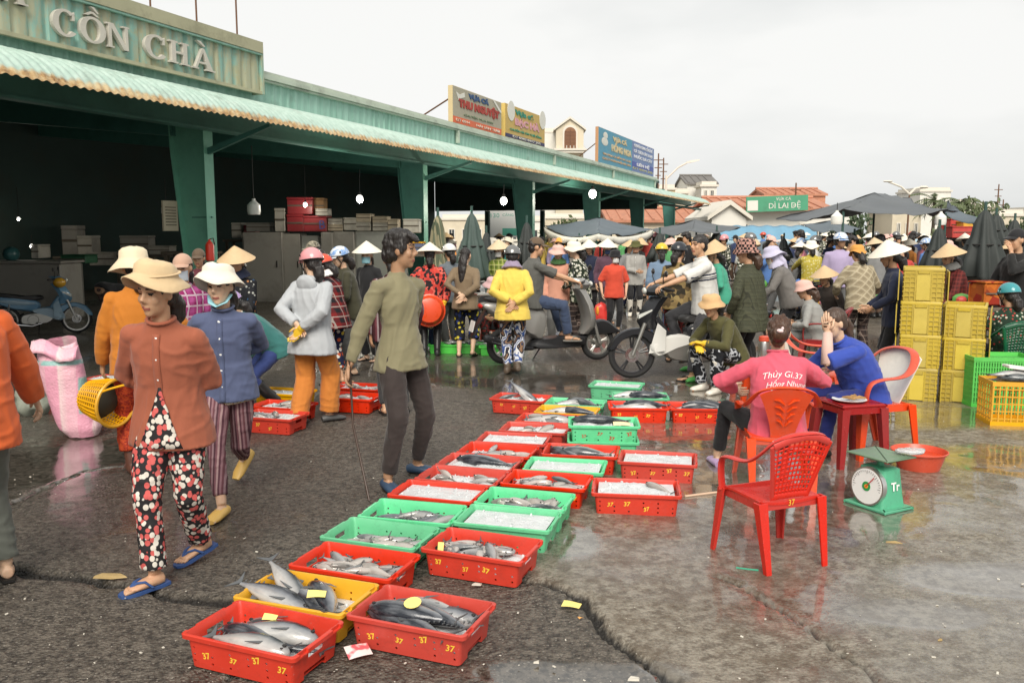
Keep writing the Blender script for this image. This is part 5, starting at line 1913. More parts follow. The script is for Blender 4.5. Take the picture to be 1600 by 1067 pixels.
		if fit.get('collar'):
			c = MB()
			a0 = neckb + (Rm @ Vector((0, .0, .012))) * S
			ring = []
			for k in range(15):
				q = 2 * math.pi * k / 15
				ring.append(a0 + (Rm @ Vector((math.cos(q) * .066, math.sin(q) * .063 + .004, .010 - .016 * max(0, math.sin(q))))) * S)
			c.tube(ring, (.011 * S, .022 * S) if False else [(.010 * S, .010 * S)] * 15, 6, close=True)
			c.build('collar', fit['collar'] if not isinstance(fit['collar'], bool) else fit['shirt'], so, auto=0)
		if fit.get('hood'):
			c = MB()
			c.ell(neckb + (Rm @ Vector((0, -.088, -.050))) * S, (.105 * S, .040 * S, .095 * S), 14, 10, (R(14), 0, 0))
			c.tube([neckb + (Rm @ Vector((math.cos(q) * .10, math.sin(q) * .085 - .015, -.012 + .03 * (1 - math.sin(q)) * .5))) * S for q in [2 * math.pi * k / 14 for k in range(14)]], .020 * S, 6, close=True)
			hm = remesh(c, cvx, 3)
			displace(hm, fold)
			hm.materials.append(fit['hood'] if not isinstance(fit['hood'], bool) else fit['shirt'])
			hm.shade_smooth()
			link('hood', hm, so)
		if fit.get('buttons'):
			bvp = BVHTree.FromPolygons([tuple(v.co) for v in sm_.vertices], [tuple(p.vertices) for p in sm_.polygons])
			def plk(a, b):
				z = .44 - (.44 + hem * .9) * b
				c_ = spine(z) if z >= 0 else hip + Vector((0, 0, z)) * S
				org = c_ + (Rm @ Vector((fit.get('bx', .012) + (a - .5) * .036, .6, 0))) * S
				hit = bvp.ray_cast(org, -(Rm @ Vector((0, 1, 0))))
				return (hit[0] + (Rm @ Vector((0, .003, 0)))) if hit[0] else org - (Rm @ Vector((0, .45, 0))) * S
			MB().grid(2, 34, plk, thick=-.002).build('placket', fit['shirt'], so, auto=0)
			bv = BVHTree.FromObject(so, bpy.context.evaluated_depsgraph_get()) if False else BVHTree.FromPolygons([tuple(v.co) for v in sm_.vertices], [tuple(p.vertices) for p in sm_.polygons])
			for k in range(fit['buttons']):
				z = .42 - k * .105
				org = spine(z) + (Rm @ Vector((fit.get('bx', .012), .6, 0))) * S
				hit, nr, _, _ = bv.ray_cast(org, -(Rm @ Vector((0, 1, 0))))
				if hit:
					MB().lathe([(.012 * S, 0), (.012 * S, .003), (.002, .005)], 10, hit + nr * .0005, axis=nr).build('button', M_plate, so)
	# ---- lower garment
	if 'pants' in fit:
		m = MB()
		st = fit.get('cut', 'straight')
		r0, rk, ra = {'slim': (.092, .064, .046), 'straight': (.098, .074, .062), 'wide': (.100, .088, .092), 'crop': (.098, .080, .078)}[st]
		Rp = Rl @ Rh_ if abs(pose.get('lean', 0)) < 40 else Rh_
		xs2 = Rh_ @ Vector((1, 0, 0))
		m.tube([spine(.10), spine(.03), hip + Vector((0, 0, -.03)) * S, hip + Vector((0, 0, -.085)) * S], [(.140 * fat * S, .105 * fat * S), (.155 * fat * S, .115 * fat * S), (.163 * fat * S, .120 * fat * S), (.13 * fat * S, .10 * fat * S)], 16, side=xs2)
		end = fit.get('plen', .93 if st != 'crop' else .55)
		for q, k_, a, yaw, lift in knees:
			pe = k_.lerp(a, end)
			m.tube([q + Vector((0, 0, .04)) * S, q.lerp(k_, .08), q.lerp(k_, .5), k_, k_.lerp(pe, .5), pe], [.070 * S, (r0 - .008) * S, (r0 + rk) / 2 * S, rk * S, (rk * .5 + ra * .5) * S, ra * S], 12)
		pm = remesh(m, cvx, 3, None if lod == 0 else .8, 'trousers')
		displace(pm, lambda p: fold(p, 1.25))
		pm.materials.append(fit['pants'])
		pm.shade_smooth()
		link('trousers', pm, root)
	# ---- footwear
	shoe = fit.get('shoe', 'sandal')
	for (q, k_, a, yaw, lift), sx in zip(knees, (-1, 1)):
		fd = Matrix.Rotation(yaw, 3, 'Z') @ Matrix.Rotation(R(-lift * 55), 3, 'X')
		c = lambda y, z, x=0.0: a + (fd @ Vector((x, y, z))) * S
		sc_ = fit.get('shoec') or M_wire
		m = MB()
		if shoe == 'sandal':
			out = [(-.026, -.07), (.026, -.07), (.036, -.02), (.036, .04), (.047, .10), (.043, .155), (.02, .18), (-.018, .178), (-.040, .15), (-.045, .10), (-.034, .04), (-.035, -.02)]
			m.add([c(y, -.078 + max(0, -y) * .05, x) for x, y in out] + [c(y, -.062 + max(0, -y) * .05, x) for x, y in out],
				  [tuple(reversed(range(12))), tuple(range(12, 24))] + [(i, (i + 1) % 12, (i + 1) % 12 + 12, i + 12) for i in range(12)])
			so = m.build('sandal', sc_, root)
			m = MB()
			for s2 in (-1, 1):
				m.tube([c(.03, -.058, s2 * .038), c(.065, -.022, s2 * .030), c(.10, -.022, s2 * .012), c(.13, -.048, .004)], .007 * S, 6)
			m.build('strap', sc_, so)
		elif shoe == 'boot':
			top = fit.get('boot_h', .30)
			m.tube([k_.lerp(a, 1 - top / .39) + (0 * a), k_.lerp(a, 1 - top * .5 / .39), a + (fd @ Vector((0, .0, .03))) * S, a + (fd @ Vector((0, .005, -.03))) * S], [.066 * S, .058 * S, .050 * S, .052 * S], 12)
			m.tube([c(-.065, -.040), c(-.02, -.035), c(.06, -.040), c(.13, -.046), c(.165, -.052)], [(.034 * S, .036 * S), (.045 * S, .043 * S), (.047 * S, .036 * S), (.046 * S, .030 * S), (.030 * S, .020 * S)], 10, side=fd @ Vector((1, 0, 0)))
			bm_ = remesh(m, .011 * S, 3, None, 'boot')
			bm_.materials.append(sc_)
			bm_.shade_smooth()
			so = link('boot', bm_, root)
		elif shoe in ('shoe', 'clog'):
			m.tube([c(-.068, -.048), c(-.03, -.040), c(.05, -.044), c(.12, -.050), c(.165, -.056)], [(.030 * S, .028 * S), (.042 * S, .036 * S), (.046 * S, .030 * S), (.047 * S, .024 * S), (.030 * S, .014 * S)], 12, side=fd @ Vector((1, 0, 0)))
			m.build('shoe', sc_, root, auto=60)
	# ---- head gear, hair, mask
	def inhead(mb):
		mb.M = Mh
		return mb
	hair = fit.get('hair')
	if hair:
		hm_ = HR[fit.get('hairc', 'black')]
		m = inhead(MB())
		m.ell((0, -.024, .034), (.081, .096, .088), 16, 10)
		m.ell((0, -.050, -.01), (.074, .064, .075), 12, 8)
		if hair == 'crop':
			m.ell((0, -.016, .042), (.079, .096, .088), 14, 8)
		if hair == 'bun':
			m.ell((0, -.128, -.022), (.058, .044, .056), 12, 8)
			m.ell((0, -.085, -.075), (.045, .03, .04), 10, 6)
			for q in range(9):
				a = 2 * math.pi * q / 9
				m.tube([(.070 * math.cos(a), -.055, .035 + .085 * math.sin(a)), (.055 * math.cos(a), -.105, .01 + .06 * math.sin(a)), (.02 * math.cos(a), -.135, -.03 + .02 * math.sin(a))], [.018, .017, .014], 6)
			m.ell((0, -.095, -.02), (.050, .04, .05), 10, 8)
		if hair == 'pony':
			m.tube([(0, -.095, -.01), (0, -.135, -.02), (0, -.150, -.07), (0, -.135, -.15), (0, -.12, -.20)], [.024, .030, .036, .030, .012], 10)
		if hair == 'long':
			m.tube([(0, -.07, 0), (0, -.10, -.10), (0, -.115, -.22), (.0, -.12, -.36), (0, -.115, -.44)], [(.07, .05), (.072, .04), (.066, .035), (.05, .028), (.02, .015)], 12, side=(1, 0, 0))
		if hair == 'low':        # gathered at the nape
			m.tube([(0, -.085, -.04), (0, -.125, -.075), (0, -.125, -.14), (0, -.11, -.19)], [.05, .055, .05, .025], 10)
		if hair == 'short' and not fit.get('hat'):
			m.ell((0, -.012, .082), (.080, .098, .060), 14, 8)
			m.ell((0, .058, .080), (.062, .046, .030), 12, 6)
			m.ell((0, -.085, -.025), (.060, .040, .060), 10, 6)
			for q in range(9):
				m.tube([(-.055 + .0138 * q, .055, .10), (-.058 + .0145 * q, .094, .078), (-.055 + .0135 * q + .004 * math.sin(q * 2.3), .102, .050 + .010 * math.sin(q * 1.9))], [.016, .013, .004], 6)
			for sx in (-1, 1):
				m.ell((sx * .073, .012, .025), (.012, .035, .045), 8, 6)
		hme = remesh(m, (.008, .011, .016)[lod] * S, 2, None, 'hair')
		if hair == 'short':
			displace(hme, lambda p:   .010 * S * noise.noise((p[0] * 30, p[1] * 30, p[2] * 16)) + .006 * S * noise.noise((p[0] * 75, p[1] * 75, p[2] * 40)))
		else:
			displace(hme, lambda p: .006 * S * noise.noise((p[0] * 70, p[1] * 30, p[2] * 22)))
		hme.materials.append(hm_)
		hme.shade_smooth()
		ho = link('hair', hme, root)
		if fit.get('hairclip'):
			inhead(MB()).ell((0, -.176 if hair == 'bun' else -.128, -.006), (.022, .010, .013), 8, 6).ell((.014, -.170 if hair == 'bun' else -.126, .012), (.010, .01, .012), 8, 6).build('hair_clip', fit['hairclip'], ho)
	hat = fit.get('hat')
	hc = fit.get('hatc')
	if hat == 'cone':
		r_ = fit.get('hat_r', .21)
		hh = fit.get('hat_h', .155)
		z0 = fit.get('hat_z', .046)
		m = inhead(MB())
		n = 28
		prof = [(r_, z0), (r_ * .72, z0 + hh * .30), (r_ * .40, z0 + hh * .63), (r_ * .14, z0 + hh * .90), (.003, z0 + hh), (.002, z0 + hh - .006), (r_ * .38, z0 + hh * .60), (r_ * .97, z0 - .006), (r_, z0 - .004)]
		rings = [[(r * math.cos(2 * math.pi * j / n), r * math.sin(2 * math.pi * j / n) - .005, z) for j in range(n)] for r, z in prof]
		m.loft(rings, False, False)
		ho = m.build('hat', hc or M_straw, root, auto=50)
		if lod < 2:
			inhead(MB()).tube([(-.075, .0, z0), (-.062, .03, -.08), (0, .062, -.118), (.062, .03, -.08), (.075, 0, z0)], .004, 5).build('chin_ribbon', fit.get('ribbon') or M_wire, ho)
	elif hat in ('bucket', 'brim'):
		big = fit.get('hat_r', .165)
		dr = fit.get('droop', .05)
		cz = fit.get('crown', .118) + .012
		hz = fit.get('hat_up', .030)
		m = inhead(MB())
		n = 32
		prof = [(.090, .030 + hz, 0), (.094, .022 + hz, 0), (big * .8, .022 + hz - dr * .55, 1), (big, .020 + hz - dr, 1.3), (big * 1.01, .026 + hz - dr, 1.3), (big * .8, .030 + hz - dr * .5, 1), (.100, .034 + hz, .2), (.098, .052 + hz * .8, .1), (.092, cz * .86, .1), (.070, cz, .2), (.035, cz + .008, .3), (.002, cz + .010, 0)]
		rings = []
		for r, z, wv in prof:
			ring = []
			for j in range(n):
				a = 2 * math.pi * j / n
				w_ = wv * (.014 * math.sin(2 * a + seed) + .010 * math.sin(3 * a + seed * 2) + .008 * noise.noise((math.cos(a) * 2, math.sin(a) * 2, seed)))
				ry = 1.12
				ring.append((r * math.cos(a) * 1.0, r * math.sin(a) * ry - .008, z + w_ + r * math.sin(a) * ry * fit.get('hat_back', .12) + (fit.get('front_down', 0) * max(0, math.sin(a)) * -.03 if wv >= 1 else 0)))
			rings.append(ring)
		m.loft(rings, False, True)
		hme = m.mesh('hat', hc, auto=0)
		if lod < 2:
			displace(hme, lambda p: .005 * S * noise.noise((p[0] * 16 + seed, p[1] * 16, p[2] * 22)))
		ho = link('hat', hme, root)
		if fit.get('band'):
			inhead(MB()).tube([(math.cos(a) * .101, math.sin(a) * .101 * 1.12 - .008, (.045 + hz)) for a in [2 * math.pi * k / 24 for k in range(24)]], (.004, .010), 6, side=(0, 0, 1), close=True).build('hat_band', fit['band'], ho)
	elif hat in ('cap', 'helmet'):
		m = inhead(MB())
		a_, b_, c_ = (.084, .104, .098) if hat == 'cap' else (.108, .128, .118)
		zc = .034 if hat == 'cap' else .030
		rings = []
		n = 24
		lo = -.05 if hat == 'helmet' else .1
		for i in range(9):
			t_ = lo + (math.pi / 2 - lo - .03) * i / 8
			rings.append([(a_ * math.cos(t_) * math.cos(q), b_ * math.cos(t_) * math.sin(q) - .012, zc + c_ * math.sin(t_) + (.02 * max(0, math.sin(q)) if i == 0 and hat == 'helmet' else 0)) for q in [2 * math.pi * j / n for j in range(n)]])
		inner = [[(p[0] * .93, (p[1] + .012) * .93 - .012, p[2]) for p in rings[0]]]
		m.loft(inner + rings, True, True)
		ho = m.build('helmet' if hat == 'helmet' else 'cap', hc, root, auto=60)
		m = inhead(MB())
		L_ = .085 if hat == 'cap' else .045
		vs = lambda a, b: ((a - .5) * 2 * a_ * .86, b_ * math.sqrt(max(0, 1 - ((a - .5) * 2 * .86) ** 2)) * .93 - .012 + L_ * b * (1 - .55 * (2 * a - 1) ** 2), zc + .018 - .02 * b - .012 * (2 * a - 1) ** 2)
		m.grid(12, 4, vs, thick=.005)
		m.build('visor', fit.get('visorc') or hc, ho)
		if hat == 'helmet':
			inhead(MB()).tube([(a_ * 1.0 * math.cos(q), b_ * 1.0 * math.sin(q) - .012, zc - .004 + .02 * max(0, math.sin(q))) for q in [2 * math.pi * k / 24 for k in range(24)]], .006, 6, close=True).build('rim', M_wire, ho)
			m = inhead(MB())
			for sx in (-1, 1):
				m.tube([(sx * .088, .05, .02), (sx * .078, .015, -.06), (sx * .03, .035, -.115), (0, .045, -.122)], (.002, .008), 6)
				m.tube([(sx * .088, -.05, .02), (sx * .080, -.0, -.05), (sx * .078, .012, -.06)], (.002, .008), 6)
			m.build('strap', M_wire, ho)
			if lod < 2:
				inhead(MB()).ell((-.107, .0, .075), (.006, .012, .012), 8, 6).ell((.107, .0, .075), (.006, .012, .012), 8, 6).build('vent_button', M_wire, ho)
	if fit.get('mask'):
		m = inhead(MB())
		kx = 1.0
		m.grid(12, 8, lambda a, b: (.066 * math.sin((a - .5) * 2.5), .020 + .080 * math.cos((a - .5) * 2.3) * (1 - .25 * (b - .55) ** 2) + .012 * math.exp(-((a - .5) / .12) ** 2) * b, -.105 + .092 * b), thick=-.004)
		o = m.build('face_mask', fit['mask'], root, auto=0)
	if fit.get('scarf'):      # cloth wrapped over neck and shoulders
		m = inhead(MB())
		m.tube([(0, 0, -.065), (0, -.005, -.10), (0, -.01, -.15)], [(.082, .088), (.10, .105), (.14, .12)], 16, side=(1, 0, 0))
		if fit.get('scarf_over'):
			m.ell((0, -.025, .01), (.092, .10, .10), 14, 10)
			m.tube([(0, -.07, -.02), (0, -.10, -.12), (0, -.10, -.24)], [(.09, .05), (.11, .045), (.09, .03)], 12, side=(1, 0, 0))
		sm2 = remesh(m, .012 * S, 3, None, 'scarf')
		displace(sm2, fold)
		sm2.materials.append(fit['scarf'])
		sm2.shade_smooth()
		link('scarf', sm2, root)
	if fit.get('gloves'):
		for s0, e, w, sx, key in arms:
			if fit.get('glove_only') and key not in fit['glove_only']:
				continue
			hd = pose.get(key + 'hd')
			hd = Vector(hd) if hd else (w - e).normalized()
			hn = Vector(pose.get(key + 'hn', (-sx * 1.0, .25, 0)))
			m = MB(); f2 = MB()
			hand_parts(m, f2, w, hd, hn, sx, S * 1.18, pose.get(key + 'curl', pose.get('curl', 32)), lod)
			m.tube([e.lerp(w, .72), w + hd.normalized() * .02], [.046 * S, .034 * S], 10)
			m.add(f2.v, f2.f)
			gm_ = remesh(m, .008, 2, None, 'glove')
			gm_.materials.append(fit['gloves'])
			gm_.shade_smooth()
			link('glove', gm_, root)
	root['_h'] = [list(Mh @ Vector((0, 0, 0)))[i] for i in range(3)] if False else 0
	del root['_h']
	INFO[root.name] = dict(Mh=Mh, arms=arms, spine=spine, Rm=Rm, S=S, knees=knees, hip=hip)
	return root
INFO = {}
def straw(name, c):
	t = NT(name)
	c = c4(c)
	o = t.sep()
	t.col(t.mix(t.noise(30, 4, vec=t.mapping(scale=(1, 1, 3))), tuple(x * .82 for x in c[:3]), tuple(min(1, x * 1.08) for x in c[:3])))
	t.rough(.6)
	w = t.math('SINE', t.math('MULTIPLY', o[2], 520))
	t.bump(t.math('ADD', t.math('MULTIPLY', w, .5), t.noise(80, 2)), .25, .003)
	return t.m
M_straw = straw('palm_leaf_hat', (.66, .52, .34))
M_straw_w = straw('pale_palm_leaf_hat', (.82, .76, .64))
M_straw_t = straw('tan_palm_leaf_hat', (.62, .44, .25))
def PX(px, d):
	return ((px - 800) / 1341 * d, d)
def wp(root, key):
	"""world point of a hand"""
	for a in INFO[root.name]['arms']:
		if a[4] == key:
			bpy.context.view_layer.update()
			return root.matrix_world @ a[2]
HB = dict(Lh=(-.03, -.175, .95), Rh=(.03, -.19, .92), Le=(-1, -.25, 0), Re=(1, -.25, 0), Lhn=(.3, -1, 0), Rhn=(-.3, -1, 0), Lhd=(.6, 0, -.8), Rhd=(-.6, 0, -.8))
# ================================================================== motorbikes (local x forwards)
M_tyre = plain('tyre_rubber', (.018, .018, .018), .75, .2, 30, .3)
M_blackp = plain('black_plastic', (.020, .020, .022), .35, .15, 12)
M_alloy = plain('alloy', (.42, .41, .38), .35, .1, 20, metal=.8)
M_chrome = plain('chrome', (.7, .7, .7), .15, .05, 10, metal=1)
M_seat = plain('seat_vinyl', (.022, .021, .021), .5, .2, 14, .25, 50)
M_lens = plain('lamp_lens', (.65, .66, .62), .1, .05)
M_redl = plain('red_lens', (.5, .02, .015), .15)
M_amber = plain('amber_lens', (.75, .30, .03), .15)
M_platew = plain('number_plate', (.75, .75, .72), .4, .05)
def pillow(m, poly, w, edge=.8, y0=0.0, nose=.0):
	"""a rounded panel: side outline (x,z) given thickness 2w about y0"""
	cx = sum(p[0] for p in poly) / len(poly)
	cz = sum(p[1] for p in poly) / len(poly)
	rings = []
	for f, k in ((-1, edge), (-.72, .95), (-.3, 1), (.3, 1), (.72, .95), (1, edge)):
		rings.append([(cx + (x - cx) * k, y0 + w * f, cz + (z - cz) * k) for x, z in poly])
	m.loft(rings)
	return m
def smooth_poly(pts, n=3):
	out = []
	k = len(pts)
	for i in range(k):
		p0, p1, p2, p3 = [pts[(i + j) % k] for j in (-1, 0, 1, 2)]
		for q in range(n):
			f = q / n
			out.append(tuple(.5 * (2 * b + (c - a) * f + (2 * a - 5 * b + 4 * c - d) * f * f + (-a + 3 * b - 3 * c + d) * f ** 3) for a, b, c, d in zip(p0, p1, p2, p3)))
	return out
def wheel(parent, x, r, tw, rim_mat, spokes=5, style='cast', steer=0.0):
	n = 36
	m = MB()
	m.tube([(r * math.cos(a) * (1 - tw * .8 / r) , 0, r * math.sin(a) * (1 - tw * .8 / r)) for a in [2 * math.pi * j / n for j in range(n)]], (tw * .8, tw * .72), 10, side=(0, 1, 0), close=True) if False else None
	R0 = r - tw * .75
	rings = []
	for j in range(n + 1):
		a = 2 * math.pi * j / n
		rings.append([((R0 + tw * .75 * math.cos(q)) * math.cos(a), tw * .62 * math.sin(q), (R0 + tw * .75 * math.cos(q)) * math.sin(a)) for q in [2 * math.pi * k / 10 for k in range(10)]])
	m.loft(rings, False, False)
	w = m.build('wheel', M_tyre, parent)
	w.location = (x, 0, r)
	w.rotation_euler = (0, 0, steer)
	m = MB()
	ri = r - tw * 1.45
	rings = []
	for j in range(n + 1):
		a = 2 * math.pi * j / n
		rings.append([((ri + dx) * math.cos(a), dy, (ri + dx) * math.sin(a)) for dx, dy in ((.012, -.022), (-.012, -.02), (-.016, 0), (-.012, .02), (.012, .022))])
	m.loft(rings, False, False)
	m.build('rim', rim_mat, w)
	m = MB()
	if style == 'cast':
		for k in range(spokes):
			a = 2 * math.pi * k / spokes + .3
			for da in (-.10, .10):
				m.tube([(.03 * math.cos(a), 0, .03 * math.sin(a)), (ri * math.cos(a + da), 0, ri * math.sin(a + da))], (.010, .012), 6, side=(0, 1, 0))
	else:
		for k in range(18):
			a = 2 * math.pi * k / 18
			m.tube([(.03 * math.cos(a + .5), .02 * (-1) ** k, .03 * math.sin(a + .5)), (ri * math.cos(a), 0, ri * math.sin(a))], .0022, 4)
	m.build('spokes', rim_mat if style == 'cast' else M_chrome, w)
	m = MB()
	m.lathe([(.045, -.035), (.05, -.02), (.05, .02), (.045, .035)], 14, axis=(0, 1, 0))
	m.build('hub', M_alloy, w)
	m = MB()
	m.lathe([(.085, .030), (.085, .034), (.045, .034), (.045, .030)], 20, axis=(0, 1, 0))
	m.build('brake_disc', M_chrome, w)
	return w
def handlebar(t, x, z, w=.33, mat=None, mirrors=True):
	m = MB()
	m.tube([(x - .10, -w, z + .02), (x - .03, -w * .55, z + .03), (x, 0, z), (x - .03, w * .55, z + .03), (x - .10, w, z + .02)], .012, 8)
	b = m.build('handlebar', M_blackp, t)
	for sy in (-1, 1):
		MB().tube([(x - .05, sy * w * .72, z + .026), (x - .115, sy * (w + .02), z + .02)], .017, 10).build('grip', M_seat, b)
		MB().tube([(x + .0, sy * w * .62, z + .02), (x - .01, sy * (w + .01), z + .005)], .006, 5).build('lever', M_chrome, b)
		if mirrors:
			MB().tube([(x - .03, sy * w * .6, z + .03), (x, sy * (w * .9), z + .16), (x - .02, sy * w * 1.02, z + .2)], .006, 6).build('mirror_stalk', M_blackp, b)
			MB().ell((x - .02, sy * w * 1.08, z + .21), (.018, .06, .038), 10, 6).build('mirror', M_blackp, b)
	return b
def scooter(loc, ang, label, body_c, sc=1.0):
	t = empty('scooter', loc, ang, label, 'scooter', 'motorbikes', sc)
	r = .235
	wheel(t, .64, r, .055, M_alloy, 5, steer=0)
	wheel(t, -.64, r, .06, M_alloy, 5)
	B = plain('scooter_body_' + label[:8], body_c, .28, .06, 5, metal=.35)
	# front apron and headlight cowl
	m = MB()
	m.loft([[(x, y * w, z) for x, y in ((f, 0), (f - .03, .55), (f - .09, .95), (f - .13, 1), (f - .16, .6), (f - .165, 0), (f - .16, -.6), (f - .13, -1), (f - .09, -.95), (f - .03, -.55))]
			for z, f, w in ((.36, .54, .10), (.46, .60, .17), (.60, .60, .19), (.74, .56, .19), (.86, .51, .15), (.94, .46, .12))])
	m.build('front_apron', B, t)
	m = MB()
	m.loft([[(x, y * w, z) for x, y in ((f, 0), (f - .05, .7), (f - .14, 1), (f - .22, .6), (f - .23, 0), (f - .22, -.6), (f - .14, -1), (f - .05, -.7))]
			for z, f, w in ((.95, .50, .10), (1.0, .53, .13), (1.05, .49, .12), (1.08, .44, .07))])
	m.build('handlebar_cowl', B, t)
	MB().ell((.53, 0, 1.005), (.02, .07, .035), 12, 6).build('headlight', M_lens, t)
	for sy in (-1, 1):
		MB().ell((.585, sy * .12, .66), (.02, .035, .06), 10, 6).build('indicator', M_amber, t)
	m = MB()
	pillow(m, smooth_poly([(.40, .34), (.92, .35), (.90, .42), (.74, .53), (.58, .52), (.46, .44)]), .075)
	m.build('front_fender', M_blackp, t)
	m = MB()
	for sy in (-1, 1):
		m.tube([(.64, sy * .075, r), (.56, sy * .07, .52)], .022, 8)
	m.build('fork', M_alloy, t)
	# floorboard and belly
	m = MB()
	pillow(m, smooth_poly([(-.30, .19), (.36, .20), (.46, .30), (.40, .335), (-.12, .33), (-.30, .30)]), .15)
	m.build('floorboard', M_blackp, t)
	# rear body
	m = MB()
	pillow(m, smooth_poly([(-.16, .32), (-.10, .52), (-.14, .70), (-.40, .755), (-.78, .80), (-.96, .78), (-.90, .70), (-.70, .56), (-.48, .48), (-.30, .34)]), .165, .72)
	m.build('rear_body', B, t)
	m = MB()
	pillow(m, smooth_poly([(-.04, .74), (-.10, .79), (-.30, .775), (-.52, .83), (-.82, .86), (-.90, .83), (-.70, .77), (-.35, .73), (-.12, .70)]), .135, .8)
	m.build('seat', M_seat, t)
	m = MB()
	m.tube([(-.62, -.11, .82), (-.86, -.12, .90), (-1.0, -.08, .90), (-1.0, .08, .90), (-.86, .12, .90), (-.62, .11, .82)], .014, 7)
	m.build('grab_rail', M_alloy, t)
	MB().ell((-.955, 0, .75), (.03, .10, .035), 10, 6).build('tail_light', M_redl, t)
	m = MB()
	pillow(m, smooth_poly([(-.90, .70), (-.86, .72), (-1.02, .46), (-1.05, .38), (-1.08, .38)]), .08)
	m.build('rear_fender', M_blackp, t)
	MB().box((-1.065, 0, .50), (.008, .19, .14), rot=(0, .25, 0)).build('number_plate', M_platew, t)
	m = MB()
	pillow(m, smooth_poly([(-.66, .16), (-.20, .17), (-.12, .28), (-.22, .38), (-.52, .36), (-.72, .30)]), .07, .85, .06)
	m.build('engine', M_alloy, t)
	m = MB()
	m.tube([(-.30, -.13, .20), (-.45, -.15, .22), (-.60, -.155, .27), (-.92, -.155, .36), (-.95, -.155, .37)], [.022, .03, .052, .058, .03], 10)
	m.build('exhaust', M_blackp, t)
	MB().box((-.72, -.205, .305), (.28, .012, .06), rot=(0, .28, 0), bev=.005).build('heat_shield', M_chrome, t)
	for sy in (-1, 1):
		MB().tube([(-.64, sy * .11, r), (-.66, sy * .13, .62)], .020, 8).build('shock_absorber', M_redl if sy < 0 else M_alloy, t)
	MB().tube([(-.10, .12, .20), (-.18, .24, .0)], .010, 6).build('kickstand', M_blackp, t)
	handlebar(t, .40, 1.02, .32)
	return t
def moped(loc, ang, label, shell_c, inner_c, sc=1.0, cast=True, steer=0.0):
	t = empty('motorbike', loc, ang, label, 'motorbike', 'motorbikes', sc)
	r = .28
	wheel(t, .61, r, .042, M_blackp if cast else M_alloy, 5, 'cast' if cast else 'wire', steer)
	wheel(t, -.61, r, .046, M_blackp if cast else M_alloy, 5, 'cast' if cast else 'wire')
	A = plain('shell_' + label[:10], shell_c, .25, .06, 5)
	Bm = plain('inner_' + label[:10], inner_c, .3, .06, 5)
	for sy in (-1, 1):
		MB().tube([(.61, sy * .065, r), (.47, sy * .062, .66)], [.020, .024], 8).build('fork', M_alloy, t)
	m = MB()
	pillow(m, smooth_poly([(.30, .50), (.44, .58), (.62, .60), (.80, .52), (.905, .36), (.86, .34), (.74, .46), (.60, .53), (.46, .50), (.36, .42)]), .055, .9)
	m.build('front_fender', A, t)
	m = MB()
	for sy in (-1, 1):     # leg shields
		m.grid(8, 8, lambda a, b: (.42 - .17 * a - .10 * b * (1 - a), sy * (.06 + .12 * a), .30 + .36 * b * (1 - .35 * a) + .05 * a), thick=.008 * sy)
	m.build('leg_shield', Bm, t)
	m = MB()
	m.loft([[(x, y * w, z) for x, y in ((f, 0), (f - .04, .6), (f - .12, 1), (f - .20, .7), (f - .21, 0), (f - .20, -.7), (f - .12, -1), (f - .04, -.6))]
			for z, f, w in ((.58, .50, .05), (.68, .56, .10), (.80, .52, .13), (.90, .46, .12), (.97, .40, .09))])
	m.build('front_cowl', A, t)
	for sy in (-1, 1):
		m = MB()
		m.grid(6, 3, lambda a, b: (.545 - .14 * a, sy * (.045 + .09 * a), .71 + .02 * b + .10 * a + .03 * b * (1 - a)), thick=.006 * sy)
		m.build('indicator', M_lens, t)
	m = MB()
	m.loft([[(x, y * w, z) for x, y in ((f, 0), (f - .05, .7), (f - .13, 1), (f - .2, .6), (f - .21, 0), (f - .2, -.6), (f - .13, -1), (f - .05, -.7))]
			for z, f, w in ((.98, .44, .10), (1.03, .47, .14), (1.08, .43, .13), (1.11, .37, .08))])
	m.build('handlebar_cowl', A, t)
	MB().ell((.475, 0, 1.035), (.025, .085, .042), 12, 6).build('headlight', M_lens, t)
	handlebar(t, .32, 1.04, .32)
	# spine, engine and side panels
	MB().tube([(.34, 0, .72), (.18, 0, .50), (-.10, 0, .46), (-.40, 0, .56)], .045, 10).build('frame_tube', A, t)
	m = MB()
	pillow(m, smooth_poly([(.34, .26), (.40, .40), (.16, .52), (-.12, .50), (-.14, .44), (.10, .36)]), .11, .85)
	m.build('lower_cowl', Bm, t)
	m = MB()
	pillow(m, smooth_poly([(-.30, .20), (.14, .22), (.26, .34), (.10, .42), (-.28, .40), (-.36, .30)]), .10, .85)
	m.lathe([(.09, -.12), (.10, -.10), (.10, .10), (.09, .12)], 16, (-.12, 0, .29), axis=(0, 1, 0))
	m.build('engine', M_alloy, t)
	m = MB()
	pillow(m, smooth_poly([(-.08, .46), (.0, .60), (-.22, .72), (-.60, .74), (-1.0, .80), (-1.02, .74), (-.72, .60), (-.40, .48)]), .115, .75)
	m.build('tail_panel', A, t)
	m = MB()
	for sy in (-1, 1):
		pillow(m, smooth_poly([(-.06, .60), (-.30, .66), (-.66, .68), (-.90, .74), (-.66, .64), (-.34, .58)]), .006, .9, sy * .118)
	m.build('side_stripe', Bm, t)
	m = MB()
	pillow(m, smooth_poly([(.06, .68), (.02, .75), (-.24, .74), (-.50, .79), (-.86, .82), (-.90, .78), (-.50, .72), (-.10, .66)]), .125, .82)
	m.build('seat', M_seat, t)
	MB().tube([(-.70, -.10, .79), (-.92, -.11, .86), (-1.0, 0, .87), (-.92, .11, .86), (-.70, .10, .79)], .011, 7).build('grab_rail', M_chrome, t)
	MB().ell((-1.03, 0, .74), (.025, .07, .035), 10, 6).build('tail_light', M_redl, t)
	m = MB()
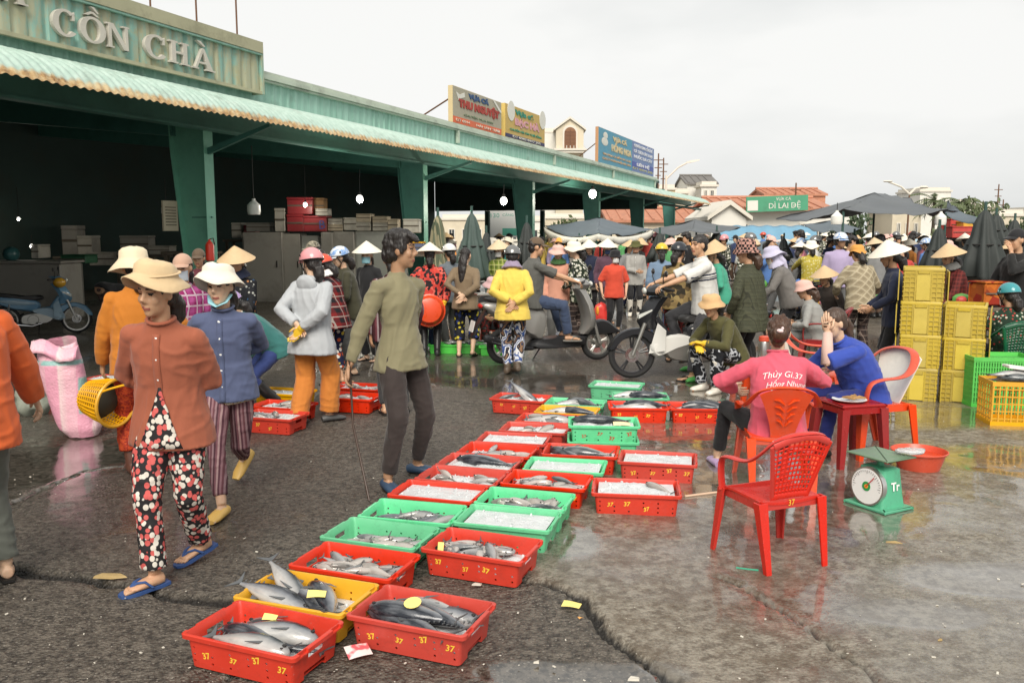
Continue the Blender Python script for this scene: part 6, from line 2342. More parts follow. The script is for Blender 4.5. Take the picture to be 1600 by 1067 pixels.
	pillow(m, smooth_poly([(-.98, .70), (-.92, .72), (-1.0, .46), (-1.04, .40), (-1.08, .41)]), .06)
	m.build('rear_fender', M_blackp, t)
	MB().box((-1.06, 0, .52), (.008, .19, .14), rot=(0, .2, 0)).build('number_plate', M_platew, t)
	m = MB()
	m.tube([(.02, -.09, .22), (-.14, -.13, .17), (-.34, -.135, .20), (-.80, -.14, .32), (-.84, -.14, .33)], [.018, .02, .034, .042, .02], 10)
	m.build('exhaust', M_chrome if not cast else M_blackp, t)
	MB().tube([(-.30, .09, .40), (-.58, .075, .29)], .014, 6).build('swing_arm', M_blackp, t)
	for sy in (-1, 1):
		MB().tube([(-.58, sy * .085, .30), (-.50, sy * .10, .60)], .022, 8).build('shock_absorber', M_alloy, t)
		MB().tube([(-.06, sy * .10, .24), (-.06, sy * .20, .24)], .012, 7).build('footpeg', M_blackp, t)
	MB().tube([(-.05, .10, .22), (-.10, .25, .0)], .010, 6).build('kickstand', M_blackp, t)
	return t
SCO = scooter((.53, 11.28, 0), math.atan2(.40, 1.32), 'silver grey scooter carrying the man in a grey tee across the lane', (.33, .32, .30), 1.03)
BK = moped((2.03, 10.03, 0), math.atan2(-.06, -1.2), 'black and white underbone motorbike with the man in a white polo shirt', (.018, .019, .022), (.72, .71, .67), 1.0, True)
BL = moped((-8.0, 14.4, 0), math.atan2(.35, .94), 'pale blue underbone motorbike parked inside the dark hall', (.13, .27, .40), (.30, .42, .50), .88, False)
bb = Vector((-8.0 + .40, 14.4 + .10, .86))
m = MB(); m.ell((0, 0, 0), (.12, .14, .11), 14, 8)
hl = m.build('helmet', plain('amber_helmet', (.62, .33, .03), .2), None)
hl.location = bb + Vector((-.02, -.16, .02)); hl.scale = (.8, .8, .8)
tag(hl, 'amber helmet hung on the handlebar of the pale blue motorbike', 'helmet')
# ================================================================== people: the ones nearest the viewer
BLK = cloth('black_cloth', (.018, .018, .020))
CLR = lambda n, h_: cloth(n, srgb(*[int(h_[i:i + 2], 16) for i in (0, 2, 4)]))
P_spots = pattern('black_white_coral_spots', 'spots', [(.018, .016, .018), (.62, .11, .10), (.72, .66, .58), (.66, .13, .12), (.75, .70, .62)], 40, (1, 1, .85), .50)
P_mauve = pattern('mauve_stripes', 'stripes', ['6b4048', '8f6a70', '5b3540', 'a98a8a', '7a5058', '4f2e38', '93757a'], 13, (1, .6, .05))
P_lilac = CLR('lilac_plastic', 'b39ac0')
beige_hat = cloth('beige_felt', (.62, .46, .27), .3)
pale_hat = cloth('pale_felt', (.72, .60, .42), .3)
cream_hat = cloth('cream_felt', (.78, .72, .60), .3)
rust = cloth('rust_cotton', (.33, .10, .055))
denim = cloth('slate_blue_cotton', (.085, .105, .19))
navy_sandal = plain('blue_foam', (.035, .08, .23), .5, .1, 20)
yellow_clog = plain('yellow_clog', (.72, .45, .12), .4, .1, 20)

# woman in the rust cardigan
rw = person(G(260, 900), (-.04, -1), 1.55, 'woman in a rust cardigan and beige hat striding past in spotted trousers', dict(
	HB, Lf=(316, 872), Rf=(243, 915), Lyaw=-38, Ryaw=-40, Llift=.25, lean=7, hunch=.2, Le=(-1, .1, 0), Re=(1, .1, 0), side=-3, head=(-16, 6, -4), twist=0), dict(
	shirt=rust, coat=True, hem=.16, flare=1.10, fat=1.05, collar=True, pants=P_spots, cut='straight', shoe='sandal', shoec=navy_sandal,
	hat='brim', hatc=beige_hat, hat_r=.148, crown=.142, droop=.040, hat_up=.052, hat_back=.20, band=beige_hat, hair='low', buttons=5, bx=.0), lod=0, sk=0)
# spotted tunic showing where the cardigan falls open
I = INFO[rw.name]
sh = [o for o in rw.children if o.name.startswith('jacket')][0]
bv = BVHTree.FromPolygons([tuple(v.co) for v in sh.data.vertices], [tuple(p.vertices) for p in sh.data.polygons])
m = MB()
def front(x, z):
	org = I['spine'](z) if z >= 0 else I['hip'] + Vector((0, 0, z)) * I['S']
	org = org + (I['Rm'] @ Vector((x, .6, 0))) * I['S']
	hit = bv.ray_cast(org, -(I['Rm'] @ Vector((0, 1, 0))))
	return (hit[0] + hit[1] * .006) if hit[0] else org + (I['Rm'] @ Vector((0, -.45, 0)))
zs = [.14 - .037 * k for k in range(11)]
def tun(a, b):
	z = .17 - .328 * b
	wd = .008 + .105 * b ** 1.2
	return front(-.005 + (a - .5) * 2 * wd, z)
m.grid(6, 12, tun, thick=-.004)
m.build('tunic_front', P_spots, rw, auto=0)

# woman in the slate blue shirt
bw = person(G(349, 782), (.10, -.99), 1.56, 'woman in a slate blue shirt and cream hat, blue mask under her chin', dict(
	HB, Lf=(382, 752), Rf=(347, 806), Lyaw=-30, Ryaw=-12, Llift=.75, lean=5, hunch=.12, Le=(-1, -.4, 0), Re=(1, -.4, 0), head=(-12, 2, 3)), dict(
	shirt=denim, coat=True, hem=.11, flare=1.06, fat=1.0, collar=True, pants=P_mauve, cut='slim', plen=.84, shoe='clog', shoec=yellow_clog,
	hat='brim', hatc=cream_hat, hat_r=.152, crown=.128, droop=.062, hat_up=.050, hat_back=.24, hair='low', buttons=5), lod=0, sk=1)
inh = MB(); inh.M = INFO[bw.name]['Mh']
inh.tube([(-.068, .005, -.05), (-.05, .045, -.095), (0, .075, -.118), (.05, .045, -.095), (.068, .005, -.05)], (.006, .020), 8, side=(0, 0, 1))
inh.build('face_mask', plain('mask_blue', (.30, .58, .66), .7), bw, auto=0)
I = INFO[bw.name]
m = MB()
m.tube([I['hip'] + Vector((math.cos(q) * .150, math.sin(q) * .118 - .012, -.118 + .008 * math.sin(3 * q))) * I['S'] for q in [2 * math.pi * k / 26 for k in range(26)]], (.012, .022), 6, side=(0, 0, 1), close=True)
m.build('blouse_hem', pattern('cream_floral', 'spots', [(.66, .58, .46), (.5, .1, .08), (.5, .35, .1)], 50, thr=.3), bw, auto=0)

# person in orange with the yellow basket
P_orf = pattern('orange_red_print', 'cells', ['a3301a', 'c04a1e', '8d2415', 'b8401c'], 90)
ob = person(G(232, 738), (-.42, .9), 1.58, 'person in an orange blouse and pale hat seen from behind carrying a yellow basket', dict(
	Lf=(208, 738), Rf=(250, 741), Lh=(-.26, .16, .80), Le=(-.6, -1, 0), Rh=(.2, .15, .9), lean=4, head=(10, 10, 0)), dict(
	shirt=cloth('orange_cotton', (.50, .17, .02)), hem=.12, fat=1.1, pants=P_orf, cut='crop', plen=.75, shoe='boot', shoec=plain('brown_rubber', (.11, .045, .03), .35, .2, 12), boot_h=.26,
	hat='brim', hatc=pale_hat, hat_r=.175, crown=.13, droop=.075, hair='low', slv=1.1), lod=0, sk=0)
# the basket, mouth turned to the side
t = empty('basket', (0, 0, 0), 0, 'yellow lattice basket carried on its side by the person in orange', 'basket')
m = MB()
m.lathe([(.115, 0), (.120, .004), (.003, .006)], 28)
m.build('base', M_yel, t)
m = MB()
for k in range(30):
	a = 2 * math.pi * k / 30
	m.tube([(.117 * math.cos(a), .117 * math.sin(a), .0), (.150 * math.cos(a), .150 * math.sin(a), .13), (.165 * math.cos(a), .165 * math.sin(a), .24)], .0052, 5)
for k in range(10):
	z = .015 + .023 * k
	r = .118 + .047 * (z / .24) ** .8
	m.tube([(r * math.cos(a), r * math.sin(a), z) for a in [2 * math.pi * j / 28 for j in range(28)]], .0052, 5, close=True)
m.build('lattice', M_yel, t)
MB().tube([(.169 * math.cos(a), .169 * math.sin(a), .245) for a in [2 * math.pi * j / 32 for j in range(32)]], .012, 7, close=True).build('rim', M_yel, t)
MB().tube([(.165 * math.cos(a), .165 * math.sin(a), .245 + .14 * math.sin((a + .9) / 1.8 * math.pi)) for a in [-.9 + 1.8 * j / 12 for j in range(13)]], .008, 6).build('handle', M_yel, t)
MB().lathe([(.140, .10), (.001, .105), (.001, .20), (.06, .19), (.10, .16)], 18).build('dark_contents', plain('basket_dark', (.05, .045, .03), .7), t)
p = D(142, 620, 5.95)
t.location = p
t.rotation_euler = Vector((.90, -.38, -.10)).to_track_quat('Z', 'X').to_euler()

# young man in olive
olive = cloth('olive_jersey', (.215, .195, .115))
om = person(G(622, 752), (.72, -.62), 1.71, 'young man in an olive long-sleeved top and brown trousers looking over his shoulder', dict(
	Rf=(606, 764), Lf=(652, 738), Ryaw=-20, Lyaw=25, Rh=(.31, -.10, .755), Re=(.5, -1, 0), Lh=(-.20, -.10, .78), Le=(-.5, -1, 0), lean=-2, head=(38, 0, 0), twist=0,
	Rhn=(-.5, .6, 0), Rcurl=48), dict(
	shirt=olive, hem=.12, flare=1.12, fat=.91, slv=.92, sw=.166, pants=cloth('brown_jersey', (.040, .030, .028)), cut='slim', plen=.90, shoe='clog', shoec=plain('dark_blue_shoe', (.03, .06, .11), .5, .1, 20),
	hair='short', folds=1.1), lod=0, sk=2)
h_ = wp(om, 'R')
g = G(577, 783)
m = MB(); m.tube([h_ + Vector((.0, -.02, .03)), h_ + Vector((.015, -.03, -.4)), Vector((g.x, g.y, .004))], .0075, 7)
cane = empty('walking_cane', (0, 0, 0), 0, 'thin dark stick reaching from the hand of the man in olive to the ground', 'stick')
m.build('shaft', plain('dark_stick', (.05, .025, .015), .45), cane)
MB().tube([h_ + Vector((.0, -.02, .02)), h_ + Vector((0, -.02, .05)), h_ + Vector((.02, -.015, .075)), h_ + Vector((.05, -.01, .07))], .0085, 7).build('grip', plain('dark_stick', 0), cane)

# person at the picture's edge in the orange jacket
person(PX(-18, 4.15), (-.85, .5), 1.62, 'person in a bright orange jacket and grey trousers cut off by the picture edge', dict(
	Rf=(12, 902), Lf=(-60, 955), Rh=(.28, .10, .70), Re=(.7, -1, 0), Ryaw=-25), dict(
	shirt=cloth('bright_orange_cotton', (.72, .14, .035)), coat=True, hem=.16, fat=1.12, pants=cloth('grey_denim', (.13, .14, .12)), cut='straight', shoe='sandal', shoec=M_wire,
	hat='brim', hatc=cream_hat, hair='short', slv=1.25), lod=0, sk=1)

# seated woman in pink (back to the viewer)
pink = cloth('pink_jersey', (.62, .10, .15))
c2 = ch2.location
pw = person((c2.x, c2.y), (.10, 1), 1.60, 'seated woman in a pink top with white lettering on her back', dict(
	hip=(0, .0, .41), Lf=(-.34, .42, .07), Rf=(.16, .44, .07), Lk=(-.5, .8, .5), Lh=(-.25, .30, .60), Le=(-1, -.2, -.2), Rh=(.18, .34, .66), Re=(1, -.2, -.2), lean=6, head=(-8, 12, 6), hunch=.1), dict(
	shirt=pink, hem=.10, fat=1.10, sw=.160, pants=BLK, cut='slim', plen=.85, shoe='clog', shoec=P_lilac, hair='bun', hairc='auburn', hairclip=plain('pearl_clip', (.75, .6, .6), .3), collar=pink), lod=0, sk=1)
def back_text(root, garment, lines, mat):
	I = INFO[root.name]
	sh = [o for o in root.children if o.name.startswith(garment)][0]
	bv = BVHTree.FromPolygons([tuple(v.co) for v in sh.data.vertices], [tuple(p.vertices) for p in sh.data.polygons])
	Rm = I['Rm']
	for txt, size, z, x0, arc in lines:
		me = text_mesh(txt, size, 0, shear=.25)
		bm = bmesh.new(); bm.from_mesh(me)
		bmesh.ops.subdivide_edges(bm, edges=[e for e in bm.edges if e.calc_length() > .01], cuts=1)
		bmesh.ops.triangulate(bm, faces=bm.faces)
		c = I['spine'](z)
		for v in bm.verts:
			x, y = v.co.x, v.co.y
			org = c + (Rm @ Vector((x0 + x, -.6, y - arc * x * x)))
			hit = bv.ray_cast(org, Rm @ Vector((0, 1, 0)))
			v.co = hit[0] - (Rm @ Vector((0, 1, 0))) * .007 if hit[0] else org + Rm @ Vector((0, .45, 0))
		bm.to_mesh(me); bm.free()
		me.materials.clear(); me.materials.append(mat); me.name = 'lettering'
		link('lettering', me, root)
back_text(pw, 'shirt', [('Thủy Gì.37', .058, .355, .005, 1.4), ('Hồng Nhung', .052, .292, .03, 1.0), ('37', .048, .245, -.06, 0)], plain('white_print', (.82, .78, .76), .6))

# seated woman in blue, hand to her face
blue = cloth('cobalt_cotton', (.035, .070, .36))
c3 = ch3.location
sb = person((c3.x, c3.y), (-.93, -.30), 1.60, 'seated woman in a cobalt blue top with a ponytail holding her hand to her face', dict(
	hip=(0, .02, .47), Lf=(-.09, .46, .07), Rf=(.12, .40, .07), lean=24, Lh=(-.05, .43, .96), Le=(-.3, .3, -1), Lhd=(.25, .12, 1), Lhn=(.35, -1, 0), Lcurl=14,
	Rh=(.10, .38, .62), Re=(1, -.3, -.3), head=(6, 14, 0), hunch=.25), dict(
	shirt=blue, sleeve='short', slen=.95, hem=.10, fat=1.17, pants=cloth('dark_cobalt_cotton', (.02, .03, .16)), cut='slim', shoe='clog', shoec=M_wire, hair='pony', hairc='brown', hairclip=plain('pink_clip', (.75, .4, .42), .4), collar=blue), lod=0, sk=1)
# pale forearm sleeve
for s0, e, w, sx, key in INFO[sb.name]['arms']:
	if key == 'L':
		mm = MB(); mm.tube([e.lerp(s0, .15), e, e.lerp(w, .5), w], [.050, .046, .042, .034], 12)
		mm.build('arm_sleeve', cloth('pale_pink_sleeve', (.62, .43, .37)), sb, auto=0)
# ================================================================== people: the market lane
yellow_glove = plain('yellow_rubber', (.75, .48, .03), .45, .1, 20)
grey_jac = cloth('grey_anorak', (.42, .44, .46), .2, rough=.6)
orange_trs = cloth('orange_trousers', (.55, .19, .035))
P_plaid = pattern('red_navy_plaid', 'plaid', ['7c1416', '15151c', 'a9a49c'], 9, thr=.5)
P_navyfl = pattern('navy_floral', 'spots', ['10183a', 'b8502a', 'b9a13c', 'd2cfc6'], 17, thr=.38)
P_redfl = pattern('coral_black_floral', 'cells', ['d0483c', '1b1719', 'c43c33', '2a1d20', 'd8685a'], 30)
P_bluyel = pattern('blue_yellow_print', 'spots', ['10141f', '2b3f86', 'c9b93a', '1a2a5c'], 19, thr=.36)
P_swirl = pattern('white_blue_swirl', 'swirl', ['26324e', 'c9cbd2', '3f5a96', 'd8d8da', '1a1f2e', '8a6a50'], 5, (1, 1, .7))
P_floral = pattern('white_green_floral', 'spots', ['1e2a18', 'c9c7ba', 'b8b8a2', 'd6d3c8'], 22, thr=.42)
P_dark_fl = pattern('dark_bird_print', 'spots', ['14161c', 'b4794a', 'a8a9a2', '2b4a6a'], 24, thr=.26)
P_stripe_m = pattern('maroon_grey_stripes', 'stripes', ['4a1f26', '6e3640', '9a8a8c', '3a171e'], 16)
P_camo = pattern('tan_camo', 'cells', ['8a7448', '5c4a2e', '9c8656', '2c2619', '86714a'], 16)
P_redblk = pattern('red_black_print', 'cells', ['7a1c1a', '19130f', '5e1716', '241a16'], 40)
P_green_pl = pattern('grey_green_check', 'plaid', ['4d4f3b', '3f4232', '2a2c22'], 26, thr=.7)
P_beige = pattern('beige_diamond_knit', 'plaid', ['a3967c', '8d8169', 'bdb298'], 11, thr=.9, rot=(0, R(45), 0))
P_brown_pl = pattern('brown_plaid', 'plaid', ['3a2c28', '241b1a', '8a7a70'], 13, thr=.5)
P_redbrown = pattern('rust_red_check', 'plaid', ['6a211e', '4a1a19', '7e3a33'], 20, thr=.6)
P_magplaid = pattern('magenta_plaid', 'plaid', ['8a1a5c', 'a64a86', 'c9b9c4'], 11, thr=.8)
P_checkhat = pattern('pink_black_checks', 'check', ['16110f', 'b98c80'], 34, rot=(0, 0, R(20)))
P_polo = pattern('white_polo', 'bands', ['cfccc6', 'cfccc6', 'cfccc6', 'cfccc6', 'cfccc6', 'cfccc6', 'cfccc6', 'cfccc6'], 1)
teal = cloth('teal_cotton', (.045, .18, .17))
pinkh = cloth('pale_pink_felt', (.70, .44, .38), .25)
mask_w = plain('mask_white', (.70, .69, .67), .8)
mask_b = plain('mask_dark_blue', (.03, .05, .11), .8)
rub_black = plain('black_rubber', (.02, .02, .02), .35, .2, 12)
rub_white = plain('white_rubber', (.74, .70, .62), .35, .08, 12, dirt=.25)
H_pink = plain('pink_helmet', (.70, .30, .32), .18, .05, 6)
H_red = plain('red_helmet', (.62, .08, .04), .18, .05, 6)
H_lilac = plain('lilac_helmet', (.42, .28, .55), .18, .05, 6)
H_silver = plain('silver_helmet', (.22, .22, .22), .22, .05, 6, metal=.5)
H_black = plain('black_helmet', (.03, .033, .04), .15, .05, 6)
H_teal = plain('teal_helmet', (.05, .27, .30), .18, .05, 6)
t = NT('blue_white_helmet')
t.col(t.ramp(t.noise(9, 2), [(.45, (.62, .66, .70)), (.52, (.14, .30, .62)), (.6, (.72, .73, .75))])); t.rough(.2)
H_bw = t.m
WK = cloth('dark_navy_cloth', (.02, .026, .055))
GREYC = cloth('mid_grey_cloth', (.13, .13, .125))
def std(l, d=.07, x=.10):
	return l

# grey anorak, pink helmet
person(G(490, 661), (.36, .93), 1.55, 'person in a pale grey hooded anorak, pink helmet and orange trousers', dict(
	HB, Lf=(467, 664), Rf=(514, 657), Ryaw=-35, Lyaw=10, lean=4, head=(62, 10, 0)), dict(
	shirt=grey_jac, coat=True, hem=.20, flare=1.12, fat=1.15, hood=True, slv=1.2, pants=orange_trs, cut='wide', plen=.95, shoe='shoe', shoec=plain('black_white_shoe', (.08, .08, .08), .5),
	hat='helmet', hatc=H_pink, gloves=yellow_glove, glove_only='R', hair='low', mask=mask_w), lod=0, sk=1)
# conical hat, dark print, facing the viewer
person(PX(371, 9.0), (-.1, -1), 1.50, 'woman in a tan conical hat and dark printed blouse looking down behind the blue shirt', dict(head=(0, 14, 0), Lh=(-.1, .28, .86), Rh=(.1, .28, .86)), dict(
	shirt=P_dark_fl, hem=.14, fat=1.08, pants=BLK, hat='cone', hatc=M_straw_t, hair='low', scarf=WK, shoe='shoe'), sk=0)
# bending person, lilac helmet
person(PX(424, 8.3), (-.75, -.5), 1.50, 'person in a teal jacket and lilac helmet bending over the crates', dict(
	hip=(0, 0, .66), Lf=(-.14, .05, .07), Rf=(.14, .0, .07), lean=48, head=(-10, 25, 0), Lh=(-.14, .42, .52), Rh=(.14, .42, .50)), dict(
	shirt=teal, coat=True, hem=.12, fat=1.12, collar=cloth('cream_collar', (.6, .55, .45)), pants=cloth('royal_blue_cloth', (.03, .05, .17)), cut='slim', hat='helmet', hatc=H_lilac, hair='low', shoe='boot', shoec=rub_black), sk=1)
# plaid shirt, red helmet
person(PX(520, 9.6), (-.78, .45), 1.46, 'person in a red and navy plaid shirt and red helmet with dark floral trousers', dict(
	lean=14, head=(20, 15, 0), Lh=(-.12, .26, .86), Rh=(.12, .26, .84)), dict(
	shirt=P_plaid, hem=.17, fat=1.1, pants=P_navyfl, cut='crop', plen=.72, hat='helmet', hatc=H_red, hair='low', scarf=cloth('white_scarf', (.7, .68, .66)), shoe='sandal', shoec=M_wire), sk=0)
person(PX(546, 10.3), (-.92, -.35), 1.53, 'person in a buttoned dark olive jacket and blue and white helmet behind the plaid shirt', dict(
	lean=10, head=(5, 15, 0), Lh=(-.1, .26, .90), Rh=(.1, .26, .88)), dict(
	shirt=cloth('dark_olive_cloth', (.05, .048, .028)), coat=True, hem=.14, fat=1.12, pants=GREYC, hat='helmet', hatc=H_bw, hair='low', buttons=4, shoe='sandal', shoec=M_wire), sk=1)
person(PX(499, 12.2), (-.8, -.5), 1.58, 'person in a patterned grey cap half hidden behind the two helmets', dict(lean=8), dict(
	shirt=cloth('brown_grey_cloth', (.11, .09, .07)), hem=.14, pants=BLK, hat='cap', hatc=pattern('grey_camo_cap', 'cells', ['8a8474', '5d594c', 'a49c88'], 40), hair='low'), lod=1)
person(PX(577, 11.4), (-.5, -.85), 1.52, 'woman in a pale conical hat and blue mask behind the man in olive', dict(lean=4, head=(20, 5, 0)), dict(
	shirt=BLK, hem=.14, pants=BLK, hat='cone', hatc=M_straw_w, mask=plain('mask_blue', 0), hair='low'), lod=1, sk=1)
person(PX(612, 8.0), (-.2, .98), 1.56, 'person in a maroon striped shirt almost hidden behind the man in olive', dict(Rh=(.21, .05, .80)), dict(
	shirt=P_stripe_m, hem=.14, fat=1.05, pants=cloth('charcoal_cloth', (.04, .04, .042)), cut='slim', hair='low', shoe='sandal', shoec=M_wire), lod=1, sk=0)
# coral floral with the red basin
rb = person(PX(671, 11.85), (-.08, 1), 1.50, 'woman in a coral floral blouse and pale conical hat holding a red basin', dict(
	HB, Lh=(-.22, -.14, .86), Rh=(.22, -.14, .82), Lcurl=50, Rcurl=50), dict(
	shirt=P_redfl, hem=.13, flare=1.1, fat=1.18, slv=1.15, pants=BLK, cut='slim', shoe='boot', shoec=rub_black, boot_h=.33, hat='cone', hatc=M_straw_w, hair='low', gloves=yellow_glove), lod=1, sk=0)
b_ = basin(D(671, 485, 11.58), .225, .11, 'round red basin held upright behind the coral floral blouse', M_chair_o, rot=(R(-96), 0, R(8)), name='basin')
# seated child-size person in green
person(PX(643, 12.4), (.5, -.6), 1.45, 'person in green and a white cap crouching on a stool beside the red basin', dict(
	hip=(0, 0, .36), Lf=(-.13, .32, .07), Rf=(.13, .32, .07), lean=24, head=(-10, 15, 0), Lh=(-.12, .40, .44), Rh=(.12, .40, .44)), dict(
	shirt=cloth('bottle_green_cloth', (.02, .14, .07)), hem=.1, pants=cloth('navy_denim', (.025, .04, .10)), cut='slim', hat='bucket', hatc=cream_hat, hat_r=.13, hair='low', shoe='shoe', shoec=plain('white_shoe', (.7, .7, .68), .5)), lod=1)
stool(PX(643, 12.4) + (0,), .3, 'low red stool under the person in green', M_chair_o, .30, .27)
# long-haired woman
person(PX(724, 11.75), (.12, 1), 1.50, 'woman with long black hair in a brown cardigan and blue and yellow trousers', dict(
	HB, Lf=(-.08, .0, .07), Rf=(.12, .03, .07), head=(-18, 4, 0), Rlift=.15), dict(
	shirt=cloth('khaki_brown_knit', (.20, .145, .09)), coat=True, hem=.15, flare=1.06, fat=1.04, pants=P_bluyel, cut='crop', plen=.55, shoe='sandal', shoec=M_wire, hair='long'), lod=1, sk=1)
person(PX(704, 12.7), (-.6, .7), 1.52, 'person in a grey jacket and white cap behind the long-haired woman', dict(head=(-10, 6, 0)), dict(
	shirt=cloth('slate_grey_cloth', (.13, .15, .17)), hem=.14, fat=1.05, pants=GREYC, hat='helmet', hatc=plain('white_helmet', (.7, .69, .66), .25), hair='low', shoe='shoe'), lod=1)
# yellow jacket
yw = person(G(801, 583), (.05, 1), 1.53, 'person in a bright yellow jacket and silver helmet with swirled blue and white trousers', dict(
	HB, Lf=(793, 583), Rf=(808, 584), Lyaw=-18, Ryaw=20, Rlift=.2), dict(
	shirt=cloth('lemon_fleece', (.72, .53, .10)), coat=True, hem=.16, flare=1.1, fat=1.15, slv=1.15, pants=P_swirl, cut='straight', plen=.9, shoe='boot', shoec=plain('muddy_boot', (.09, .065, .045), .5, .2, 20), boot_h=.22,
	hat='helmet', hatc=H_silver, scarf=cloth('mauve_scarf', (.30, .24, .34)), hair='crop'), lod=0, sk=0)
# scooter rider
def rider(bike, off, h, label, pose, fit, lod=1, sk=0):
	M = bike.matrix_world if False else Matrix.Translation(bike.location) @ bike.rotation_euler.to_matrix().to_4x4()
	p = M @ (Vector(off) * bike.scale[0])
	d = M.to_3x3() @ Vector((1, 0, 0))
	return person((p.x, p.y), (d.x, d.y), h, label, pose, fit, lod, sk=sk)
rider(SCO, (-.30, 0, 0), 1.66, 'man in a charcoal grey tee and brown cap riding the silver scooter', dict(
	hip=(0, 0, .84), Lf=(-.15, .50, .36), Rf=(.17, .46, .36), Lk=(-.3, .6, 1), Rk=(.3, .6, 1), lean=6, Lh=(-.27, .58, 1.02), Rh=(.27, .58, 1.02), Le=(-.5, -.3, -1), Re=(.5, -.3, -1), head=(-10, 8, 0), Lhn=(0, 0, -1), Rhn=(0, 0, -1), curl=55), dict(
	shirt=cloth('charcoal_tee', (.10, .10, .092)), sleeve='short', slen=.9, hem=.13, fat=1.2, sw=.18, pants=cloth('blue_jeans', (.045, .065, .12)), cut='straight', hat='cap', hatc=cloth('brown_cap', (.13, .09, .06)), hair='short', shoe='sandal', shoec=plain('grey_sandal', (.2, .19, .17), .6)), lod=0, sk=0)
# seated sellers behind the scooter
person(PX(768, 12.8), (.1, -1), 1.5, 'seated seller in black with a pink pattern behind the yellow jacket', dict(
	hip=(0, 0, .40), Lf=(-.13, .35, .07), Rf=(.13, .35, .07), lean=18, head=(0, 18, 0), Lh=(-.12, .42, .55), Rh=(.12, .42, .52)), dict(shirt=BLK, hem=.1, fat=1.1, pants=P_redblk, hat='brim', hatc=cloth('rose_felt', (.62, .40, .40)), hair='low', shoe='boot', shoec=rub_black), lod=1)
stool(PX(768, 12.8) + (0,), .3, 'low red stool under the seller in black', M_chair_o, .32, .27)
person(PX(783, 14.5), (-.4, -.9), 1.52, 'seller in a green check shirt under the closed parasols', dict(lean=6), dict(shirt=pattern('lime_check', 'plaid', ['8a9a3c', '5a6a2a', 'c9c48a'], 12, thr=.7), hem=.14, pants=BLK, hat='cone', hatc=M_straw, mask=mask_w, hair='low'), lod=1)
person(PX(873, 13.1), (-.15, -1), 1.50, 'woman in a peach top and pale pink hat with a green scarf', dict(lean=4, head=(0, 10, 0)), dict(shirt=cloth('peach_cotton', (.62, .30, .21)), hem=.14, fat=1.05, pants=GREYC, hat='brim', hatc=pinkh, hair='low', scarf=cloth('green_scarf', (.06, .14, .05)), shoe='sandal', shoec=M_wire), lod=1, sk=1)
person(PX(908, 12.9), (-.75, .4), 1.56, 'woman in a white and green floral shirt and white hat beside the scooter front', dict(lean=8, head=(25, 8, 0), Lh=(-.1, .24, .9), Rh=(.14, .2, .88)), dict(shirt=P_floral, hem=.17, fat=1.18, pants=P_brown_pl, hat='brim', hatc=cream_hat, hat_r=.15, hair='low', shoe='sandal', shoec=M_wire), lod=1, sk=1)
person(G(958, 521), (.12, -1), 1.40, 'young person in a red tee, black cap and white mask carrying a red bag', dict(head=(6, 6, 0), Lh=(-.23, .05, .80), Rh=(.24, .03, .80), Lf=(-.08, .05, .07), Rf=(.07, -.05, .07)), dict(
	shirt=cloth('tomato_tee', (.62, .075, .04)), sleeve='short', slen=1.0, hem=.16, fat=1.1, pants=BLK, cut='slim', plen=.8, hat='bucket', hatc=BLK, hat_r=.125, mask=mask_w, hair='short', shoe='sandal', shoec=M_wire), lod=1, sk=1)
lump('carrier_bag', 938, 492, 14.5, (.15, .08, .19), plain('red_carrier', (.65, .05, .04), .3, .1, 10), 'red carrier bag hanging from the hand of the young person in a red tee', 'bag', 2)
person(PX(948, 16.2), (.2, -1), 1.52, 'woman in a wide pale conical hat behind the red tee', dict(lean=2), dict(shirt=cloth('plum_cloth', (.10, .05, .075)), hem=.14, pants=BLK, hat='cone', hatc=M_straw_w, hair='low', mask=mask_b), lod=1)
person(PX(924, 17.5), (-.4, -.9), 1.50, 'woman in a pale conical hat and dark jacket behind the floral shirt', dict(lean=10), dict(shirt=WK, hem=.14, pants=BLK, hat='cone', hatc=M_straw_w, hair='low', shoe='boot', shoec=rub_black), lod=1)
person(G(991, 494), (-.05, -1), 1.52, 'person in a pale grey jacket, olive hat and white boots standing farther down the lane', dict(Rh=(-.02, .24, .98), head=(0, 4, 0)), dict(
	shirt=cloth('silver_grey_cloth', (.34, .33, .31)), coat=True, hem=.18, fat=1.08, collar=True, pants=BLK, cut='slim', hat='brim', hatc=cloth('olive_felt', (.09, .09, .03)), hair='low', mask=plain('mask_orange', (.5, .26, .17), .8), shoe='boot', shoec=rub_white, boot_h=.33, buttons=4), lod=1)
person(PX(1060, 11.3), (.35, .94), 1.56, 'person in a tan leopard print jacket and black helmet beside the white polo', dict(lean=4, head=(-20, 5, 0)), dict(
	shirt=P_camo, hem=.14, fat=1.05, pants=P_redblk, hat='helmet', hatc=H_black, hair='low', mask=mask_w, shoe='sandal', shoec=M_wire), lod=1)
person(PX(1035, 13.4), (.1, 1), 1.52, 'person in a faded denim jacket and yellow helmet behind the leopard print', dict(lean=4), dict(
	shirt=cloth('faded_denim', (.16, .23, .33)), hem=.18, fat=1.1, pants=cloth('blue_jeans', 0), hat='helmet', hatc=plain('yellow_helmet', (.7, .48, .04), .2), hair='low', shoe='shoe'), lod=1)
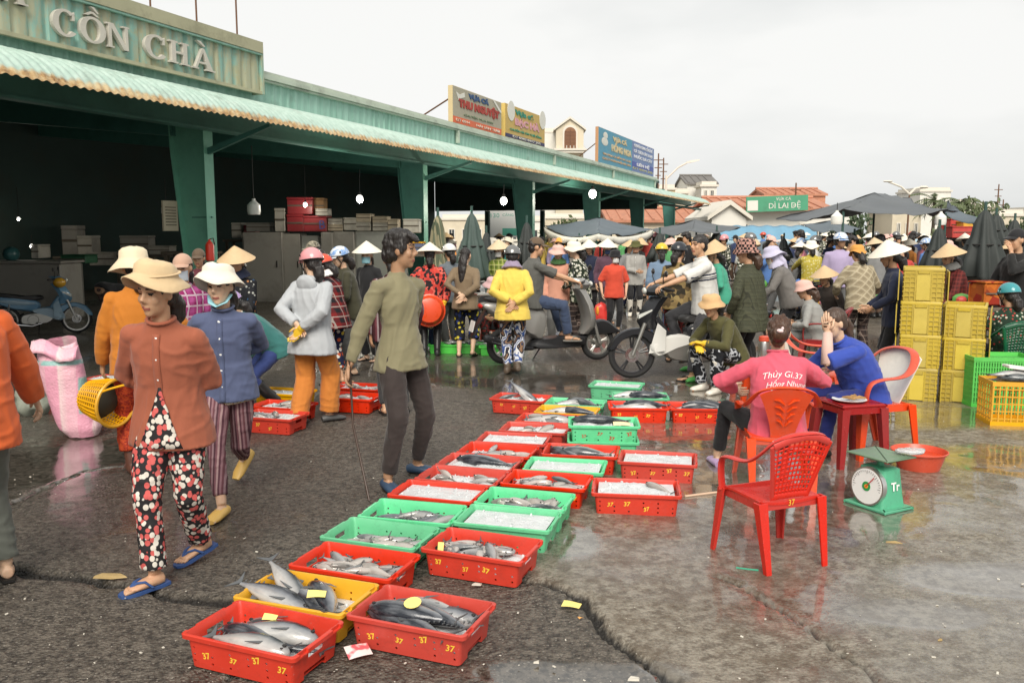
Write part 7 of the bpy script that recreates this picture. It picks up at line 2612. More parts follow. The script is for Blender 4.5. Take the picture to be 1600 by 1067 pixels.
# rider in white polo
wpz = rider(BK, (-.26, 0, 0), 1.68, 'man in a white polo shirt with dark chest stripes astride the black and white motorbike', dict(
	hip=(0, 0, .86), Lf=(-.24, .20, .07), Rf=(.20, .22, .30), Lk=(-.4, .8, .3), Rk=(.3, .7, .8), lean=8, Lh=(-.26, .60, 1.03), Rh=(.26, .60, 1.03), Le=(-.4, -.3, -1), Re=(.4, -.3, -1), head=(28, 0, 0), Lhn=(0, 0, -1), Rhn=(0, 0, -1), curl=55), dict(
	shirt=cloth('white_polo_cotton', (.66, .65, .62)), sleeve='short', slen=1.0, hem=.13, fat=1.14, sw=.18, collar=True, pants=cloth('slate_trousers', (.055, .055, .06)), cut='straight', hair='crop', shoe='sandal', shoec=M_wire), lod=0, sk=0)
I = INFO[wpz.name]
sh = [o for o in wpz.children if o.name.startswith('shirt')][0]
bv = BVHTree.FromPolygons([tuple(v.co) for v in sh.data.vertices], [tuple(p.vertices) for p in sh.data.polygons])
for z, w_ in ((.315, .010), (.285, .005), (.262, .010)):
	m = MB(); pts = []
	for k in range(40):
		q = 2 * math.pi * k / 40
		d = I['Rm'] @ Vector((math.cos(q), math.sin(q), 0))
		org = I['spine'](z) + d * .5
		hit = bv.ray_cast(org, -d)
		p0 = hit[0] if hit[0] else org - d * .3
		pts.append(p0 + d * .0)
	m.tube(pts, (.0035, w_), 6, side=(0, 0, 1), close=True) if False else m.tube(pts, (w_, .005), 6, side=(0, 0, 1), close=True)
	m.build('chest_stripe', WK, sh, auto=0)
person(PX(1133, 12.6), (-.9, .1), 1.50, 'person in a sea green top standing behind the checked hat', dict(lean=14, head=(10, 15, 0), Lh=(-.1, .22, .9)), dict(shirt=cloth('sea_green_cotton', (.06, .33, .22)), hem=.15, fat=1.05, pants=BLK, hair='low', shoe='sandal', shoec=M_wire, hat='cone', hatc=M_straw_t), lod=1)
person(PX(1119, 14.2), (-.4, -.9), 1.52, 'person with a patterned headscarf and tan conical hat beyond the white polo', dict(lean=4), dict(shirt=P_dark_fl, hem=.14, pants=BLK, hat='cone', hatc=M_straw_t, scarf=P_dark_fl, hair='low'), lod=1)
# checked hat
person(PX(1176, 9.35), (-.66, .72), 1.60, 'woman in a grey-green check coat and pink and black checked hat', dict(
	lean=4, head=(20, 6, 0), Lh=(-.22, .12, .84), Rh=(.2, .16, .8)), dict(
	shirt=P_green_pl, coat=True, hem=.22, flare=1.12, fat=1.22, collar=True, pants=BLK, cut='slim', plen=.9, hat='bucket', hatc=P_checkhat, hat_r=.135, crown=.14, droop=.05, hat_up=.03, hair='low', hairc='brown', shoe='sandal', shoec=M_wire), lod=0, sk=0)
# lilac sun hood
person(PX(1240, 11.4), (-.9, .2), 1.56, 'person in a grey shirt, lilac sun hat and neck cloth leaning over a motorbike', dict(
	lean=24, head=(10, 20, 0), Lh=(-.2, .45, .86), Rh=(.18, .42, .84)), dict(
	shirt=cloth('warm_grey_cotton', (.16, .15, .14)), hem=.12, fat=1.15, pants=BLK, cut='slim', hat='brim', hatc=cloth('lilac_cloth', (.50, .48, .62)), hat_r=.16, scarf=cloth('lilac_cloth', 0), scarf_over=True, mask=cloth('cream_mask', (.6, .56, .46)), shoe='sandal', shoec=M_wire), lod=1)
# seated seller, yellow cap and gloves
ys = person(PX(1150, 9.25), (-.80, -.52), 1.56, 'seated seller in an olive jacket, tan brimmed hat and yellow gloves', dict(
	hip=(0, 0, .42), Lf=(-.10, .34, .07), Rf=(.14, .30, .07), Lk=(-.2, .8, .8), Rk=(.3, .7, .8), lean=26, hunch=.3, head=(8, 10, 0), Lh=(-.02, .46, .56), Rh=(.08, .46, .52), Le=(-1, -.3, -.4), Re=(1, -.3, -.4), Lhn=(0, 0, -1), Rhn=(0, 0, -1)), dict(
	shirt=cloth('olive_drab_cloth', (.085, .08, .03)), hem=.1, fat=1.12, slv=1.1, pants=pattern('black_white_scribble', 'swirl', ['14161c', '14161c', 'b9bcc2', '1c2028'], 7), cut='straight', shoe='boot', shoec=rub_white, boot_h=.33, hat='brim', hatc=cloth('tan_felt', (.62, .40, .20), .3), hat_r=.14, gloves=yellow_glove, hair='low'), lod=0, sk=0)
stool(PX(1154, 9.3) + (0,), .5, 'red plastic stool under the seller with yellow gloves', M_chair_o, .36, .28)
g = G(1080, 590)
M_slip = plastic('bright_green_clog', (.10, .55, .10), .4)
for k, (px, py) in enumerate(((1078, 580), (1086, 597))):
	p = G(px, py)
	m = MB(); m.tube([(-.12, 0, .02), (-.08, 0, .03), (.0, 0, .035), (.08, 0, .03), (.13, 0, .02)], [(.030, .02), (.042, .03), (.045, .035), (.045, .03), (.02, .012)], 10, side=(0, 1, 0))
	o = m.build('clog', M_slip); o.location = (p.x, p.y, 0); o.rotation_euler = (0, 0, R(190 + 20 * k))
	tag(o, ('bright green clog by the motorbike engine', 'bright green clog beside the white boots')[k], 'shoe', 'green clogs')
lump('grey_sack', 1128, 520, 9.6, (.13, .12, .24), cloth('grey_brown_sack', (.10, .085, .075)), 'grey brown bag slung between the seller and the check coat', 'bag', 4)
# right-hand side
person(PX(1409, 9.45), (-.92, .3), 1.56, 'person in a navy jacket and large white conical hat behind the tall yellow crate stack', dict(lean=8, head=(0, 14, -6), Lh=(-.2, .28, .92), Rh=(.16, .3, .9)), dict(
	shirt=WK, hem=.16, fat=1.1, pants=BLK, cut='slim', hat='cone', hatc=M_straw_w, hat_r=.235, hair='low', shoe='boot', shoec=rub_black), lod=1)
person(PX(1505, 10.9), (-.95, -.15), 1.52, 'person in a rust red check jacket and tan conical hat beside the wide parasol', dict(lean=16, head=(0, 12, 0), Lh=(-.18, .40, .86), Rh=(.18, .38, .84)), dict(
	shirt=P_redbrown, hem=.14, fat=1.1, pants=BLK, hat='cone', hatc=M_straw_t, hat_r=.22, hair='low', scarf=GREYC, shoe='boot', shoec=rub_black), lod=1)
person(PX(1350, 11.6), (-.1, 1), 1.54, 'person in a beige diamond knit and orange cap seen from behind', dict(lean=12, head=(0, 20, 0), Lh=(-.22, .3, .9), Rh=(.22, .3, .9)), dict(
	shirt=P_beige, hem=.17, fat=1.22, slv=1.15, pants=P_brown_pl, cut='straight', hat='brim', hatc=cloth('orange_felt', (.62, .30, .07)), hat_r=.12, hair='low', shoe='sandal', shoec=M_wire, collar=cloth('cream_collar', 0)), lod=1)
c5 = ch5.location
person((c5.x - .02, c5.y + .01), (-.8, .35), 1.50, 'seated person in grey with a pale pink hat and a purple strap across the back', dict(
	hip=(0, .02, .46), Lf=(-.12, .40, .07), Rf=(.12, .40, .07), lean=18, head=(0, 16, 0), Lh=(-.14, .34, .6), Rh=(.14, .34, .6)), dict(shirt=cloth('light_grey_cotton', (.30, .30, .285)), hem=.1, fat=1.15, pants=GREYC, hat='brim', hatc=pinkh, hat_r=.135, hair='low', hairc='brown', shoe='shoe', shoec=plain('khaki_shoe', (.3, .27, .2), .6)), lod=1)
person(PX(1312, 12.4), (-.8, -.6), 1.50, 'person in a tan conical hat stooping behind the pale pink hat', dict(hip=(0, 0, .60), lean=34, head=(0, 12, 0), Lf=(-.12, .1, .07), Rf=(.12, .05, .07), Lh=(-.12, .4, .6), Rh=(.12, .4, .6)), dict(shirt=cloth('dark_brown_cloth', (.05, .04, .035)), hem=.1, fat=1.1, pants=BLK, hat='cone', hatc=M_straw_t, hair='low'), lod=1)
person(PX(1310, 15.3), (.25, -.95), 1.66, 'man in a grey shirt and dark cap facing the viewer beneath the canopy', dict(head=(0, 2, 0)), dict(shirt=cloth('green_grey_cloth', (.13, .14, .12)), hem=.14, fat=1.1, sw=.18, pants=BLK, hat='cap', hatc=BLK, hair='short'), lod=1, sk=2)
person(PX(1597, 10.2), (-.95, -.25), 1.74, 'person in a black jacket and black cap raising a hand to the mouth', dict(lean=4, head=(0, 4, 0), Lh=(-.08, .20, 1.36), Le=(-.6, -.2, -1), Lhd=(.2, .2, 1), Rh=(.1, .28, .95)), dict(shirt=cloth('black_jacket_cloth', (.016, .016, .016)), coat=True, hem=.18, fat=1.15, pants=BLK, hat='cap', hatc=BLK, hair='short'), lod=1, sk=0)
c6 = ch6.location
person((c6.x, c6.y), (.1, 1), 1.54, 'seated person in dark floral green and a teal helmet at the far edge', dict(
	hip=(0, .02, .46), Lf=(-.14, .38, .07), Rf=(.14, .38, .07), lean=8, head=(20, 8, 0), Lh=(-.2, .3, .6), Rh=(.2, .3, .6)), dict(shirt=pattern('green_red_floral', 'spots', ['14301f', 'a83a34', 'b9b7a6', '1f4a30'], 32, thr=.36), hem=.1, fat=1.25, pants=BLK, hat='helmet', hatc=H_teal, mask=pinkh, hair='low', shoe='shoe'), lod=1)
# people at the hall side
person(PX(156, 14.6), (.5, .85), 1.50, 'person in patterned trousers bent double inside the hall behind the blue motorbike', dict(
	hip=(0, 0, .80), Lf=(-.10, .0, .07), Rf=(.10, .0, .07), lean=96, head=(0, 30, 0), Lh=(-.15, .38, .34), Rh=(.15, .38, .34)), dict(shirt=BLK, hem=.06, pants=pattern('mauve_floral', 'cells', ['5a4a44', '6b5650', '4a3d3a', '7a6258'], 60), cut='straight', plen=.7, hair='low', shoe='sandal', shoec=M_lime), lod=1)
person(PX(282, 7.3), (.5, -.8), 1.52, 'person in a magenta plaid shirt and pinkish cap between the rust and blue women', dict(head=(-30, 6, 0), lean=4), dict(shirt=P_magplaid, hem=.14, pants=BLK, hat='cap', hatc=cloth('dusty_pink_cap', (.52, .33, .24)), mask=plain('mask_pale_blue', (.45, .5, .56), .8), hair='low', shoe='sandal', shoec=M_wire), lod=1)
person(PX(310, 10.6), (.1, -1), 1.50, 'person in a brown cap half hidden behind the cream bucket hat', dict(), dict(shirt=cloth('wine_cloth', (.12, .03, .04)), hem=.14, pants=BLK, hat='cap', hatc=cloth('brown_cap', 0), hair='low'), lod=1)
# ================================================================== canopies, parasols, stalls, crowd
M_tarp = plain('grey_tarp', (.105, .115, .125), .6, .18, 3, .35, 20, dirt=.25, dirtc='55564f')
M_tarp2 = plain('dark_tarp', (.028, .034, .032), .7, .2, 3, .35, 20)
M_tarp3 = plain('slate_tarp', (.10, .125, .145), .6, .15, 3, .3, 20)
M_blue = plain('blue_tarp', (.13, .33, .48), .5, .12, 2, .3, 14, dirt=.25, dirtc='8fa0a6')
M_lampw = plain('white_lamp_plastic', (.78, .77, .72), .35, .05)
def canopy(name, corners, peak, label, mat, sag=.16, hem=None, poles=(), ridge=None, group='stall canopies', n=12):
	t = empty(name, (peak[0], peak[1], 0), 0, label, 'canopy', group)
	inv = Vector((peak[0], peak[1], 0))
	P = [Vector(c) - inv for c in corners]
	K = Vector(peak) - inv
	m = MB()
	for i in range(len(P)):
		A, B = P[i], P[(i + 1) % len(P)]
		rings = []
		for j in range(n + 1):
			f = j / n
			row = []
			for k in range(n + 1):
				g = k / n
				e = A.lerp(B, g)
				p = K.lerp(e, f)
				p.z -= sag * (4 * g * (1 - g)) * f ** 2 * ((B - A).length / 3) ** .8 + .10 * math.sin(math.pi * f) * (K.z - e.z)
				w = .05 * noise.noise((p.x * 1.6, p.y * 1.6, i * .3)) + .03 * (1 - 2 * abs(noise.noise((p.x * 3.1 + p.y, p.y * 2.6, 7)))) * f
				row.append((p.x, p.y, p.z + w))
			rings.append(row)
		vs = [p for r in rings for p in r]
		W = n + 1
		m.add(vs, [(j * W + k, j * W + k + 1, (j + 1) * W + k + 1, (j + 1) * W + k) for j in range(n) for k in range(n)])
	me = m.mesh('tarp', mat, auto=0)
	bm = bmesh.new(); bm.from_mesh(me)
	bmesh.ops.remove_doubles(bm, verts=bm.verts, dist=.004)
	bmesh.ops.recalc_face_normals(bm, faces=bm.faces)
	bmesh.ops.solidify(bm, geom=bm.faces[:], thickness=.006)
	bm.to_mesh(me); bm.free(); me.shade_smooth()
	tp = link('tarp', me, t)
	if hem:
		m = MB()
		for i in range(len(P)):
			A, B = P[i], P[(i + 1) % len(P)]
			def hf(a, b):
				e = A.lerp(B, a)
				e.z -= sag * 4 * a * (1 - a) * ((B - A).length / 3) ** .8
				return (e.x * 1.004, e.y * 1.004, e.z - .02 - b * (.12 + .07 * abs(math.sin(a * math.pi * 4))))
			m.grid(32, 2, hf, thick=.004)
		m.build('valance', hem, tp, auto=0)
	for q in poles:
		q = Vector(q) - inv
		MB().tube([(q.x, q.y, 0), (q.x, q.y, q.z)], .025, 7).build('pole', M_dark, t)
	return t
def bottle_lamp(px, py, d, label, h=.3, lit=0.0):
	p = D(px, py, d)
	t = empty('hanging_lamp', (p.x, p.y, p.z), 0, label, 'lamp', 'lamps hung over the market')
	MB().lathe([(.03, 0), (.10, .005), (.115, .06), (.11, .17), (.06, .22), (.03, .25), (.028, .28)], 18).build('shade', M_lampw, t)
	MB().tube([(0, 0, .28), (0, 0, .28 + h)], .008, 5).build('cable', M_wire, t)
	return t
big = canopy('canopy', [D(1212, 342, 21), D(1318, 327, 17.2), D(1483, 330, 17.6), D(1425, 312, 24)], D(1366, 301, 20.5), 'large grey tarpaulin canopy slung over the crowd, highest of the canopies', M_tarp, .13, None,
			 [D(1366, 330, 20.5), D(1318, 330, 17.3), D(1478, 333, 17.7)])
canopy('canopy', [D(1470, 330, 18.2), D(1548, 346, 17.0), D(1520, 341, 19.5), D(1480, 318, 21)], D(1500, 330, 18.6), 'small grey tarpaulin flap hanging beside the large canopy', M_tarp3, .35, None, [D(1545, 348, 17.2)])
canopy('canopy', [D(850, 354, 24), D(935, 364, 19.5), D(1020, 358, 22), D(945, 350, 27)], D(936, 340, 23), 'slate blue parasol canopy with a scalloped white valance before the hall', M_tarp3, .12, plain('cream_valance', (.70, .68, .60), .7), [D(938, 364, 23)])
canopy('canopy', [D(1015, 360, 24), D(1080, 362, 20.5), D(1158, 356, 23), D(1090, 350, 28)], D(1086, 343, 24), 'flat dark slate canopy next to the scalloped one', M_tarp, .10, None, [D(1088, 362, 24)])
canopy('canopy', [D(1255, 352, 26), D(1300, 362, 23), D(1345, 356, 26), D(1300, 348, 30)], D(1300, 344, 26), 'low grey canopy beneath the large one', M_tarp3, .1, None, [D(1300, 362, 26)])
bottle_lamp(1307, 351, 17.2, 'white bottle-shaped lamp under the front corner of the large canopy', .15)
bottle_lamp(1469, 352, 17.6, 'white bottle-shaped lamp beside the small tarpaulin flap', .15)
def parasol(px, yt, yb, d, mat, label, r=.26, strap=True):
	p = D(px, yt, d)
	z1 = p.z
	z0 = max(.15, CAM_H - (yb - HORIZON) * d / 1341)
	t = empty('closed_parasol', (p.x, p.y, 0), random.random() * 3, label, 'parasol', 'closed parasols')
	L = z1 - z0
	m = MB()
	n = 40
	rings = []
	for f, k in ((0, .95), (.05, 1.0), (.3, .82), (.55, .60), (.62, .50), (.8, .40), (.93, .24), (.985, .10), (1, .04)):
		ring = []
		for j in range(n):
			a = 2 * math.pi * j / n
			rr = r * k * (1 + .28 * math.sin(8 * a + f * 1.5) * (1 - f * .7) + .12 * noise.noise((math.cos(a) * 2, math.sin(a) * 2, f * 3 + px)))
			ring.append((rr * math.cos(a), rr * math.sin(a), z0 + L * f + (.05 * math.sin(4 * a) if f == 0 else 0)))
		rings.append(ring)
	m.loft(rings)
	m.build('cloth', mat, t, auto=0)
	MB().tube([(0, 0, 0), (0, 0, z1 + .12)], .022, 7).build('pole', M_dark, t)
	if strap:
		MB().tube([(r * .66 * math.cos(a), r * .66 * math.sin(a), z0 + L * .5) for a in [2 * math.pi * k / 16 for k in range(16)]], .012, 5, close=True).build('strap', M_wire, t)
	return t
M_psand = pattern('sand_green_stripes', 'stripes', ['8a8468', '4f5844', '9a9478', '5c6450'], 9)
M_pgreen = plain('grey_green_canvas', (.055, .085, .075), .7, .25, 5, .3, 30)
for a in ((684, 336, 446, 14.0, M_psand, 'closed sand and green striped parasol by the hall column', .24), (737, 333, 436, 14.6, M_pgreen, 'closed grey-green parasol leaning behind the long-haired woman', .30), (823, 347, 412, 15.5, M_tarp2, 'closed black-green parasol behind the scooter rider', .22),
		  (1031, 364, 408, 19, M_tarp2, 'closed dark parasol beyond the olive hat', .25), (1120, 360, 395, 22, M_tarp2, 'closed dark parasol behind the man in white polo', .25),
		  (1468, 355, 428, 13.5, M_tarp2, 'closed dark parasol behind the tall yellow crate stack', .24), (1540, 328, 436, 12.6, M_tarp2, 'wide closed dark green parasol at the market edge', .33), (1557, 335, 385, 16, M_tarp2, 'closed dark parasol with a high tip behind the wide one', .28),
		  (1586, 343, 400, 16.5, M_tarp2, 'closed dark parasol behind the person in black', .24), (1335, 366, 410, 19, M_tarp2, 'closed dark parasol in the crowd below the large canopy', .22), (1500, 338, 400, 22, M_tarp2, 'closed dark parasol among the coloured goods', .24),
		  (905, 372, 400, 21, M_tarp2, 'closed dark parasol behind the white sun hat', .22), (955, 374, 410, 22, M_tarp2, 'closed dark parasol beneath the scalloped canopy', .24), (1225, 372, 405, 21, M_tarp2, 'closed dark parasol behind the lilac hat', .2), (760, 362, 425, 17, M_tarp2, 'closed black parasol under the white banner', .2)):
	parasol(*a)
def open_parasol(px, py, d, r, mat, label):
	p = D(px, py, d)
	t = empty('open_parasol', (p.x, p.y, 0), 0, label, 'parasol', 'open parasols over the far stalls')
	m = MB()
	n = 32
	rings = []
	for f in (0.02, .3, .6, .85, 1.0):
		rings.append([(r * f * math.cos(a), r * f * math.sin(a), p.z - .45 * r * f ** 1.6 * (.92 + .08 * math.cos(8 * a) * f)) for a in [2 * math.pi * j / n for j in range(n)]])
	rings += [[(x * .99, y * .99, z - .02) for x, y, z in q] for q in reversed(rings)]
	m.loft(rings)
	m.build('cloth', mat, t, auto=0)
	MB().tube([(0, 0, 0), (0, 0, p.z)], .022, 6).build('pole', M_dark, t)
for a in ((1012, 372, 33, 1.5, M_tarp3, 'open slate parasol over a far stall past the olive hat'), (1200, 376, 36, 1.6, M_tarp3, 'open slate parasol far behind the checked hat'), (1400, 368, 40, 1.7, plain('cream_canvas', (.62, .56, .45), .7), 'open cream parasol far beneath the large canopy'), (1440, 372, 34, 1.6, plain('pale_blue_canvas', (.35, .48, .55), .7), 'open pale blue parasol behind the tall crates'),
		  (1520, 366, 38, 1.8, M_yel, 'open amber parasol far behind the tan conical hat'), (1575, 362, 36, 1.8, plain('cream_canvas', 0), 'open cream parasol behind the person in black')):
	open_parasol(*a)

# stalls with goods, low tables and heaps
def goods_box(px, py, d, s, mat, label, cat='box', name='goods_box', rz=.2, lid=None, group='boxes of goods in the market'):
	"""py is the base row when the thing stands on the ground at distance d, else its bottom"""
	p = D(px, py, d)
	t = empty(name, (p.x, p.y, max(0, p.z)), rz, label, cat, group)
	MB().box((0, 0, s[2] / 2), s, bev=min(s) * .06).build('body', mat, t)
	MB().box((0, 0, s[2] + .011), (s[0] * 1.03, s[1] * 1.03, .022), bev=.005).build('lid', lid or mat, t)
	MB().box((0, -s[1] / 2 - .001, s[2] * .55), (s[0] * .9, .006, s[2] * .06)).build('tape', M_wood, t)
	return t
def stall_table(px, py, d, w, h, mat, label, group='low market tables'):
	p = D(px, py, d)
	t = empty('market_table', (p.x, p.y, 0), random.uniform(-.2, .3), label, 'table', group)
	MB().box((0, 0, h - .02), (w, .8, .04), bev=.006).build('tabletop', mat, t)
	for sx in (-1, 1):
		for sy in (-1, 1):
			MB().box((sx * (w / 2 - .05), sy * .34, h / 2 - .02), (.05, .05, h - .04)).build('leg', M_wood, t)
	rq = random.Random(int(px * 7 + d))
	for k in range(int(w * 11)):
		x, y = rq.uniform(-w / 2 + .1, w / 2 - .1), rq.uniform(-.3, .3)
		c = rq.choice(GOODS)
		MB().ell((x, y, h + .06), (rq.uniform(.05, .12), rq.uniform(.05, .1), rq.uniform(.05, .10)), 8, 5).build('produce', c, t)
	return t
GOODS = [plain('goods_' + n, c, .5, .2, 10) for n, c in (('red', (.5, .06, .05)), ('green', (.10, .30, .06)), ('amber', (.6, .35, .04)), ('white', (.7, .68, .62)), ('blue', (.06, .14, .38)), ('pink', (.6, .22, .28)))]
for px, py, d, w, h, lab in ((1330, 440, 13.6, 1.4, .6, 'low table of goods behind the beige knit'), (1466, 440, 12.0, 1.2, .75, 'table of greens and bags beside the rust red jacket'), (1230, 425, 16, 1.6, .7, 'table of goods behind the lilac sun hat'), (1400, 415, 18, 2.0, .7, 'table of goods behind the tall crates'),
							 (1500, 412, 19, 2.4, .9, 'table heaped with coloured goods behind the wide parasol'), (1560, 415, 17, 1.8, .8, 'table of goods behind the person in black'), (1020, 425, 19, 1.6, .6, 'low table of goods near the olive hat'), (880, 430, 17.5, 1.5, .6, 'low table of goods behind the peach top')):
	stall_table(px, py, d, w, h, M_wood, lab)
M_orbx = pattern('orange_red_cloth', 'cells', ['b0571c', '9a2c16', 'c46a22', '8a3a1a'], 11)
stall_table(1545, 476, 10.3, .9, .84, M_wood, 'narrow table under the orange covered crate')
goods_box(1543, 476, 10.15, (.32, .30, .26), M_orbx, 'orange and red covered crate behind the green lattice crate', 'crate', 'covered_crate', .15)
goods_box(1474, 589, 10.2, (.22, .22, .82), plain('grey_foam', (.36, .32, .26), .8, .15, 8), 'tall grey box behind the crate stacks', 'box')
goods_box(1512, 590, 10.3, (.16, .2, .86), M_red, 'upright red box at the elbow of the rust red jacket', 'box')
for k, (px, py, c) in enumerate(((1497, 372, 'red'), (1512, 364, 'amber'), (1490, 360, 'red'), (1505, 356, 'green'), (1520, 374, 'pink'))):
	goods_box(px, py, 21 + k * .3, (.5, .4, .26), [g for g in GOODS if g.name.endswith(c)][0], c + ' carton in the coloured heap behind the tan conical hat, ' + ('lowest', 'second', 'third', 'topmost', 'end')[k], rz=.1 * k)

# hall interior
M_fwhite = plain('foam_box', (.50, .47, .40), .7, .12, 5, .2, dirt=.35)
M_cab = plain('grey_cabinet', (.33, .31, .27), .6, .12, 2, dirt=.45)
M_cab2 = plain('pale_cabinet', (.46, .47, .42), .5, .08, 2, dirt=.3)
M_rbox = plain('dark_red_cooler', (.30, .03, .035), .4, .15, 4, dirt=.3)
M_foamy = plain('foam_box_taped', (.52, .44, .32), .7, .15, 6, dirt=.3)
for k, (x0, x1, yt, m_) in enumerate(((378, 440, 363, M_cab), (441, 468, 365, M_cab), (470, 500, 368, M_cab2), (501, 519, 363, M_cab), (520, 553, 362, M_cab), (554, 640, 361, M_cab2))):
	d = 21.0 + .25 * (k % 3)
	a, b = D(x0, yt, d), D(x1, yt, d)
	t = empty('storage_cabinet', ((a.x + b.x) / 2, d + .4, 0), 0, ('broad grey cabinet under the coolers in the hall', 'narrow grey cabinet left of the pale short one', 'short pale cabinet with a bright door', 'dark slim cabinet beside the short pale one', 'grey cabinet under the first foam boxes', 'wide pale cabinet behind the head of the man in olive')[k].replace(' left of ', ' beside '), 'cabinet', 'cabinets inside the hall')
	MB().box((0, 0, a.z / 2), (b.x - a.x, .8, a.z), bev=.02).build('carcass', m_, t)
	MB().box((0, -.408, a.z * .5), ((b.x - a.x) * .92, .012, a.z * .9), bev=.004).build('door', m_, t)
	MB().box(((b.x - a.x) * .36, -.425, a.z * .55), (.02, .03, .16)).build('handle', M_wire, t)
def hbox(x0, x1, yt, yb, d, mat, label, lid=None, name='foam_box', cat='box', dep=.5):
	a, b, c = D(x0, yb, d), D(x1, yb, d), D(x0, yt, d)
	t = empty(name, ((a.x + b.x) / 2, d + dep / 2, a.z), random.uniform(-.05, .05), label, cat, 'boxes stacked inside the hall')
	h = c.z - a.z
	w = b.x - a.x
	MB().box((0, 0, h * .43), (w, dep, h * .86), bev=.015).build('body', mat, t)
	MB().box((0, 0, h * .93), (w * 1.03, dep * 1.03, h * .13), bev=.012).build('lid', lid or mat, t)
	MB().box((0, -dep / 2 - .003, h * .5), (w * .98, .005, h * .09)).build('tape', M_wood, t)
	return t
hbox(449, 475, 335, 362, 21.2, M_rbox, 'dark red cooler with a white label, lower of the stacked coolers', name='cooler')
hbox(475, 511, 337, 362, 21.2, M_rbox, 'dark red cooler with a blue mark beside the labelled one', name='cooler')
hbox(449, 489, 308, 335, 21.2, M_rbox, 'dark red cooler on top of the pile', name='cooler')
hbox(490, 506, 309, 334, 21.4, plain('brown_carton', (.28, .16, .07), .8, .15, 5), 'brown carton beside the top cooler', name='carton')
hbox(430, 446, 325, 362, 21.2, M_fwhite, 'tall grey foam box standing beside the coolers')
hbox(493, 512, 326, 337, 21.1, M_fwhite, 'white foam box on the cooler with a blue mark')
for k, (x0, x1, yt, yb) in enumerate(((512, 535, 341, 351), (512, 536, 351, 361), (537, 557, 340, 360), (557, 580, 334, 347), (557, 580, 347, 361), (582, 606, 338, 348), (582, 606, 348, 361), (606, 622, 342, 361))):
	hbox(x0, x1, yt, yb, 21.3, M_foamy if k % 2 else M_fwhite, 'taped foam fish box on the cabinets, ' + ('top of the pair beside the coolers', 'bottom of the pair beside the coolers', 'single tall one', 'raised one in the middle', 'one beneath the raised one', 'upper of the pair above the man in olive', 'lower of the pair above the man in olive', 'one at the end of the row')[k])
put_text('B', .3, frame(D(503, 352, 20.9), (1, 0, 0), (0, 0, 1)), plain('blue_mark', (.05, .10, .35), .5), [o for o in bpy.data.objects if o.name == 'cooler.001'][0]).matrix_parent_inverse = [o for o in bpy.data.objects if o.name == 'cooler.001'][0].matrix_basis.inverted()
hbox(630, 655, 342, 364, 19.0, M_fwhite, 'white bucket-like foam box beside the second column')
hbox(630, 662, 378, 396, 19.0, plain('slate_blue_tub', (.10, .13, .24), .5, .1, 5), 'slate blue tub with a yellow rim beside the second column', lid=M_yel, name='tub', cat='tub')
for k, (x0, x1, yt, yb, d, m_) in enumerate(((98, 122, 352, 400, 24, M_cab), (122, 145, 368, 400, 24, M_fwhite), (188, 232, 368, 395, 23, M_cab), (232, 265, 384, 398, 23, M_fwhite), (140, 180, 394, 415, 22.5, M_fwhite), (292, 318, 366, 393, 20, M_cab), (362, 378, 348, 372, 22, M_fwhite), (380, 398, 352, 365, 22, M_rbox), (30, 60, 362, 382, 25, M_cab), (385, 430, 348, 362, 21.6, M_cab))):
	hbox(x0, x1, yt, yb, d, m_, 'dim box deep in the hall, ' + ('tall one by the rear shelf', 'pale one by the rear shelf', 'broad one behind the pale hat', 'flat pale one behind the cap', 'pale one above the bent person', 'one beside the first column', 'pale one between column and coolers', 'dark red one near the first column', 'one behind the white tank', 'broad one under the coolers')[k])
def hall_table(px, py, d, w, label):
	p = D(px, py, d)
	t = empty('work_table', (p.x, p.y, 0), 0, label, 'table', 'work tables inside the hall')
	MB().box((0, 0, p.z - .03), (w, .7, .06)).build('tabletop', M_wood, t)
	for sx in (-1, 1):
		for sy in (-1, 1):
			MB().box((sx * (w / 2 - .08), sy * .28, (p.z - .06) / 2), (.06, .06, p.z - .06)).build('leg', M_wood, t)
hall_table(165, 400, 24, 2.6, 'long work table with boxes behind the bent person')
hall_table(230, 398, 23, 1.5, 'work table with boxes behind the pale hat')
hall_table(46, 382, 25.2, 1.6, 'work table deep in the hall behind the white tank')
hall_table(300, 393, 20.2, 1.2, 'small work table beside the first column')
hall_table(385, 374, 22.3, 1.0, 'shelf table between the first column and the coolers')
hall_table(646, 396, 19.3, 1.2, 'work table holding the blue tub')
# insulated tank with things on it
a, b = D(-40, 500, 16.6), D(104, 500, 16.6)
tk = empty('fish_tank', ((a.x + b.x) / 2, 17.0, 0), R(-3), 'large dull white insulated tank behind the pale blue motorbike', 'tank')
MB().box((0, 0, .56), (b.x - a.x, .8, 1.12), bev=.03).build('shell', M_cab, tk)
MB().box((0, 0, 1.14), (b.x - a.x + .06, .86, .05), bev=.015).build('rim', M_cab, tk)
p = D(18, 402, 17.0)
hb = MB().ell((0, 0, .13), (.15, .17, .15), 14, 8).build('helmet', plain('teal_dark_helmet', (.04, .13, .13), .3))
hb.location = (p.x, p.y, 1.16); tag(hb, 'dark teal helmet lying on the white insulated tank', 'helmet')
hbox(48, 60, 382, 404, 17.1, M_fwhite, 'small pale box on the white insulated tank')
hbox(95, 135, 398, 412, 17.5, plain('dim_green_box', (.03, .12, .06), .5), 'dim green crate beside the white insulated tank')
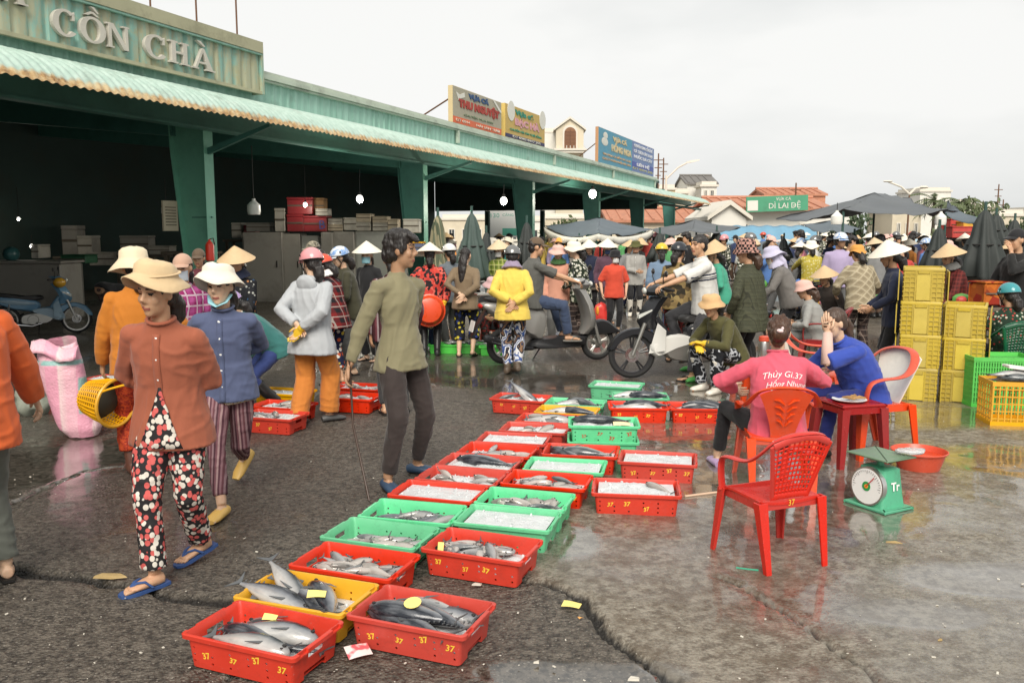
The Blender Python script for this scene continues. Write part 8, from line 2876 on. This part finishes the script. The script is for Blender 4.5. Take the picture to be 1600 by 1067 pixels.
# lamps in the hall
M_bulb = plain('lit_bulb', (1, .97, .88), .3, 0, emit=2.2)
M_bulb_d = plain('dim_bulb', (1, .9, .7), .3, 0, emit=5.0)
def bulb(px, py, d, label, r=.075, mat=None, wire=.6):
	p = D(px, py, d)
	t = empty('light_bulb', p, 0, label, 'lamp', 'lit bulbs in the hall')
	MB().ell((0, 0, 0), (r, r, r * 1.15), 14, 10).build('bulb', mat or M_bulb, t)
	MB().tube([(0, 0, r * .9), (0, 0, r * 1.9)], r * .4, 8).tube([(0, 0, r * 1.9), (.01, 0, wire)], .007, 5).build('cord', M_wire, t)
	pl = bpy.data.lights.new('bulb_light', 'POINT')
	pl.energy = 65 if mat is None else 4
	pl.color = (1, .93, .8)
	pl.shadow_soft_size = r
	lo = bpy.data.objects.new('bulb_light', pl)
	COL.objects.link(lo)
	lo.location = p + Vector((0, -.02, -r * 1.6))
for a in ((562, 311, 16.5, 'lit bulb hanging on a cord above the cabinets', .065, None, .55), (787, 314, 21, 'lit bulb hanging before the white banner', .085, None, .4), (926, 303, 29, 'lit bulb near the far end of the hall', .13, None, .5), (29, 342, 22, 'small lit bulb deep in the hall above the work table', .035, M_bulb, .8),
		  (50, 385, 22, 'small lit bulb low behind the white tank', .05, M_bulb, .3), (477, 320, 20.8, 'small lit bulb against the dark red cooler', .05, M_bulb, .9)):
	bulb(*a)
bottle_lamp(397, 336, 15.0, 'white bottle-shaped lamp hanging by the first column', .9)
bottle_lamp(260, 336, 21, 'dim white lamp hanging deep in the hall', .6)
# notice board and extinguisher on the first column
t = empty('notice_board', HP(10.35, 9.85, 1.75), math.pi / 2 - TH, 'cream notice board hung beside the first green column', 'sign')
MB().box((0, 0, .22), (.30, .03, .46)).build('board', plain('cream_board', (.52, .46, .33), .7, .1, 4, dirt=.3), t)
m = MB()
for k in range(7):
	m.box((0, -.018, .08 + .045 * k), (.22, .004, .012))
m.build('lettering', M_brow, t)
p = HP(10.5, 9.24, 1.28)
t = empty('fire_extinguisher', p, 0, 'red fire extinguisher hanging on the first green column', 'extinguisher')
MB().lathe([(.05, 0), (.065, .01), (.065, .24), (.04, .29), (.02, .30), (.02, .33)], 14).build('cylinder', M_red, t)
MB().tube([(0, 0, .33), (.06, 0, .35), (.08, 0, .25)], .01, 6).build('hose', M_wire, t)
# banner at the far end
p = D(787, 352, 48)
t = empty('banner', (p.x, p.y, 0), R(-8), 'white banner with green print hung beyond the hall columns', 'banner')
w, h = 1.6, 1.35
t.scale = (1.3, 1, 1.12)
MB().box((0, 0, 1.95), (w, .02, h)).build('sheet', plain('banner_white', (.80, .81, .78), .7, .03, 2), t)
MB().box((.32, -.014, 1.55), (.75, .006, .36)).build('printed_panel', plain('banner_green', (.12, .48, .36), .6), t)
put_text('130', .30, frame((-.40, -.014, 2.35), (1, 0, 0), (0, 0, 1)), plain('banner_green', 0), t)
put_text('CẢNG CÁ', .17, frame((.33, -.014, 2.38), (1, 0, 0), (0, 0, 1)), plain('banner_green', 0), t)
for sx in (-1, 1):
	MB().tube([(sx * .8, .02, 0), (sx * .8, .02, 2.65)], .03, 6).build('post', M_dark, t)
# ================================================================== far houses, trees, poles, crowd
M_cream_w = plain('cream_render', (.62, .55, .42), .8, .08, .6, dirt=.25, dirtc='7d7664')
M_white_w = plain('white_render', (.72, .70, .64), .8, .06, .5, dirt=.2, dirtc='8f8a7c')
M_yel_w = plain('yellow_render', (.58, .46, .26), .8, .08, .6, dirt=.3)
M_tile = plain('terracotta_tile', (.46, .20, .12), .7, .22, 3, dirt=.3, dirtc='4a3a30')
M_slate = plain('grey_roof', (.16, .15, .14), .7, .2, 2)
M_glass = plain('dark_window', (.05, .06, .065), .15, .1, 4)
M_shut = plain('brown_shutter', (.22, .10, .045), .6, .2, 6)
M_trimw = plain('stone_trim', (.66, .62, .54), .8, .06, 2)
def house(px0, px1, py, d, dep, mat, label, roof='flat', roofm=None, rise=0.0, wins=(), name='house', over=.3, rz=0.0):
	"""py: wall top row at distance d; wins: (u0,u1,v0,v1) fractions of the front"""
	a, b = D(px0, py, d), D(px1, py, d)
	w, h = b.x - a.x, a.z
	t = empty(name, ((a.x + b.x) / 2, d, 0), rz, label, 'house', 'houses beyond the market')
	MB().box((0, dep / 2, h / 2), (w, dep, h)).build('wall', mat, t, smooth=False)
	if roof == 'flat':
		m = MB()
		m.box((0, dep / 2, h + .12), (w + over, dep + over, .24)).box((0, dep / 2, h + .42), (w * .96, dep * .96, .36))
		m.build('cornice', M_trimw, t, smooth=False)
	elif roof == 'gable_x':       # ridge across the view
		m = MB()
		o = over
		m.loft([[(x, -o, h - .15), (x, dep / 2, h + rise), (x, dep + o, h - .15), (x, dep + o, h + .05), (x, dep / 2, h + rise + .22), (x, -o, h + .05)] for x in (-w / 2 - o, w / 2 + o)])
		rf = m.build('roof', roofm, t, smooth=False)
		m = MB()
		L = math.hypot(dep / 2 + o, rise)
		k = int((w + 2 * o) / .8)
		for i in range(k):
			x = -w / 2 - o + .4 + i * .8
			m.tube([(x, -o, h + .07), (x, dep / 2, h + rise + .24)], .10, 5)
		m.tube([(-w / 2 - o, dep / 2, h + rise + .26), (w / 2 + o, dep / 2, h + rise + .26)], .16, 6)
		q = m.build('tile_rolls', roofm, rf)
		q['kind'] = 'stuff'
		for x in (-w / 2, w / 2):
			MB().prism([(.001, h), (dep / 2, h + rise), (dep - .001, h)], x - .02, x + .02).build('gable', mat, t, smooth=False).data.transform(Matrix.Rotation(math.pi / 2, 4, 'Z') @ Matrix.Scale(-1, 4, (0, 1, 0)))
	elif roof == 'gable_y':       # gable faces the viewer
		m = MB()
		o = over
		m.loft([[(-w / 2 - o, y, h - .1), (0, y, h + rise), (w / 2 + o, y, h - .1), (w / 2 + o, y, h + .12), (0, y, h + rise + .28), (-w / 2 - o, y, h + .12)] for y in (-o, dep + o)])
		m.build('roof', roofm, t, smooth=False)
		for y in (0, dep - .04):
			MB().prism([(-w / 2, h), (0, h + rise), (w / 2, h)], y, y + .04).build('gable', mat, t, smooth=False)
	for u0, u1, v0, v1 in wins:
		x0, x1, z0, z1 = -w / 2 + w * u0, -w / 2 + w * u1, h * v0, h * v1
		f = MB()
		fw_ = .10
		f.box(((x0 + x1) / 2, -.03, z1 - fw_ / 2), (x1 - x0, .12, fw_)).box(((x0 + x1) / 2, -.03, z0 + fw_ / 2), (x1 - x0, .12, fw_))
		f.box((x0 + fw_ / 2, -.03, (z0 + z1) / 2), (fw_, .118, z1 - z0 - 2 * fw_)).box((x1 - fw_ / 2, -.03, (z0 + z1) / 2), (fw_, .118, z1 - z0 - 2 * fw_))
		fo = f.build('window', M_trimw, t, smooth=False)
		MB().box(((x0 + x1) / 2, -.012, (z0 + z1) / 2), (x1 - x0 - .2, .03, z1 - z0 - .2)).build('pane', M_glass, fo, smooth=False)
		MB().box(((x0 + x1) / 2, -.04, (z0 + z1) / 2), (.06, .04, z1 - z0 - .2)).build('mullion', M_trimw, fo, smooth=False)
		MB().box(((x0 + x1) / 2, -.10, z0 - .06), (x1 - x0 + .3, .26, .11)).build('sill', M_trimw, fo, smooth=False)
	return t
# tower house with arched shutters
d = 110
tw = house(869, 912, 203, d, 5, M_cream_w, 'white tower house with a gable and arched brown shutters over the hall roof', 'gable_y', M_trimw, 1.35, (), 'tower_house', .3)
a, b = D(881.5, 232, d), D(900, 203, d)
cx = (a.x + b.x) / 2 - tw.location.x
r_ = (b.x - a.x) / 2
arch = [(cx - r_, a.z), (cx + r_, a.z)] + [(cx + r_ * math.cos(q), b.z - r_ * .6 + r_ * math.sin(q)) for q in [math.pi * k / 10 for k in range(11)]]
MB().prism([(cx + (x - cx) * 1.28, a.z + (z - a.z) * 1.10) for x, z in arch], -.16, .0).build('arch_surround', M_trimw, tw, smooth=False)
sh_ = MB().prism(arch, -.22, -.08).build('shutter', M_shut, tw, smooth=False)
m = MB()
for k in range(12):
	m.box((cx, -.235, a.z + .18 + .17 * k), (r_ * 1.8, .03, .05))
m.box((cx, -.25, (a.z + b.z) / 2), (.06, .03, b.z - a.z))
m.build('louvres', plain('dark_shutter', (.12, .05, .025), .6), sh_, smooth=False)['kind'] = 'stuff'
MB().box((0, -.35, a.z - .22), (4.1, 1.3, .24)).box((0, -.35, a.z - .5), (3.7, 1.0, .25)).build('balcony', M_trimw, tw, smooth=False)
m = MB()
for k in range(9):
	m.tube([(-1.8 + .45 * k, -.95, a.z - .1), (-1.8 + .45 * k, -.95, a.z + .25)], .05, 5)
m.build('balusters', M_trimw, tw)['kind'] = 'stuff'
house(848, 869, 208, 112, 5, M_white_w, 'white side wing of the tower house behind the yellow roof board', 'flat', over=.1)
house(1030, 1055, 297, 95, 6, M_yel_w, 'yellow house with a dark window past the end of the hall', 'flat', wins=((.15, .4, .72, .9), (.6, .85, .72, .9)))
house(1049, 1075, 303, 99, 6, M_cream_w, 'low cream house with roof clutter beside the yellow one', 'flat')
hs = house(1074, 1119, 287, 100, 7, M_white_w, 'pale cream house with a grey pitched roof above the canopy end', 'gable_x', M_slate, .9, ((.62, .76, .70, .93), (.80, .94, .70, .93)), over=.25)
house(1096, 1120, 292, 96, 3, M_white_w, 'white balcony block with columns on the pale cream house', 'flat', wins=((.15, .4, .78, .95), (.55, .85, .78, .95)), over=.4)
lw = house(1128, 1292, 327, 62, 9, M_white_w, 'long white market building with an orange tile roof and a green sign', 'gable_x', M_tile, .75, ((.03, .12, .2, .7), (.16, .26, .2, .7), (.74, .84, .2, .7), (.88, .97, .2, .7)), 'market_building', .5)
house(955, 1098, 345, 66, 8, M_cream_w, 'low cream building with an orange roof seen through the hall end', 'gable_x', M_tile, .8, ((.1, .2, .3, .8), (.3, .4, .3, .8), (.5, .6, .3, .8)), 'market_building', .4)
house(1112, 1166, 342, 50, 6, M_white_w, 'white gabled shed with a shallow roof beside the canopy end', 'gable_y', M_trimw, .8, ((.3, .7, .1, .7),), 'shed', .3)
house(1196, 1290, 304, 90, 6, M_tile, 'red-roofed house rising behind the long white building', 'gable_x', M_tile, .5, (), over=.2)
house(1438, 1486, 300, 115, 7, M_white_w, 'white block behind the palms', 'flat', wins=((.1, .25, .7, .9), (.4, .55, .7, .9), (.7, .85, .7, .9)))
house(1500, 1522, 318, 120, 6, M_white_w, 'small white house to the side of the palms', 'flat')
house(1532, 1560, 324, 118, 6, M_cream_w, 'small cream house under the thin mast', 'flat', wins=((.2, .4, .6, .85), (.6, .8, .6, .85)))
for k, (x0, x1, y) in enumerate(((1562, 1600, 338), (1600, 1660, 334), (1395, 1440, 330), (1290, 1340, 330), (690, 760, 344), (760, 850, 346), (850, 955, 342))):
	house(x0, x1, y, 78 + k * 3, 6, (M_cream_w, M_white_w)[k % 2], 'low ' + ('cream', 'white')[k % 2] + ' building far off, ' + ('at the edge beyond the dark parasols', 'outside the frame edge', 'behind the large canopy', 'past the orange-roofed building', 'past the hall behind the striped parasol', 'past the hall behind the banner', 'past the hall behind the scalloped canopy')[k], 'flat', wins=((.15, .3, .3, .7), (.45, .6, .3, .7), (.75, .9, .3, .7)))
# green sign
a, b = D(1166, 332, 61), D(1262, 332, 61)
s_ = empty('shop_sign', (a.x, 61, a.z), R(-2), 'green sign with white DÌ LAI ĐỆ lettering on the long white building', 'sign')
w = b.x - a.x
h = D(1166, 308, 61).z - a.z
s_.rotation_euler = (0, R(-2.0), 0)
MB().box((w / 2, 0, h / 2), (w, .12, h)).build('board', plain('sign_green', (.07, .30, .17), .5, .08, 2, dirt=.2), s_)
MB().box((w * .1, -.075, h * .42), (w * .17, .03, h * .66)).build('white_square', plain('sign_white', 0), s_)
put_text('DÌ LAI ĐỆ', h * .50, frame((w * .62, -.075, h * .34), (1, 0, 0), (0, 0, 1)), plain('sign_white', 0), s_)
m = MB(); m.box((w * .775, -.078, h * .345), (h * .16, .012, h * .05)); m.build('letter_bar', plain('sign_white', 0), s_)
put_text('VỰA CÁ', h * .27, frame((w * .60, -.075, h * .78), (1, 0, 0), (0, 0, 1)), plain('sign_white', 0), s_, depth=.01)
# blue awning and white awning under it
t = empty('blue_awning', (0, 0, 0), 0, 'long sky-blue awning in front of the white market building', 'awning')
P = [D(1122, 353, 44), D(1275, 353, 42), D(1278, 374, 37), D(1125, 374, 39)]
def aw(a, b):
	p = P[0].lerp(P[1], a).lerp(P[3].lerp(P[2], a), b)
	return (p.x, p.y, p.z - .12 * math.sin(math.pi * b) + .03 * math.sin(a * 40))
MB().grid(60, 8, aw, thick=.01).build('cloth', M_blue, t, auto=0)
MB().grid(60, 2, lambda a, b: tuple(P[3].lerp(P[2], a) + Vector((0, -.02, -.06 - .22 * b + .03 * math.sin(a * 90) * b))), thick=.006).build('valance', plain('pale_blue_canvas', 0), t, auto=0)
for f in (.02, .34, .66, .98):
	q = P[3].lerp(P[2], f)
	MB().tube([(q.x, q.y + .05, 0), (q.x, q.y + .05, q.z - .05)], .03, 6).build('post', M_dark, t)
# street lamp, masts and poles
def pole(px, yt, d, label, r=.06, name='utility_pole', cat='pole', arm=None):
	p = D(px, yt, d)
	t = empty(name, (p.x, p.y, 0), 0, label, cat, 'poles and masts beyond the market')
	MB().tube([(0, 0, 0), (0, 0, p.z)], [r * 1.3, r * .7], 7).build('shaft', M_trimw if arm else M_rust, t)
	if arm:
		q = D(*arm, d) - Vector((p.x, p.y, 0))
		MB().tube([(0, 0, p.z - .3), (q.x * .5, 0, p.z + (q.z - p.z) * .6), (q.x * .86, 0, q.z - .05)], r * .55, 6).build('arm', M_trimw, t)
		MB().loft([[(q.x * .84 + x * 1.0, y, q.z + z) for x, y, z in pts] for pts in ([(0, -.05, -.08), (0, .05, -.08), (0, .05, .05), (0, -.05, .05)], [(.45, -.2, -.02), (.45, .2, -.02), (.45, .16, .16), (.45, -.16, .16)], [(1.05, -.1, .14), (1.05, .1, .14), (1.05, .08, .24), (1.05, -.08, .24)])]).build('lamp_head', M_trimw, t)
	return t
pole(1041, 274, 70, 'street lamp with one long arm past the end of the hall', .12, 'street_lamp', 'street lamp', (1078, 254))
for px, yt, d, lab in ((1029, 240, 80, 'tall pole with insulators near the street lamp'), (1037, 247, 84, 'second tall pole just beside the street lamp'), (1561, 288, 95, 'thin mast above the small cream house'), (1568, 312, 95, 'short mast beside the thin mast'), (1244, 286, 75, 'thin aerial on the long white building')):
	t = pole(px, yt, d, lab, .09)
	m = MB()
	zt = D(px, yt, d).z
	for k in range(3):
		m.box((0, 0, zt - .6 - .7 * k), (.9 - .2 * k, .08, .08))
	m.build('crossarm', M_rust, t)
t = pole(1421, 305, 60, 'white double-headed lamp standing above the large canopy', .07, 'street_lamp', 'street lamp')
zt = D(1421, 290, 60).z
MB().tube([(-1.5, 0, zt + .25), (-.6, 0, zt - .1), (0, 0, zt - .6)], .07, 6).tube([(0, 0, zt - .6), (.4, 0, zt - .2), (.9, 0, zt - .15)], .08, 6).build('arm', M_trimw, t)
MB().ell((.95, 0, zt - .12), (.35, .18, .10), 10, 6).ell((-1.55, 0, zt + .28), (.35, .15, .07), 10, 6).build('lamp_head', M_trimw, t)
# trees
def leafm(name, c):
	t = NT(name)
	c = c4(c)
	t.col(t.mix(t.noise(1.3, 3), tuple(x * .6 for x in c[:3]), tuple(x * 1.5 for x in c[:3])))
	t.rough(.6)
	return t.m
M_leafA, M_leafB = leafm('leaf_green', (.085, .11, .045)), leafm('leaf_dark', (.055, .085, .04))
def palm(px, py, d, label, n=15):
	p = D(px, py, d)
	t = empty('palm_tree', (p.x, p.y, 0), 0, label, 'tree', 'trees beyond the market')
	MB().tube([(0, 0, 0), (.1, 0, p.z * .5), (.05, 0, p.z)], [.22, .16, .12], 8).build('trunk', M_wood, t)
	m = MB()
	rq = random.Random(int(px))
	for k in range(n):
		a = 2 * math.pi * k / n + rq.uniform(-.2, .2)
		el = rq.uniform(-.1, 1.0)
		L = rq.uniform(1.9, 2.8)
		prev = None
		for i in range(12):
			f = i / 11
			r = L * f * math.cos(el * (1 - f * .5))
			z = p.z + L * f * math.sin(el) - 1.5 * f * f
			c = Vector((r * math.cos(a) + .05, r * math.sin(a), z))
			if i:
				dr = (c - prev).normalized()
				sd = Vector((-math.sin(a), math.cos(a), 0))
				for s in (-1, 1):
					tip = c + sd * s * (.42 * (1 - abs(f - .45))) + dr * .25 + Vector((0, 0, -.22))
					m.add([prev, c, tip], [(0, 1, 2)])
			prev = c
	m.build('crown', M_leafA, t, smooth=False)
def tree(px, py, d, r, label, dens=900, mat=None):
	p = D(px, py, d)
	t = empty('tree', (p.x, p.y, 0), 0, label, 'tree', 'trees beyond the market')
	m = MB()
	m.tube([(0, 0, 0), (.1, 0, p.z * .5), (0, 0, p.z)], [.22, .16, .06], 7)
	rq = random.Random(int(px * 3 + d))
	for k in range(5):
		a = rq.uniform(0, 6.28)
		m.tube([(.05, 0, p.z * .5), (r * .6 * math.cos(a), r * .6 * math.sin(a), p.z * (.75 + .2 * rq.random()))], [.09, .03], 5)
	m.build('trunk', M_wood, t)
	m = MB()
	cl = [(rq.gauss(0, .45) * r, rq.gauss(0, .45) * r, p.z + rq.gauss(-.2, .42) * r, rq.uniform(.3, .55) * r) for _ in range(14)]
	for k in range(dens):
		c = rq.choice(cl)
		v = Vector((rq.gauss(0, 1), rq.gauss(0, 1), rq.gauss(0, 1))).normalized() * c[3] * rq.random() ** .4
		q = Vector(c[:3]) + v
		s = rq.uniform(.14, .30)
		R1 = Euler((rq.uniform(0, 6), rq.uniform(0, 6), rq.uniform(0, 6))).to_matrix()
		m.add([q + R1 @ Vector(x) * s for x in ((-1, 0, 0), (0, -.5, .1), (1, 0, 0), (0, .5, .1))], [(0, 1, 2, 3)])
	m.build('crown', mat or M_leafA, t, smooth=False)
palm(1459, 313, 85, 'palm in front of the white block'); palm(1502, 318, 82, 'palm with drooping fronds beside the white block')
palm(1475, 322, 80, 'small palm between the two taller palms', 12)
for a in ((1335, 338, 70, 2.2, 'dark bushy tree behind the large canopy'), (1520, 336, 74, 2.4, 'bushy tree beside the closed parasols'), (1490, 338, 66, 2.0, 'dark tree among the palms'), (882, 340, 60, 1.6, 'green tree seen through the far columns'), (1010, 345, 72, 2.0, 'tree behind the scalloped canopy'), (1232, 300, 100, 1.2, 'small round tree on the skyline by the green sign'), (1605, 345, 70, 1.8, 'bushy tree at the far edge of the market')):
	tree(a[0], a[1] + 18, *a[2:], 900, M_leafB if a[0] % 2 else M_leafA)

# the crowd: a few kinds of figure, each copy with its own clothes
def proto(label, pose, fit, h=1.54, sk=0):
	return person((0, -30), (0, -1), h, label, pose, fit, 2, 'the far crowd', sk)
n0 = len(bpy.data.objects)
PR = [proto('x', dict(head=(10, 10, 0), Lh=(-.1, .24, .9), Rh=(.12, .24, .88), lean=8), dict(shirt=BLK, hem=.15, fat=1.1, pants=BLK, hat='cone', hatc=M_straw_w, hair='low', shoe='boot', shoec=rub_black)),
	  proto('x', dict(head=(-20, 4, 0)), dict(shirt=BLK, hem=.14, fat=1.12, pants=BLK, hat='brim', hatc=cream_hat, hair='low', shoe='shoe'), sk=1),
	  proto('x', dict(lean=24, head=(0, 16, 0), Lh=(-.14, .4, .7), Rh=(.14, .4, .68)), dict(shirt=BLK, hem=.12, fat=1.15, pants=BLK, hat='cone', hatc=M_straw, hair='low', shoe='boot', shoec=rub_black)),
	  proto('x', dict(head=(30, 4, 0), Lh=(-.2, .1, .8)), dict(shirt=BLK, hem=.13, fat=1.1, sw=.178, pants=BLK, hat='helmet', hatc=H_red, hair='short', shoe='shoe'), 1.64, 2),
	  proto('x', dict(head=(0, 6, 0)), dict(shirt=BLK, sleeve='short', hem=.13, fat=1.1, sw=.178, pants=BLK, hair='short', shoe='shoe'), 1.66, 0),
	  proto('x', dict(HB, head=(-30, 6, 0)), dict(shirt=BLK, coat=True, hem=.2, fat=1.15, pants=BLK, hat='cap', hatc=beige_hat, hair='low', shoe='shoe'), 1.56, 1)]
shirts = [('red', (.48, .06, .05)), ('teal', (.05, .26, .25)), ('white', (.62, .61, .58)), ('pink', (.58, .20, .27)), ('navy', (.03, .045, .11)), ('grey', (.20, .20, .20)), ('yellow', (.60, .43, .09)), ('green', (.08, .27, .10)), ('blue', (.08, .17, .40)), ('brown', (.16, .10, .06)), ('lilac', (.40, .33, .50)), ('orange', (.60, .24, .06)), ('black', (.02, .02, .022)), ('floral', None)]
pants_c = [('dark', (.03, .03, .035)), ('grey', (.10, .10, .10)), ('brown', (.10, .06, .04)), ('navy', (.03, .04, .10))]
hats = {0: [('pale', M_straw_w), ('tan', M_straw_t), ('straw', M_straw)], 2: [('pale', M_straw_w), ('tan', M_straw_t), ('straw', M_straw)], 1: [('cream', cream_hat), ('pink', pinkh), ('orange', cloth('orange_felt', 0)), ('lilac', cloth('lilac_cloth', 0))],
		3: [('red', H_red), ('silver', H_silver), ('blue and white', H_bw), ('pink', H_pink), ('black', H_black)], 4: [('', None)], 5: [('beige', beige_hat), ('black', BLK), ('pink', pinkh)]}
hk = {0: 'conical hat', 2: 'conical hat', 1: 'sun hat', 3: 'helmet', 4: 'bare head', 5: 'cap'}
act = {0: 'hands in front', 1: 'arms hanging', 2: 'stooping', 3: 'head turned', 4: 'short sleeves', 5: 'hands behind'}
rq = random.Random(23)
spots = []
tries = 0
zones = [(1240, 1640, 14.5, 44, 96), (985, 1240, 17.5, 42, 36), (640, 985, 17, 34, 20)]
zn = {0: 'below the large canopy', 1: 'towards the blue awning', 2: 'along the hall'}
memo = {}
for c in bpy.data.objects:
	if c.parent:
		memo.setdefault(c.parent.name, []).append(c)
used = set()
first = [True] * len(PR)
for zi, (x0, x1, d0, d1, cnt) in enumerate(zones):
	k = 0
	tries = 0
	while k < cnt and tries < 4000:
		tries += 1
		px = rq.uniform(x0, x1)
		d = d0 * (d1 / d0) ** rq.random()
		p = PX(px, d)
		if any((p[0] - q[0]) ** 2 + (p[1] - q[1]) ** 2 < .55 for q in spots):
			continue
		i = rq.choice((0, 0, 1, 2, 3, 4, 5))
		sn, sc_ = rq.choice(shirts)
		pn, pc = rq.choice(pants_c)
		hn, hm = rq.choice(hats[i])
		sm_ = P_floral if sc_ is None else cloth('crowd_' + sn, sc_)
		mats = {'shirt': sm_, 'jacket': sm_, 'trousers': cloth('crowd_t_' + pn, pc)}
		if hm:
			mats.update({'hat': hm, 'helmet': hm, 'cap': hm, 'visor': hm})
		far = ''
		lab = f"person in {sn} top, {pn} trousers, {(hn + ' ' + hk[i]).strip()}, {act[i]}, {zn[zi]}"
		lab = ' '.join(lab.split())
		if lab in used:
			continue
		used.add(lab)
		spots.append(p)
		c = clone(PR[i], loc=(p[0], p[1], 0), rz=rq.uniform(0, 6.28), label=lab, group='the far crowd', scale=rq.uniform(.94, 1.06), mats=mats, memo=memo)
		k += 1
def drop(o):
	for c in memo.get(o.name, []):
		drop(c)
	bpy.data.objects.remove(o)
for o in PR:
	drop(o)
# yellow-topped rider on a motorbike in the crowd, seen from behind
p = PX(1266, 16.5)
b3 = moped((p[0], p[1], 0), R(84), 'dark motorbike ridden away into the crowd by the person in yellow', (.02, .02, .022), (.05, .05, .05), 1.0, True)
rider(b3, (-.25, 0, 0), 1.56, 'person in a lemon yellow top riding a motorbike away into the crowd', dict(hip=(0, 0, .84), Lf=(-.18, .30, .26), Rf=(.18, .30, .26), Lk=(-.4, .7, 1), Rk=(.4, .7, 1), lean=8, Lh=(-.26, .56, 1.02), Rh=(.26, .56, 1.02), head=(0, 6, 0)), dict(
	shirt=pattern('lemon_print', 'spots', ['b9a844', 'd0c890', 'a89a3a'], 26, thr=.4), hem=.12, fat=1.15, pants=cloth('sand_trousers', (.42, .34, .24)), hat='brim', hatc=cream_hat, hair='low', shoe='shoe'))
